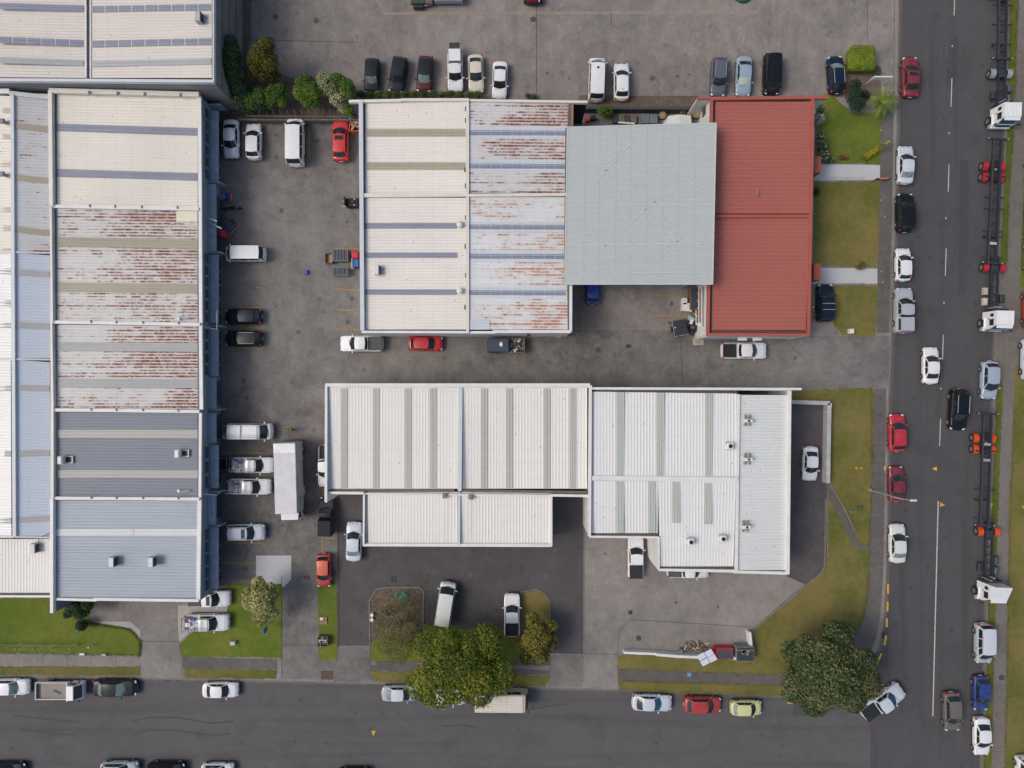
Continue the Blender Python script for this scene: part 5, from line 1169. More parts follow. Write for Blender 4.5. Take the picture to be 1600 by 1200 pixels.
for x in(1.4,-1.2):
    for s in(1,-1): wheel(r,x,s*.74,.33,1.0)
bx(r,'chassis',M_dark,-.2,0,.55,3.6,.6,.18)
# container skeletal trailers and tractors (right road)
Mfr={'red':plain('red_mudguard',(.44,.022,.04),.45,.15),'orange':plain('orange_mudguard',(.62,.085,.012),.45,.15),'grey':plain('grey_mudguard',(.27,.30,.33),.45,.15)}
Mch=plain('chassis_blue_black',(.022,.027,.038),.6,.3,2)
def guard(r,x,y,m,w=.62,rad=.56):
    q=MB()
    n=8
    for k in range(n):
        a0,a1=math.pi*(.06+.88*k/n),math.pi*(.06+.88*(k+1)/n)
        pts=[]
        for a in(a0,a1):
            pts+=[Vector((x+math.cos(a)*rad,y-w/2,.52+math.sin(a)*rad)),Vector((x+math.cos(a)*rad,y+w/2,.52+math.sin(a)*rad))]
        q.add(pts,[(0,1,3,2)]); q.add([p_+Vector((0,0,-.02)) for p_ in pts],[(2,3,1,0)])
    g_=q.go('mudguard',m,r)
    for k in(-.22,0,.22): MB().box(x,y+k,.52+rad+.0,rad*1.1,.03,.03).go('guard_rib',m,g_)
    return g_
def bigwheel(r,x,y):
    w=MB().cyl((x,y-.28,.5),(x,y+.28,.5),.50,n=20).go('wheel',M_rubber,r); MB().cyl((x,y-.29,.5),(x,y+.29,.5),.27,n=14).go('rim',M_alu,w)
def axle(r,x,m): 
    for s in(1,-1): bigwheel(r,x,s*.95); guard(r,x,s*.95,m)
    MB().box(x,0,.5,.14,1.6,.14).go('axle',M_dark,r)
def trailer(px0,py0,px1,py1,label,axles,colr,bars,plates=()):
    """rear end at (px0,py0), front end at (px1,py1) measured on the frame top"""
    A=P(px0,py0,1.25);B=P(px1,py1,1.25); d=(B-A); L=d.length; ang=math.atan2(d.y,d.x)
    r=empty('container_trailer',(A.x,A.y,ZRd),ang,label,'trailer','skeletal container trailers and their tractors')
    for s in(1,-1): bx(r,'main_beam',Mch,L/2,s*.44,1.26,L,.15,.26); bx(r,'beam_flange',plain('rusty_flange',(.055,.042,.036),.8,.4,2) if s<0 else Mch,L/2,s*.44,1.402,L,.17,.02)
    bx(r,'rear_bolster',Mch,.1,0,1.32,.22,2.35,.2); bx(r,'front_bolster',Mch,L-.1,0,1.32,.22,2.35,.18)
    for t in bars: bx(r,'cross_bar',Mch,L*t,0,1.22,.14,2.3 if t>.2 else 1.9,.12)
    for k in range(int(L/1.3)): bx(r,'cross_member',Mch,.6+k*1.3,0,1.22,.10,.80,.10)
    for x in axles: axle(r,x,Mfr[colr])
    for x,m in plates: bx(r,'deck_plate',m,x,0,1.42,.28,.75,.03)
    for s in(1,-1):
        bx(r,'twist_lock',M_steel,.1,s*1.1,1.45,.14,.14,.10); bx(r,'twist_lock',M_steel,L-.1,s*1.1,1.45,.14,.14,.10); bx(r,'landing_leg',M_dark,L*.78,s*.5,.75,.12,.12,.9)
    bx(r,'suspension_box',M_dark,axles[0]+.6 if len(axles)>1 else axles[0],0,.95,2.4,.7,.35); MB().cyl((axles[0]+.5,-.1,1.2),(axles[0]+.5,.1,1.2),.12,n=10).go('air_tank',M_steel,r)
    return r
def tractor(px,py,label,colr,ang,back,ax,cabh=2.95,fairing=False,cream_box=True,pxoff=0,ribs=True):
    """px,py = middle of the cab at roof height; front looks down the picture; 'back' = chassis length behind the cab"""
    c=P(px,py,cabh*.5); r=empty('tractor_unit',(c.x,c.y,ZRd),R(ang),label,'truck','skeletal container trailers and their tractors')
    Wc=2.08
    for s in(1,-1): bx(r,'chassis_rail',Mch,-back/2-.7,s*.40,.92,back+.9,.12,.26)
    for k in range(int(back/.9)): bx(r,'cross_member',Mch,-1.3-k*.9,0,.9,.14,.75,.14)
    for x in ax: axle(r,x,Mfr[colr])
    if len(ax): bx(r,'fifth_wheel',Mch,ax[-1]+.2,0,1.12,.9,.75,.10,b=.03)
    for s in(1,-1): bigwheel(r,.25,s*.98)
    q=MB(); x0,x1=-1.0,1.0; zb=.65; zt=cabh
    fw=.90
    q.add([(x0,-Wc/2,zb),(x1,-Wc/2,zb),(x1,Wc/2,zb),(x0,Wc/2,zb),(x0,-Wc*.47,zt),(x1-.42,-Wc*.46,zt-.02),(x1-.42,Wc*.46,zt-.02),(x0,Wc*.47,zt),(x1+.04,-Wc/2*.98,1.6),(x1+.04,Wc/2*.98,1.6)],[(4,5,6,7),(0,1,8,5,4),(3,7,6,9,2),(8,9,6,5),(1,2,9,8),(0,4,7,3)])
    cab=q.go('cab',PAINTS['white'],r)
    bx(cab,'windscreen',M_glass_b if ribs else M_glass,x1-.17,0,2.18,.05,Wc*.86,.95,ry=-.32); bx(cab,'sun_visor',PAINTS['white'],x1-.22,0,zt-.12,.36,Wc*.86,.05,ry=.1)
    for s in(1,-1):
        bx(cab,'side_window',M_glass,.25,s*(Wc/2-.03),2.15,.72,.05,.65); bx(cab,'rear_side_window',M_glass,-.55,s*(Wc/2-.03),2.2,.35,.05,.5); bx(r,'mirror',M_dark,1.15,s*1.35,2.0,.12,.16,.5,b=.03)
        bx(r,'step',M_steel,.9,s*1.12,.6,.5,.15,.3); bx(cab,'door_handle',M_dark,-.15,s*(Wc/2+.0),1.7,.2,.04,.05); bx(r,'wheel_arch',PAINTS['white'],.25,s*1.06,1.08,1.25,.22,.10,b=.04)
    if ribs:
        for k in range(7): bx(cab,'roof_rib',PAINTS['white'],-.22,(k-3)*.27,zt+.01,1.35,.07,.05,b=.01)
    if fairing:
        q=MB(); q.add([(-1.0,-1.02,zt-.02),(.55,-.95,zt-.04),(.55,.95,zt-.04),(-1.0,1.02,zt-.02),(-1.0,-.90,zt+.72),(-.85,-.88,zt+.74),(-.85,.88,zt+.74),(-1.0,.90,zt+.72)],[(4,5,6,7),(0,1,5,4),(1,2,6,5),(2,3,7,6),(3,0,4,7)]); q.go('roof_fairing',PAINTS['white'],r)
    bx(r,'bumper',PAINTS['white'],1.02,0,.62,.25,Wc,.45,b=.06); bx(r,'grille',M_dark,1.06,0,1.3,.06,1.5,.4)
    mt=plain('cream_tank',(.42,.39,.30),.6,.2) if cream_box else plain('dark_tank',(.06,.07,.085),.5,.2)
    bx(r,'fuel_tank',mt,-2.2,-.98 if cream_box else .95,.85,.85,.5,.6,b=.10); bx(r,'battery_box',mt,-3.4,-.98 if cream_box else .95,.85,.8,.45,.5,b=.04); bx(r,'air_tank_box',Mch,-2.6,.95 if cream_box else -.95,.85,.9,.45,.5,b=.08); bx(r,'rear_panel',Mch,-1.25,0,1.4,.18,2.1,.9); MB().cyl((-1.5,.2,1.0),(-1.5,.2,1.75),.12,n=10).go('air_cleaner',M_steel,r); MB().cyl((-1.45,-.7,1.0),(-1.45,-.7,2.6),.07,n=8).go('exhaust_stack',M_steel,r)
    return r
trailer(1568.5,-30,1566,93,'dark trailer frame at the top right running out of the photo',[1.0],'grey',[.3,.55,.8])
tractor(1570,181,'white ribbed-roof lorry cab, topmost on the right road, with grey mudguards','grey',-91,7.4,[-5.2],2.9,cream_box=False)
trailer(1559.5,216,1550,412,'long container trailer frame with bright red double mudguards',[3.0,4.25],'red',[.30,.47,.56,.74,.78,.95],[(12.0,M_newconc)])
tractor(1558,501,'white lorry cab midway down the right road with red mudguards','red',-91.5,6.3,[-6.2],2.95)
trailer(1544,645,1538,822,'long container trailer frame with orange double mudguards',[2.95,4.25],'orange',[.34,.68,.93],[(3.6,M_steel),(5.4,M_steel)])
tractor(1549,924,'white lorry cab with sloped wind fairing, lowest on the right road','orange',-91.5,6.6,[-6.6],2.9,fairing=True,cream_box=False,ribs=False)
# vehicles cut by the top edge
r=root('field_machine',655,-2,'U','dark green machine with black roller cut by the top edge of the photo','machine')
bx(r,'frame',plain('machine_green',(.03,.06,.025),.6),0,0,.8,2.2,1.7,.5,b=.1); MB().cyl((-1.1,-.5,.4),(-1.1,.6,.4),.35,n=14).go('roller',M_dark,r); MB().cyl((-.4,.0,1.05),(-.4,0,1.25),.25,n=12).go('cap',plain('machine_yellow',(.3,.25,.04)),r)
r=root('covered_trailer',702,-10,'U','pale grey covered trailer beside the green machine at the top edge','trailer')
bx(r,'body',plain('trailer_pale_grey',(.30,.31,.36),.6,.1),0,0,.9,3.0,3.2,.9,b=.15); bx(r,'cover',plain('trailer_pale_grey',(.30,.31,.36)),0,0,1.37,2.9,3.1,.05); 
for s in(1,-1): wheel(r,.2,s*1.5,.35)
r=root('forklift',833,-6,'U','bright red machine with black wheels cut by the top edge','machine')
bx(r,'body',plain('machine_red',(.55,.01,.012),.4),0,.15,.9,2.3,1.2,1.0,b=.08); bx(r,'counterweight',M_dark,-1.05,.1,.6,.5,1.2,.6,b=.08); bx(r,'side_rail',M_capw,0,-.65,1.0,2.4,.16,.2)
for s in(1,-1): wheel(r,-.7,s*.95,.4,1.2,Mfr['red']); wheel(r,.6,s*.95,.4,1.2,Mfr['red'])
r=root('green_tarpaulin',1160,-2,'U','crumpled green tarpaulin at the top edge beside the pale channel','tarpaulin')
MB().ell((0,0,.2),(.6,.9,.35),12,7).ell((.2,.6,.15),(.5,.5,.3)).go('folds',plain('tarpaulin_green',(.02,.10,.05),.6,.4,4),r,True)
# ------------------------------------------------------------------ vegetation
import numpy as np
rng=np.random.default_rng(5)
def foliage(name,parent,lobes,n,size,mats,asp=.55,fill=.35,droop=0,core=None):
    """leaf-sized faces through the shell of several lobes; lobes = (x,y,z,rx,ry,rz) relative to the parent"""
    Lb=np.array(lobes,float); area=Lb[:,3]*Lb[:,4]+Lb[:,5]*(Lb[:,3]+Lb[:,4])*.5; pr=area/area.sum()
    k=rng.choice(len(Lb),n,p=pr); d=rng.normal(size=(n,3)); d[:,2]=np.abs(d[:,2])*np.where(rng.random(n)<.82,1,-1); d/=np.linalg.norm(d,axis=1)[:,None]
    rr=1-fill*rng.random(n)**1.6+rng.normal(size=n)*.05
    c=Lb[k,:3]+d*Lb[k,3:]*rr[:,None]
    # drop leaves deep inside another lobe
    keep=np.ones(n,bool)
    for L in Lb:
        q=((c-L[:3])/L[3:]); keep&=~((q**2).sum(1)<.42)
    c=c[keep]; d=d[keep]; k=k[keep]; n=len(c)
    nr=d*.9+rng.normal(size=(n,3))*.55; nr[:,2]+=.35; nr/=np.linalg.norm(nr,axis=1)[:,None]
    t=np.cross(nr,rng.normal(size=(n,3))); t/=np.linalg.norm(t,axis=1)[:,None]; b=np.cross(nr,t)
    s=size*(.6+.8*rng.random(n))[:,None]
    a=t*s; e=b*s*asp
    v=np.stack([c-a,c+e*.9+nr*s*.12,c+a,c-e*.9+nr*s*.12],1).reshape(-1,3)
    f=np.arange(4*n).reshape(n,4)
    me=bpy.data.meshes.new(name); me.vertices.add(4*n); me.vertices.foreach_set('co',v.astype(np.float32).ravel())
    me.loops.add(4*n); me.loops.foreach_set('vertex_index',f.ravel().astype(np.int32)); me.polygons.add(n); me.polygons.foreach_set('loop_start',(np.arange(n)*4).astype(np.int32)); me.polygons.foreach_set('loop_total',np.full(n,4,np.int32))
    lobe_m=rng.integers(0,len(mats),len(Lb)); mi=np.where(rng.random(n)<.55,lobe_m[k],rng.integers(0,len(mats),n))
    for m in mats: me.materials.append(m)
    me.polygons.foreach_set('material_index',mi.astype(np.int32)); me.update(); me.validate()
    o=bpy.data.objects.new(name,me); C.objects.link(o); o.parent=parent; return o
def limbs(parent,base_h,tips,r0):
    q=MB(); q.cyl((0,0,-.05),(.05,0,base_h*.6),r0,r0*.75,10); q.cyl((.05,0,base_h*.6),(0,.05,base_h),r0*.75,r0*.5,10)
    for t in tips:
        m=(t[0]*.45,t[1]*.45,base_h*.55+(t[2]-base_h*.55)*.6); q.cyl((.02,0,base_h*.55),m,r0*.5,r0*.3,7); q.cyl(m,t,r0*.3,r0*.1,6)
    return q.go('trunk',M_trunk,parent)
def plant(name,label,cat,px,py,lob,n,size,mats,trunk=None,group=None,fill=.35,asp=.55,core=True):
    """lob: (photo x, photo y, z, radius x px, radius y px, rz metres)"""
    c0=P(px,py,0); r=empty(name,c0,0,label,cat,group); L=[]
    for (x,y,z,rx,ry,rz) in lob:
        c=P(x,y,z); k=(H-z)/H/S; L.append((c.x-c0.x,c.y-c0.y,z,rx*k,ry*k,rz))
    foliage('crown' if trunk else 'foliage',r,L,n,size,mats,asp,fill)
    if trunk: limbs(r,trunk[0],[(l[0]*.85,l[1]*.85,l[2]) for l in L[:9]],trunk[1])
    else: 
        q=MB()
        for l in L: q.cyl((l[0],l[1],-.02),(l[0],l[1],max(.15,l[2])),.05,.03,6)
        q.go('stems',M_trunk,r)
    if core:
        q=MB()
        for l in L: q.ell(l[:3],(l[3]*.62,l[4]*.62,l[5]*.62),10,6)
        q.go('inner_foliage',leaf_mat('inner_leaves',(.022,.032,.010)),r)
    return r
def lobes(cx,cy,rx,ry,n,z,rz,lr,seed,drop=.45):
    rd=random.Random(seed); o=[(cx,cy,z*.92,rx*.62,ry*.62,rz)]
    for i in range(n):
        a=2*math.pi*(i*.618+rd.random()*.15); q=math.sqrt((i+.6)/n)*.84; s=lr*(.75+rd.random()*.5)
        o.append((cx+math.cos(a)*rx*q,cy+math.sin(a)*ry*q,z*(1-drop*q*q)+rd.uniform(-.3,.3),s,s*(.85+rd.random()*.3),s/S*.85))
    return o
LM=lambda n,c,**k: leaf_mat(n,c,**k)
dk=[LM('leaf_dense_dark',(.050,.085,.026)),LM('leaf_dense_grey',(.16,.165,.085)),LM('leaf_dense_mid',(.075,.11,.035)),LM('leaf_dense_olive',(.18,.165,.075))]
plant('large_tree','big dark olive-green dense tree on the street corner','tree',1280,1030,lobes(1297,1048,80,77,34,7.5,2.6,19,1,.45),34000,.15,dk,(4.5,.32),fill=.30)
br=[LM('leaf_bright_green',(.115,.155,.014)),LM('leaf_bright_lime',(.215,.225,.018)),LM('leaf_bright_mid',(.07,.105,.012))]
plant('spreading_tree','bright green spreading tree hanging over the bottom street and minibus','tree',712,1018,lobes(714,1040,80,64,22,6.5,2.0,23,4,.4)+[(655,1070,4.5,22,24,1.1),(745,1085,4.0,22,16,1.0),(760,1000,5.5,28,22,1.4)],34000,.15,br,(3.5,.25),fill=.55,core=False)
sc=[LM('leaf_scrub_brown',(.17,.145,.055)),LM('leaf_scrub_olive',(.12,.14,.045)),LM('leaf_scrub_dark',(.075,.09,.03))]
plant('scrubby_tree','wispy brownish olive tree left of the bright green one','tree',630,970,lobes(628,985,44,46,16,3.6,1.2,17,6,.5),16000,.11,sc,(2.0,.12),fill=.75,asp=.32,core=False)
ol=[LM('leaf_olive_lime',(.21,.215,.03)),LM('leaf_olive_gold',(.22,.18,.035)),LM('leaf_olive_dark',(.06,.075,.015))]
plant('shrubby_tree','yellow-green knobbly shrub tree beside the parked white pickup','tree',838,985,lobes(838,1000,32,44,17,3.8,1.4,12,9,.4),9000,.12,ol,(2.2,.14),fill=.35)
yl_=[LM('leaf_pale_lime',(.36,.36,.13)),LM('leaf_pale_yellow',(.43,.40,.18)),LM('leaf_pale_mid',(.22,.24,.07))]
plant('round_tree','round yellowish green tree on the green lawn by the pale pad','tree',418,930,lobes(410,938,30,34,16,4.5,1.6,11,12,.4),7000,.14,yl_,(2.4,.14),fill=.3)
gA=[LM('leaf_hedge_deep',(.035,.075,.025)),LM('leaf_hedge_mid',(.06,.115,.035)),LM('leaf_hedge_bluish',(.055,.10,.05))]
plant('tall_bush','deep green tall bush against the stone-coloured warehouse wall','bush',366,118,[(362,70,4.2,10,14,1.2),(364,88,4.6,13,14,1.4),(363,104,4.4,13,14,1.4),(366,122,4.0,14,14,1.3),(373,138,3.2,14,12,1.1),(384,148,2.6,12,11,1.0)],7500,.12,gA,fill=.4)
gB=[LM('leaf_gold_olive',(.16,.125,.012)),LM('leaf_gold_green',(.11,.11,.015)),LM('leaf_gold_dark',(.05,.055,.012))]
plant('golden_tree','golden olive conifer-like tree at the edge of the top yard','tree',412,112,[(418,72,5.0,13,14,1.2),(410,85,4.8,16,16,1.4),(402,97,4.2,15,16,1.3),(422,98,4.2,15,16,1.3),(412,112,3.6,20,16,1.2),(398,118,2.8,12,12,1.0),(426,116,3.0,12,12,1.0)],7500,.10,gB,(2.0,.14),fill=.35)
gC=[LM('leaf_fresh_green',(.10,.19,.022)),LM('leaf_fresh_lime',(.15,.24,.03)),LM('leaf_fresh_mid',(.06,.12,.018))]
plant('round_bush','bright round bush, left of the gap in the bushes by the fence','bush',432,152,[(430,148,2.6,15,15,1.2),(438,142,2.6,11,10,1.0),(424,158,2.2,12,11,1.0),(440,158,2.2,10,10,.9)],3500,.10,gC,fill=.3)
plant('low_bush','mid green bush joining the corner bushes beside the fence','bush',395,160,[(375,158,2.4,13,13,1.1),(392,157,2.4,13,13,1.1),(407,150,2.6,12,14,1.1),(384,167,1.8,14,8,.9),(404,165,1.8,12,9,.9)],4500,.10,gA[1:]+gC[:1],fill=.35)
plant('round_bush','bright lime bush above the parked long white van','bush',480,142,[(478,132,2.8,16,14,1.3),(472,145,2.6,14,13,1.2),(488,142,2.8,15,14,1.3),(482,156,2.2,13,12,1.0),(492,158,2.0,12,9,.9)],5000,.10,gC,fill=.3)
gD=[LM('leaf_variegated',(.38,.38,.20)),LM('leaf_variegated_pale',(.46,.44,.27)),LM('leaf_variegated_green',(.15,.19,.07))]
plant('variegated_bush','pale cream-leaved bush between two greener bushes','bush',517,140,[(504,122,3.0,9,9,.9),(510,132,3.0,13,12,1.1),(520,142,2.8,14,12,1.1),(528,155,2.4,13,12,1.0),(538,146,2.4,9,9,.9),(536,168,1.8,8,9,.8)],4300,.09,gD,fill=.4)
plant('green_bush','mid green bush at the corner of the central warehouse','bush',545,150,[(527,126,2.9,13,10,1.1),(542,136,2.8,13,13,1.2),(549,150,2.4,10,13,1.1),(545,172,1.8,9,11,.9)],3500,.10,gC[:1]+gA[1:2],fill=.35)
hp=[LM('leaf_trim_dark',(.05,.085,.02)),LM('leaf_trim_mid',(.09,.13,.03)),LM('leaf_trim_olive',(.15,.17,.05))]
xs=[565,578,592,606,619,633,647,662,676,690,704,718,733,747]
r=plant('clipped_hedge','low clipped hedge strip between the top row of cars and the central roof','hedge',655,150,[(x,148+random.uniform(-.8,.8),1.1,9,5.5,.55) for x in xs],6000,.07,hp,fill=.3)
plant('small_bush','tiny olive bush alone on the yard edge above the rusty roof','bush',829,151,[(825,150,.5,6,5,.4),(834,151,.5,6,5,.4)],500,.06,hp,fill=.4)
plant('spiky_bush','lone green bush in the narrow service strip','bush',945,174,[(945,175,1.1,13,10,.8),(938,170,.9,7,6,.5),(953,172,.9,7,7,.5)],1500,.10,gC,fill=.7,asp=.3)
plant('small_bush','small weed at the right end of the narrow service strip','bush',1068,174,[(1067,174,.5,6,6,.4)],300,.07,gC,fill=.6)
# clipped block hedge
c=P(1344,94,.9); hb=empty('block_hedge',(c.x,c.y,0),0,'square clipped bright green hedge at the top right car park','hedge')
v=[];fs=[]
hx,hy,hz=1.38,1.22,1.7
q=MB().box(0,0,hz/2,hx*2-.1,hy*2-.1,hz,b=.25); q.go('inner_foliage',LM('hedge_core',(.17,.24,.02)),hb)
pts=[]
lm=[LM('leaf_block_lime',(.20,.27,.02)),LM('leaf_block_green',(.14,.21,.02)),LM('leaf_block_yellow',(.26,.30,.03))]
foliage('clipped_leaves',hb,[(i*.5,j*.47,hz-.26,.50,.50,.32) for i in range(-2,3) for j in range(-2,3)]+[(i*.46,s*1.06,.85,.3,.2,.7) for i in range(-2,3) for s in(-1,1)]+[(s*1.2,j*.44,.85,.2,.3,.7) for j in range(-2,3) for s in(-1,1)],15000,.07,lm,fill=.15)
plant('brown_shrub','brownish low shrub right of the square clipped hedge','shrub',1369,113,[(1369,112,.5,8,10,.4)],700,.07,sc,fill=.7,core=False)
dkb=[LM('leaf_dark_green',(.022,.045,.02)),LM('leaf_dark_mid',(.035,.06,.028)),LM('leaf_dark_blue',(.03,.055,.035))]  # very dark leaf greens
plant('dark_bush','very dark dense bush left of the palm','bush',1337,158,[(1335,133,1.5,9,8,.8),(1334,150,1.7,12,12,1.0),(1338,163,1.6,12,12,1.0),(1350,150,1.2,8,8,.7)],3500,.09,dkb,fill=.35)
plant('flowering_bush','white-flowered bush along the edge of the red roof','bush',1283,215,[(1281,172,1.4,6,8,.7),(1281,186,1.5,7,9,.7),(1283,215,1.5,8,9,.7),(1285,230,1.5,9,9,.8),(1287,244,1.4,9,10,.7),(1296,250,.7,8,5,.4)],3000,.08,[gA[0],gA[1],LM('white_petals',(.5,.5,.46),var=.1)],fill=.4)
# palm with radiating fronds
c=P(1372,170,0); pm=empty('palm',(c.x-.35,c.y+.15,0),0,'spiky palm with long arching fronds by the left footpath','palm tree')
MB().cyl((0,0,0),(.05,-.03,1.3),.16,.13,12).go('trunk',M_trunk,pm)
fm=[LM('frond_green',(.13,.19,.03)),LM('frond_lime',(.22,.27,.05))]
rr_=random.Random(2)
for k in range(22):
    a=k*2.399; Lf=1.45+rr_.random()*.65; up=.25+.9*rr_.random(); q=MB(); px_=None
    for i in range(11):
        t=i/10; rad=Lf*t; zz=1.35+up*Lf*.5*math.sin(t*2.2)-.45*t*t*Lf*(1.2-up*.5); cpt=Vector((math.cos(a)*rad,math.sin(a)*rad,zz))
        if px_ is not None:
            q.cyl(px_,cpt,.02,.015,4,False)
            side_=Vector((-math.sin(a),math.cos(a),0)); w=.42*math.sin(math.pi*min(1,t*.9+.1))+.06
            for s in(1,-1):
                for u in(0,.5):
                    m0=px_.lerp(cpt,u); m1=px_.lerp(cpt,u+.35); tip=m1+side_*s*w+(cpt-px_)*.9+Vector((0,0,-.10)); q.add([m0,m1,tip],[(0,1,2)])
        px_=cpt
    q.go('frond',fm[k%2],pm)
# leaning yellow flower shrub
c=P(1352,246,0); fl=empty('flower_spike_shrub',c,0,'yellow flowering shrub leaning over the footpath beside the upper pale ramp','shrub')
ax=Vector((2.0,1.35,1.5))
foliage('flowers',fl,[(ax.x*t-.2,ax.y*t-.1,.3+ax.z*t,.42*(1-t*.75)+.05,.34*(1-t*.75)+.05,.35*(1-t*.6)) for t in [i/9 for i in range(10)]],1500,.07,[LM('yellow_petals',(.52,.40,.02),var=.2),LM('yellow_petals_deep',(.40,.28,.02),var=.2),gC[2]],fill=.6)
MB().cyl((-.2,-.1,0),(ax.x*.8,ax.y*.8,1.4),.05,.02,7).go('stem',M_trunk,fl)
plant('orange_shrub','rusty orange small shrub at the edge of the upper pale ramp','shrub',1315,246,[(1314,245,.4,5,4,.35),(1322,247,.3,4,3,.25)],350,.06,[LM('rust_leaf',(.30,.09,.03)),sc[0]],fill=.6)
plant('golden_shrub','small golden shrub overlapping the lower pale ramp','shrub',1343,416,[(1343,415,.45,9,7,.4)],600,.07,[ol[1],ol[0],sc[0]],fill=.5)
plant('small_bush','dark little bush at the foot of the red building by the dry square lawn','bush',1277,302,[(1275,300,.8,5,7,.5)],500,.07,dkb,fill=.5)
plant('dark_tree','dark green shrubby tree under the bottom edge of the left warehouse','tree',128,950,[(108,958,1.8,7,7,.8),(118,945,2.4,9,8,.9),(128,955,2.6,12,11,1.1),(138,945,2.4,9,8,.9),(112,950,2.2,8,9,.9)],4200,.10,[gA[0],gA[1],dkb[1]],(1.2,.1),fill=.35)
plant('small_bush','round dark bush just below the shrubby dark tree at the lower left','bush',129,976,[(129,976,1.0,9,9,.8)],900,.09,dkb+[gA[1]],fill=.35)
plant('agave','dark spiky plant in the scrubby garden bed','plant',610,956,[(610,956,.5,7,6,.35)],260,.16,dkb,fill=.9,asp=.25,core=False)
plant('red_leaf_plant','reddish plants at the right edge beside the small grass','plant',1600,262,[(1601,258,.4,3,4,.3),(1602,282,.3,3,4,.25)],260,.06,[LM('red_leaf',(.25,.06,.03)),gC[0]],fill=.6)
plant('green_plant','small potted green plant by the corner of the left warehouse','plant',332,925,[(331,918,1.2,3,6,.5)],350,.07,[LM('teal_leaf',(.04,.16,.07))],fill=.6)
# ragged tussocks that break the lawn edges
def tussocks(name,label,polyline,n,spread,mats,size=.07):
    q=[P(x,y,.05) for x,y in polyline]; o=[]
    for i in range(n):
        k=rng.integers(0,len(q)-1); a=q[k].lerp(q[k+1],float(rng.random())); o.append((a.x+rng.normal()*spread,a.y+rng.normal()*spread,.06))
    o=np.array(o); m=len(o); t=rng.normal(size=(m,3)); t[:,2]=0; t/=np.linalg.norm(t,axis=1)[:,None]; s=size*(.5+rng.random(m))[:,None]
    b=np.cross(t,[0,0,1]); v=np.stack([o-t*s*.5,o+b*s+np.array([0,0,.05]),o+t*s*.5,o-b*s*.4+np.array([0,0,.03])],1).reshape(-1,3)
    me=bpy.data.meshes.new(name); me.from_pydata(v.tolist(),[],np.arange(4*m).reshape(m,4).tolist()); me.materials.append(mats)
    x=bpy.data.objects.new(name,me); C.objects.link(x); x['kind']='stuff'; tag(x,label,'grass')
gt=LM('grass_blade',(.12,.15,.03))
gy=LM('grass_blade_dry',(.19,.175,.05))
for k,pp in enumerate([[(205,1127),(235,1121),(275,1121),(330,1130),(365,1127)],[(205,1148),(235,1140),(270,1141),(335,1149),(360,1146)],[(20,1118),(70,1123),(125,1128)],[(30,1140),(80,1146),(120,1149)],[(690,1135),(720,1133),(745,1137)],[(820,1110),(860,1103),(890,1100)],[(1475,70),(1474,90),(1490,115)],[(1513,250),(1515,300),(1514,420)]]): strip('skid_mark',pp,.16,plain('rubber_mark',(.060,.059,.062),.9,.2,2),ZR+(.003 if k<6 else .006))
tussocks('grass_edge','ragged grass edge along the dry corner lawn',[(1362,606),(1362,720),(1357,900),(1350,960),(1325,1010),(1215,1054),(965,1045)],3500,.10,gy)
tussocks('grass_edge','ragged grass edge along the roadside strips',[(965,1064),(1228,1072),(1228,1087),(968,1078)],1800,.09,gy)
tussocks('grass_edge','ragged grass edge along the left lawns',[(0,1020),(218,1024),(219,1002),(203,984),(140,974)],1800,.09,gt)
tussocks('grass_edge','ragged grass edge along the far path',[(1590,0),(1583,200),(1576,300),(1572,410)],1500,.10,gt)
tussocks('grass_edge','ragged grass edge of the lower right verge',[(1587,640),(1578,800),(1575,1000),(1571,1200)],2200,.12,gy)
tussocks('grass_edge','ragged grass edge of the kerbside strip',[(1559,600),(1551,800),(1545,950),(1538,1200)],1500,.08,gt)
tussocks('fallen_leaves','brown fallen leaves along the timber fence',[(385,188),(560,188)],900,.35,LM('dry_leaf',(.12,.06,.03)),.06)
tussocks('leaf_litter','dry leaf litter in the garden bed',[(585,930),(655,925),(655,1000),(600,1010),(585,940)],1800,.8,LM('dry_leaf',(.12,.06,.03)),.06)

# ------------------------------------------------------------------ street furniture and small things
def thing(name,px,py,label,cat,rz=0,z=0.0,group=None): return empty(name,P(px,py,z),rz,label,cat,group)
lp=thing('street_lamp',1358,765,'tall grey street lamp leaning its arm over the right road','street lamp')
b0=P(1358,765,0); t0=P(1402,779,4.6+0)
MB().cyl((0,0,0),(0,0,.4),.16,n=12).go('base',M_steel,lp)
MB().cyl((0,0,.3),(0,0,5.2),.085,.06,10).go('pole',M_steel,lp)
hd=P(1424,782,5.9)-P(1358,765,0)
MB().cyl((0,0,5.2),(hd.x*.35,hd.y*.45,5.65),.05,.045,8).cyl((hd.x*.35,hd.y*.45,5.65),(hd.x,hd.y,5.9),.045,.04,8).go('arm',M_steel,lp)
MB().box(hd.x+.25,hd.y,5.9,.7,.22,.14,b=.05).go('lamp_head',plain('lamp_head_white',(.6,.6,.6)),lp)
sg=thing('sign_frame',1368,131,'white two-legged sign frame beside the square clipped hedge','sign',R(0))
for s in(-1,1): MB().cyl((s*1.0-.1,.0,0),(s*1.0-.1,0,1.8),.05,n=8).go('leg',M_capw,sg)
MB().box(-.1,.0,1.55,2.1,.14,.7).go('panel',M_capw,sg)
sg=thing('post_sign',1372,284,'small orange and black sign board beside the upper pale ramp','sign')
for s in(-1,1): MB().cyl((s*.7,0,0),(s*.7,0,1.1),.04,n=8).go('leg',M_dark,sg)
MB().box(0,0,1.0,1.6,.10,.5).go('panel',M_dark,sg); MB().box(0,0,1.27,1.0,.16,.03).go('orange_face',plain('orange_sign',(.5,.14,.04)),sg)
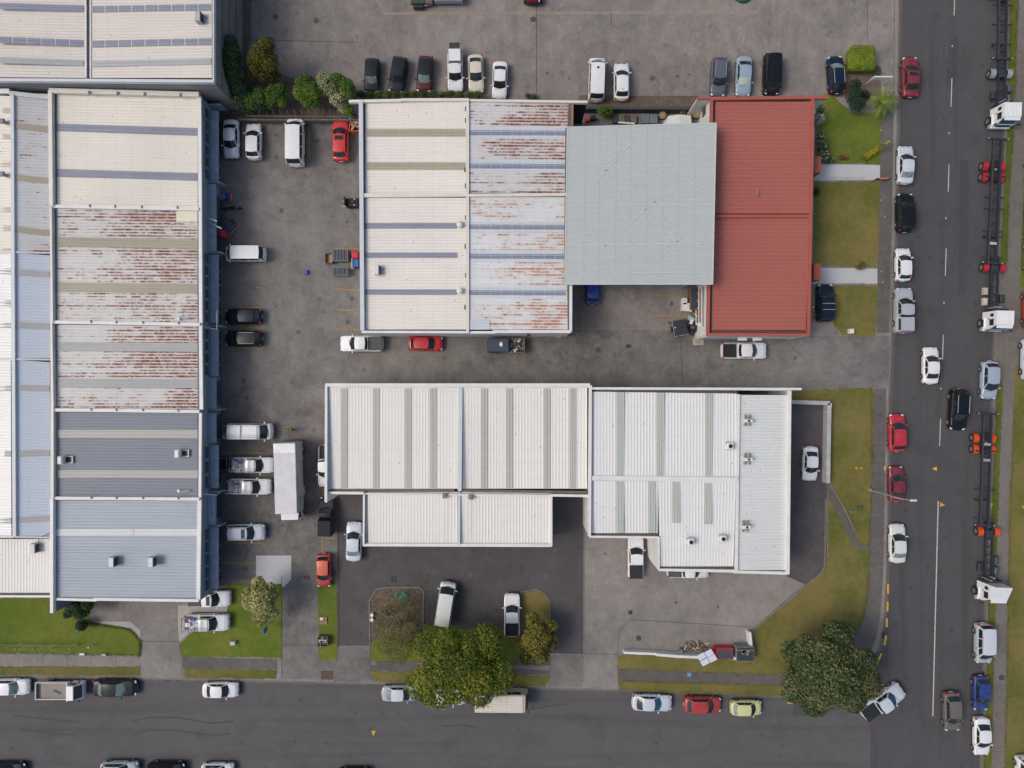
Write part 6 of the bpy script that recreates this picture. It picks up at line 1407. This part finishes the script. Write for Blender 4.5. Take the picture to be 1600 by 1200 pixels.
for y,l in ((281,'thin dark handrail along the upper pale ramp'),(444,'thin dark handrail along the lower pale ramp')):
    h=thing('handrail',1310,y,l,'handrail'); MB().cyl((-2.8,0,.9),(2.6,0,.9),.025,n=6).go('rail',M_steel,h)
    for k in range(4): MB().cyl((-2.6+k*1.7,0,0),(-2.6+k*1.7,0,.9),.02,n=6).go('post',M_steel,h)
def cuboid(name,px,py,sx,sy,sz,m,label,cat,rz=0,z=0,b=.03,extra=None):
    r=thing(name,px,py,label,cat,rz,z); MB().box(0,0,sz/2+.01,sx,sy,sz,b=b).go('body',m,r)
    MB().box(0,0,sz+.02,sx*.9,sy*.9,.04,b=.01).go('lid',m,r); return r
cuboid('utility_box',1327,518,.45,.55,.7,M_capw,'white utility box on the small dry lawn','utility box'); cuboid('utility_box',366,1003,.6,.45,.5,plain('pale_service_box',(.4,.42,.42)),'grey service box on the green lawn near the bottom street','utility box')
cuboid('service_box',130,1021,.6,.25,.25,M_capw,'white meter box, left of two at the footpath edge','utility box'); cuboid('service_box',164,1022,.5,.25,.25,plain('pale_service_box',(.4,.42,.42)),'pale meter box, right of two at the footpath edge','utility box')
cuboid('service_box',1342,793,.45,.45,.35,plain('green_service_box',(.06,.10,.05)),'dark green service box in the dry corner lawn','utility box'); cuboid('letter_box',1329,799,.3,.2,.3,plain('blue_service_box',(.10,.18,.40)),'small blue box beside the diagonal garden path','utility box')
bo=thing('bollard_lamp',146,1007,'short white bollard standing in the bright green lawn','bollard'); MB().cyl((0,0,0),(0,0,.9),.07,n=10).go('post',M_capw,bo); MB().ell((0,0,.95),(.11,.11,.09)).go('cap',M_capw,bo,True)
for x,l in ((1338,'left of two tiny yellow hydrant markers on the dry corner lawn'),(1345,'right of two tiny yellow hydrant markers on the dry corner lawn')):
    bo=thing('hydrant_marker',x,731,l,'marker'); MB().cyl((0,0,0),(0,0,.25),.16,.10,n=10).go('post',M_yel2,bo)
bo=thing('hydrant_marker',1599,792,'yellow marker in the wide grass at the right edge','marker'); MB().cyl((0,0,0),(0,0,.3),.18,.1,n=10).go('post',M_yel2,bo)
bo=thing('banner_sign',423,972,'narrow blue banner sign beside the round yellowish tree','sign'); MB().cyl((0,0,0),(0,0,2.6),.03,n=6).go('pole',M_steel,bo); MB().box(.05,-.25,1.9,.06,.55,1.3).go('banner',plain('banner_blue',(.04,.16,.40)),bo)
pl=thing('timber_pallet',505.5,969,'flat timber pallet on the narrow green strip','pallet',z=.05)
for k in range(6): MB().box(0,-.38+k*.15,.13,.85,.11,.02).go('slat',M_wood,pl)
for k in(-1,0,1): MB().box(k*.36,0,.06,.09,.85,.1).go('bearer',M_wood,pl)
MB().box(-.2,.2,.16,.35,.3,.03).go('white_sheet',M_capw,pl)
cr=thing('scrap_crate',507,999,'crate heaped with firewood scraps on the narrow green strip','crate',z=.05)
for s in(-1,1): MB().box(s*.55,0,.4,.05,1.1,.7).go('side',M_timb,cr); MB().box(0,s*.55,.4,1.1,.05,.7).go('side',M_timb,cr)
MB().box(0,0,.2,1.0,1.0,.3).go('base',M_timb,cr)
random.seed(21)
for k in range(20): MB().box(random.uniform(-.4,.4),random.uniform(-.4,.4),random.uniform(.45,.8),random.uniform(.3,.7),.07,.06,rz=random.uniform(0,3.1),ry=random.uniform(-.4,.4)).go('firewood_stick',random.choice([M_wood,M_capc,plain('brown_scrap',(.12,.08,.06)),M_dark]),cr)
# junk by the entrance of the central warehouse
ob=thing('orange_crate',556,199,'orange mesh container tucked behind the bright red car','container')
Mo=plain('orange_plastic',(.58,.13,.02),.5,.2)
for s in(-1,1): MB().box(s*.5,0,.45,.07,1.5,.8,rz=s*.15).go('side',Mo,ob); MB().box(0,s*.72,.45,1.0,.07,.8,rz=.15).go('side',Mo,ob)
for k in range(10): MB().box(random.uniform(-.3,.3),random.uniform(-.5,.5),.55+random.random()*.2,.5,.22,.15,rz=random.uniform(0,3)).go('rubble_piece',random.choice([M_wood,plain('pink_foam',(.45,.28,.22)),M_timb]),ob)
ws=thing('blue_drum',549,184,'pale blue drum beside the orange mesh container','drum'); MB().cyl((0,0,0),(0,0,.7),.34,n=16).go('body',plain('pale_blue_plastic',(.35,.42,.60),.5),ws); MB().cyl((0,0,.7),(0,0,.74),.36,n=16).go('lid',plain('pale_blue_plastic',(.35,.42,.60)),ws)
def bin_box(px,py,sx,sy,h,label,rim,lid,rz=0,ribs=4,name='skip_bin',cat='skip bin'):
    r=thing(name,px,py,label,cat,rz)
    for s in(-1,1): MB().box(0,s*(sy/2-.03),h/2,sx,.06,h).go('side',rim,r); MB().box(s*(sx/2-.03),0,h/2,.06,sy-.12,h).go('end',rim,r)
    MB().box(0,0,.08,sx-.1,sy-.1,.08).go('base',rim,r)
    if lid:
        for k in range(ribs): MB().box(-sx/2+sx/ribs*(k+.5),0,h-.04,sx/ribs*.90,sy*.92,.08,b=.02).go('lid_panel',lid,r)
    return r
Mgb=plain('grey_blue_bin',(.16,.19,.22),.6,.2); Mbl=plain('charcoal_lid',(.055,.062,.08),.6,.2)
bin_box(535,401,1.75,1.35,1.1,'larger of two grey bins with ribbed lids by the central warehouse',Mgb,Mbl,0,5); bin_box(535,426,1.7,.95,1.0,'smaller of two grey bins with ribbed lids by the central warehouse',Mgb,Mbl,0,5)
tb=bin_box(516,405,.85,1.15,.7,'open timber tray left of the larger grey bin',M_timb,None,0,4,'timber_tray','crate'); MB().box(0,0,.2,.7,1.0,.1).go('plywood',plain('plywood',(.42,.26,.12)),tb)
rb=thing('red_blue_stand',559,407,'red and blue stand half hidden under the central warehouse edge','stand'); MB().box(-.1,.45,.6,.7,.8,1.2,b=.04).go('red_box',plain('stand_red',(.5,.02,.025)),rb); MB().box(0,-.45,.5,.6,.9,1.0,b=.04).go('blue_box',plain('stand_blue',(.02,.12,.38)),rb); MB().box(-.42,-.3,.6,.06,1.6,1.1).go('white_rail',M_capw,rb)
bb=thing('blue_box',479.5,426,'tiny blue box alone in the middle of the yard','box'); MB().box(0,0,.2,.32,.5,.36,b=.04).go('body',plain('bright_blue_plastic',(.02,.10,.42)),bb); MB().box(0,0,.39,.28,.44,.03).go('lid',plain('bright_blue_plastic',(.02,.10,.42)),bb)
fk=thing('black_forklift',552,319,'black forklift nosing out from under the central warehouse edge','forklift')
MB().box(.1,0,.55,1.2,.95,.7,b=.08).go('body',M_dark,fk); MB().box(-.65,0,.9,.12,.9,1.6).go('mast',M_dark,fk); MB().ell((.2,0,1.05),(.25,.22,.15)).go('seat',plain('dark_seat',(.03,.035,.045)),fk,True)
for s in(-1,1):
    MB().box(-1.0,s*.3,.1,.6,.1,.06).go('fork',M_steel,fk); MB().ell((.35,s*.35,1.0),(.09,.09,.07)).go('lamp',plain('pale_yellow_lens',(.6,.58,.35)),fk,True); wheel(fk,-.35,s*.5,.25,.75); wheel(fk,.5,s*.5,.25,.75)
mc=thing('motorcycle',366,327,'black motorbike lying parallel to the yard lines by the left warehouse','motorcycle',R(4))
MB().cyl((-.95,-.06,.32),(-.95,.06,.32),.31,n=18).go('wheel',M_rubber,mc); MB().cyl((.75,-.06,.32),(.75,.06,.32),.31,n=18).go('wheel',M_rubber,mc)
MB().ell((.15,0,.75),(.35,.18,.16)).go('fuel_tank',PAINTS['black'],mc,True); MB().box(-.45,0,.72,.75,.26,.12,b=.05).go('seat',M_dark,mc); MB().box(-.05,0,.45,.8,.28,.38,b=.1).go('engine',M_dark,mc); MB().cyl((.55,-.38,.98),(.55,.38,.98),.025,n=8).go('handlebar',M_dark,mc); MB().cyl((.75,.0,.32),(.55,0,.95),.04,n=8).go('fork',M_steel,mc); MB().box(-.95,0,.70,.5,.3,.2,b=.05).go('luggage_box',M_dark,mc)
jt=thing('covered_jet_toy',351,309,'blue and orange covered watercraft beside the left warehouse wall','watercraft')
q=MB(); q.ell((-.35,.0,.5),(.75,.42,.28),14,7); q.go('hull',plain('watercraft_blue',(.02,.25,.45),.35),jt,True); MB().box(.55,-.05,.45,.6,.75,.4,b=.1).go('tail',plain('watercraft_navy',(.01,.06,.30),.35),jt); MB().box(.95,-.1,.45,.12,.85,.35,b=.05).go('stern',Mo,jt); MB().box(.15,.0,.74,.16,.6,.06,rz=.2).go('handle_strip',Mo,jt); MB().box(.3,-.55,.35,1.4,.08,.2).go('side_strip',Mo,jt); MB().ell((-.3,.05,.75),(.09,.09,.05)).go('white_cap',M_capw,jt,True)
tr=thing('small_trailer',357.5,357,'tilted dark box trailer with red rear corners by the left warehouse','trailer',R(-38))
MB().box(0,0,.6,1.5,1.7,.55,b=.04).go('box',plain('trailer_grey_top',(.06,.065,.08),.6,.2),tr); MB().box(.80,0,.42,.12,1.75,.14).go('rear_bar',M_steel,tr)
for s in(-1,1): MB().box(.80,s*.78,.55,.14,.22,.16).go('tail_lamp',M_tail,tr); wheel(tr,0,s*.92,.3,.85)
MB().cyl((-.75,0,.4),(-1.5,0,.4),.05,n=8).go('drawbar',M_steel,tr)
cg=thing('trailer_cage',351,724,'black wire cage trailer behind the rack pickup','trailer')
for k in range(6): MB().box(-.5+k*.2,0,.8,.04,1.4,.05).go('bar',M_dark,cg)
MB().box(0,.7,.8,1.15,.05,.06).go('rail',M_steel,cg); MB().box(0,-.7,.8,1.15,.05,.06).go('rail',M_steel,cg); MB().box(.55,0,.8,.05,1.4,.06).go('rail',M_steel,cg); MB().box(0,0,.35,1.1,1.35,.06).go('floor',M_dark,cg)
for s in(-1,1): wheel(cg,0,s*.8,.3,.85)
# yard rubbish by the red building
dt=thing('black_trailer',1060,513,'black covered trailer parked askew near the red building','trailer',R(-80))
MB().box(0,0,.7,1.75,1.55,.5,b=.04).go('box',plain('black_cover_blue',(.022,.027,.04),.6,.25),dt)
for k in range(4): MB().box(-.65+k*.43,0,.965,.40,1.5,.03,b=.01).go('cover_panel',plain('black_cover_blue',(.022,.027,.04)),dt)
MB().box(0,-.80,.95,1.8,.05,.05).go('rail',M_steel,dt); MB().box(.9,0,.95,.05,1.6,.05).go('rail',M_steel,dt); MB().ell((-.1,-.6,1.0),(.09,.09,.05)).go('cap',M_capw,dt,True)
for s in(-1,1): wheel(dt,0,s*.88,.3,.85)
bn=bin_box(1081,468,1.0,2.6,1.2,'tall dark skip with a rusty edge against the red building',plain('rust_edge_bin',(.20,.11,.07)),plain('dark_blue_lid',(.04,.05,.075)),0,1)
for nm,px,py,sx,sy,l in (('white_appliance',1067,472,.55,.75,'small white appliance beside the dark skip'),('white_appliance',1071,481,1.15,.95,'larger white appliance beside the dark skip')):
    a=thing(nm,px,py,l,'appliance',R(-6)); MB().box(0,0,.45,sx,sy,.9,b=.03).go('body',M_capw,a); MB().box(0,0,.91,sx*.94,sy*.94,.03).go('lid',M_capw,a); MB().cyl((.1,.1,.925),(.1,.1,.94),.05,n=8).go('knob',M_dark,a)
gp=thing('glass_stack',1080,499,'pale bluish bundle of glass and plastic near the white appliances','bundle')
for k in range(7): MB().box(random.uniform(-.3,.3),random.uniform(-.4,.4),.3+k*.07,.55,.35,.05,rz=random.uniform(0,3)).go('pane',random.choice([plain('pale_aqua',(.30,.44,.48)),M_capw,M_steel,plain('brown_scrap',(.12,.08,.06))]),gp)
bg=thing('black_tarpaulin',1083,512,'black bunched tarpaulin at the corner of the red building','tarpaulin'); MB().ell((0,0,.45),(.65,.6,.5),12,7).ell((-.2,-.55,.2),(.2,.4,.2)).ell((.3,.3,.4),(.45,.35,.4)).go('folds',M_dark,bg,True); MB().box(.75,.1,.6,.25,.25,.5).go('yellow_tag',M_yel2,bg)
pt=thing('concrete_plinth',1091,533.5,'square pale concrete plinth at the corner of the red building','plinth'); MB().box(0,0,.06,1.2,.9,.12,b=.02).go('base',plain('plinth_pale',(.36,.31,.25),.85),pt); MB().box(0,0,.13,.65,.5,.04,b=.01).go('inner_plate',plain('plinth_tan',(.30,.25,.19)),pt)
pt=thing('concrete_step',872,524,'small pale concrete step at the corner of the central warehouse','step'); MB().box(0,0,.05,.65,.5,.1,b=.02).go('tread',plain('plinth_pale',(.36,.31,.25)),pt); MB().box(0,.3,.12,.65,.3,.24,b=.02).go('riser',plain('plinth_pale',(.36,.31,.25)),pt)
dg=thing('black_bag',981,541,'small black bag lying in the lane below the grey canopy','bag'); MB().ell((0,0,.15),(.26,.2,.16)).ell((.1,.08,.2),(.12,.1,.12)).go('sack',M_dark,dg,True); MB().ell((.08,-.05,.27),(.04,.04,.03)).go('knot',M_capc,dg,True)
# rubbish corner behind the white wall
r1=bin_box(1128,1016,1.95,1.30,1.1,'bright red skip with dark slatted lid behind the white wall',plain('skip_red',(.55,.012,.015),.4),Mbl,0,8); MB().box(0,.45,1.12,1.9,.05,.04).go('bar',plain('skip_red',(.55,.012,.015)),r1)
r2=bin_box(1158.5,1015,2.0,1.65,1.35,'grey-green skip with ragged dark load beside the red skip',plain('grey_green_skip',(.17,.19,.185)),plain('dark_skip_load',(.03,.04,.05)),0,9); MB().box(0,.45,1.36,1.9,.06,.05).go('bar',M_steel,r2)
for k in range(8): MB().box(random.uniform(-.7,.7),random.uniform(0,.5),1.37,.25,.3,.05,rz=random.uniform(0,3)).go('load_piece',plain('khaki_load',(.20,.19,.12)),r2)
wp=thing('glazed_frame',1100,1021,'tilted white four-pane glazed frame leaning on the white wall','window frame',R(32))
for i in(-1,1):
    for j in(-1,1): MB().box(i*.47,j*.36,1.2+i*.12,.90,.68,.04,ry=-.13).go('pane',plain('panel_pale_blue',(.52,.54,.62),.4,.05),wp)
MB().box(0,0,1.17,1.9,.05,.05,ry=-.13).go('glazing_bar',M_dark,wp); MB().box(0,0,1.19,.05,1.46,.05).go('glazing_bar',M_dark,wp)
dp=thing('debris_pile',1085,1013,'heap of broken timber and rubble behind the white wall','rubbish heap')
random.seed(9)
for k in range(70):
    a=random.gauss(0,.8); bb_=random.gauss(0,.35)
    MB().box(a+.1,bb_+.15,max(.06,.45-.25*abs(a)-.5*abs(bb_)+random.uniform(-.05,.1)),random.uniform(.15,.7),random.uniform(.05,.2),random.uniform(.03,.12),rz=random.uniform(0,3.1),ry=random.uniform(-.5,.5)).go('debris_piece',random.choice([M_wood,plain('brown_scrap',(.12,.08,.06)),M_timb,M_capc,plain('grey_rubble',(.25,.23,.2)),plain('tan_rubble',(.36,.26,.14)),plain('brown_scrap',(.12,.08,.06))]),dp)
dp2=thing('stone_block',1063,1018,'pale stone block at the left end of the rubbish heap','block',R(20)); MB().box(0,0,.25,.5,.65,.5,b=.08).go('block',M_kerb,dp2); MB().box(.1,.1,.52,.3,.3,.06,b=.02).go('chip',M_kerb,dp2)
# narrow service strip behind the canopy
def box_thing(name,px,py,sx,sy,sz,m,label,cat,n=3,gap=.0,m2=None,rz=0):
    r=thing(name,px,py,label,cat,rz)
    for k in range(n): MB().box(-sx/2+sx/n*(k+.5),0,sz/2,sx/n*.94,sy,sz*(1-.12*(k%2)),b=.02).go('section',m if k%2==0 or not m2 else m2,r)
    return r
box_thing('stacked_timber',975,188,2.8,.9,.5,plain('dark_stack',(.04,.045,.05)),'dark stacked frames behind the grey canopy','stack',4,m2=M_timb); beam('x',None,M_capc,(966,191,.6),(992,193,.6),.18,.15); bpy.data.objects['x'].name='pale_batten'; tag(bpy.data.objects['pale_batten'],'pale batten lying across the dark stacked frames','batten')
box_thing('grey_bin',1013,189,1.9,1.1,.8,plain('bluish_bin',(.12,.15,.16)),'grey-green lidded bin behind the grey canopy','bin',2)
tt=thing('white_tarpaulin',1058,190,'white tarpaulin over a load beside the red building','tarpaulin'); q=MB(); q.add([(-1.7,-.9,.1),(1.7,-.9,.1),(1.7,.55,.1),(-1.5,.45,.1),(-1.3,-.8,1.0),(1.4,-.8,1.1),(1.3,.3,1.05),(-1.1,.3,.95),(0,.38,1.15),(0,-.8,1.2)],[(4,9,8,7),(9,5,6,8),(0,1,5,9,4),(1,2,6,5),(2,3,7,8,6),(3,0,4,7)]); q.go('sheet',plain('white_tarp',(.58,.58,.58),.6,.1),tt); MB().cyl((1.5,-.9,.9),(1.5,.5,.2),.03,n=6).go('rope',M_steel,tt)
for x,y,l,rd_ in ((1033,184,'brown wooden cable drum left of the white tarpaulin',.42),(1086,183,'timber cable drum beside the red building wing wall',.42)):
    cd=thing('cable_drum',x,y,l,'cable drum'); MB().cyl((0,0,.1),(0,0,.75),rd_*.7,n=16).go('core',plain('brown_scrap',(.12,.08,.06)),cd); MB().cyl((0,0,.75),(0,0,.82),rd_,n=20).go('flange',plain('drum_wood',(.26,.18,.11)),cd); MB().cyl((0,0,.82),(0,0,.84),.13,n=12).go('hub',plain('drum_tan',(.45,.30,.16)),cd)
rc=thing('red_drum',917,189,'small red drum in the dark corner behind the rusty roof','drum'); MB().cyl((0,0,0),(0,0,.6),.26,n=14).go('body',plain('red_drum_paint',(.45,.05,.02)),rc); MB().cyl((0,0,.6),(0,0,.63),.2,n=14).go('lid',plain('red_drum_paint',(.45,.05,.02)),rc)
cuboid('black_bin',926,187,.55,.45,.8,M_dark,'black wheelie bin beside the small red drum','bin')
wb=thing('white_drum_pair',582,964,'two white stacked tubs at the edge of the scrubby garden','tub'); MB().cyl((0,.35,0),(0,.35,.45),.2,n=14).cyl((0,-.2,0),(0,-.2,.45),.2,n=14).go('tub',M_capw,wb); MB().box(0,.08,.3,.15,.3,.2).go('joiner',M_steel,wb)
gr=thing('green_netting',628,930,'crumpled turquoise netting lying in the scrubby garden','netting')
foliage('net_folds',gr,[(0,0,.2,.85,.55,.25),(.5,.1,.2,.4,.4,.2)],420,.10,[plain('turquoise_net',(.04,.33,.20),.6)],fill=.9,asp=.35)
cr=thing('lane_debris',1380,330,'tiny pale litter on the left footpath','litter'); 
for k in range(6): MB().box(random.uniform(-1,1)*.5,random.uniform(-10,10),.05,.10,.08,.03,rz=k).go('scrap_of_paper',M_capw,cr)
cone=thing('timber_block',482,703,'small brown block lying beside the box lorry','block'); MB().box(-.1,0,.12,.5,.35,.22,b=.03).go('block',plain('brown_scrap',(.12,.08,.06)),cone); MB().box(.0,0,.25,.2,.15,.06).go('chip',M_wood,cone)

# ------------------------------------------------------------------ person in a high-visibility vest
pe=thing('person',457.5,671,'person in a bright lime high-visibility vest and dark trousers standing above the lorry','person',R(100))
def skin(name,parent,verts,edges,rad,mat,sub=1,root=0):
    me=bpy.data.meshes.new(name); me.from_pydata(verts,edges,[]); o=link(name,me,parent,mat)
    m=o.modifiers.new('skin','SKIN'); 
    for i,rr in enumerate(rad): me.skin_vertices[0].data[i].radius=(rr,rr) if isinstance(rr,(int,float)) else rr
    me.skin_vertices[0].data[root].use_root=True; m.use_smooth_shade=True
    s=o.modifiers.new('sub','SUBSURF'); s.levels=s.render_levels=sub
    return o
V=[(0,0,.95),(0,0,1.15),(.01,0,1.38),(.02,0,1.50),(.03,0,1.60),(.03,0,1.70),   # pelvis..head
   (.01,.19,1.42),(.06,.27,1.14),(.30,.22,1.06),(.38,.20,1.07),   # left arm, forearm reaching forward
   (.01,-.19,1.42),(-.02,-.30,1.14),(.10,-.30,.92),(.14,-.30,.84),
   (0,.10,.90),(.05,.12,.50),(-.02,.12,.10),(.14,.13,.05),
   (0,-.10,.90),(-.04,-.12,.50),(-.10,-.12,.10),(.05,-.13,.05)]
E=[(0,1),(1,2),(2,3),(3,4),(4,5),(2,6),(6,7),(7,8),(8,9),(2,10),(10,11),(11,12),(12,13),(0,14),(14,15),(15,16),(16,17),(0,18),(18,19),(19,20),(20,21)]
rd=[(.15,.11),(.14,.10),(.16,.11),.055,(.085,.095),(.085,.095),.07,.05,.038,.035,.07,.05,.038,.035,.09,.06,.045,.04,.09,.06,.045,.04]
for base,dr in ((9,(1,0,0)),(13,(.3,0,-1))):
    bx_,by_,bz_=V[base]; d_=Vector(dr).normalized(); 
    for k in range(5):
        off_=(k-2)*.020; L_=[.045,.075,.082,.075,.06][k]
        s_=Vector((0,1,0))*off_; a_=Vector(V[base])+s_+d_*.03; b_=a_+d_*L_*.6+Vector((0,0,-.005)); c_=b_+d_*L_*.4+Vector((0,0,-.02))
        i=len(V); V+= [tuple(a_),tuple(b_),tuple(c_)]; E+=[(base,i),(i,i+1),(i+1,i+2)]; rd+=[.010,.009,.008]
skin('body',pe,V,E,rd,plain('skin_tone',(.35,.20,.13),.5,.1),2)
skin('trousers',pe,[(0,0,.98),(0,.10,.90),(.05,.12,.50),(-.02,.12,.12),(0,-.10,.90),(-.04,-.12,.50),(-.10,-.12,.12)],[(0,1),(1,2),(2,3),(0,4),(4,5),(5,6)],[(.165,.125),.105,.078,.065,.105,.078,.065],plain('dark_trousers',(.02,.022,.03),.8),2)
skin('vest',pe,[(0,0,1.00),(0,0,1.18),(.01,0,1.36),(.01,0,1.44),(.01,.17,1.42),(.03,.25,1.26),(.01,-.17,1.42),(-.01,-.26,1.26)],[(0,1),(1,2),(2,3),(2,4),(4,5),(2,6),(6,7)],[(.175,.135),(.165,.125),(.19,.14),.10,.095,.072,.095,.072],plain('hi_vis_lime',(.50,.75,.03),.6,.1),2)
skin('sleeves',pe,[(.01,0,1.42),(.01,.19,1.42),(.06,.27,1.16),(.24,.235,1.08),(.01,-.19,1.42),(-.02,-.29,1.16),(.07,-.30,.98)],[(0,1),(1,2),(2,3),(0,4),(4,5),(5,6)],[.08,.083,.066,.052,.083,.066,.052],plain('dark_sleeve',(.03,.04,.06),.8),2)
MB().ell((.02,0,1.69),(.115,.10,.105),14,8).go('hair',plain('dark_hair',(.03,.02,.015),.8),pe,True)
MB().ell((.12,0,1.64),(.02,.015,.02)).go('nose',plain('skin_tone',(.35,.20,.13)),pe,True)
for s in(-1,1): MB().ell((.02,s*.098,1.64),(.02,.012,.03)).go('ear',plain('skin_tone',(.35,.20,.13)),pe,True); MB().ell((.105,s*.035,1.665),(.012,.014,.010)).go('eye',M_dark,pe,True); MB().box(.08 if s>0 else -.01,s*.125,.05,.28,.10,.09,b=.03).go('boot',M_dark,pe)
MB().ell((.108,0,1.595),(.012,.028,.007)).go('mouth',plain('lips',(.30,.10,.08)),pe,True)

# cheap relabels for repeated studs
for o,l in zip([o for o in bpy.data.objects if o.name.startswith('cats_eye')],['topmost road stud, level with the square hedge','second road stud, near the upper pale ramp','third road stud, level with the red roof seam','fourth road stud, beside the silver kerbside pickup','lowest road stud, above the black four-wheel drive']): o['label']=l
for o in [o for o in bpy.data.objects if o.name.startswith('warehouse') and 'pale blue' in o.get('label','') and 'rusty' in o.get('label','')]: o['label']='long left warehouse with cream, rusty, slate and light blue roof bays'
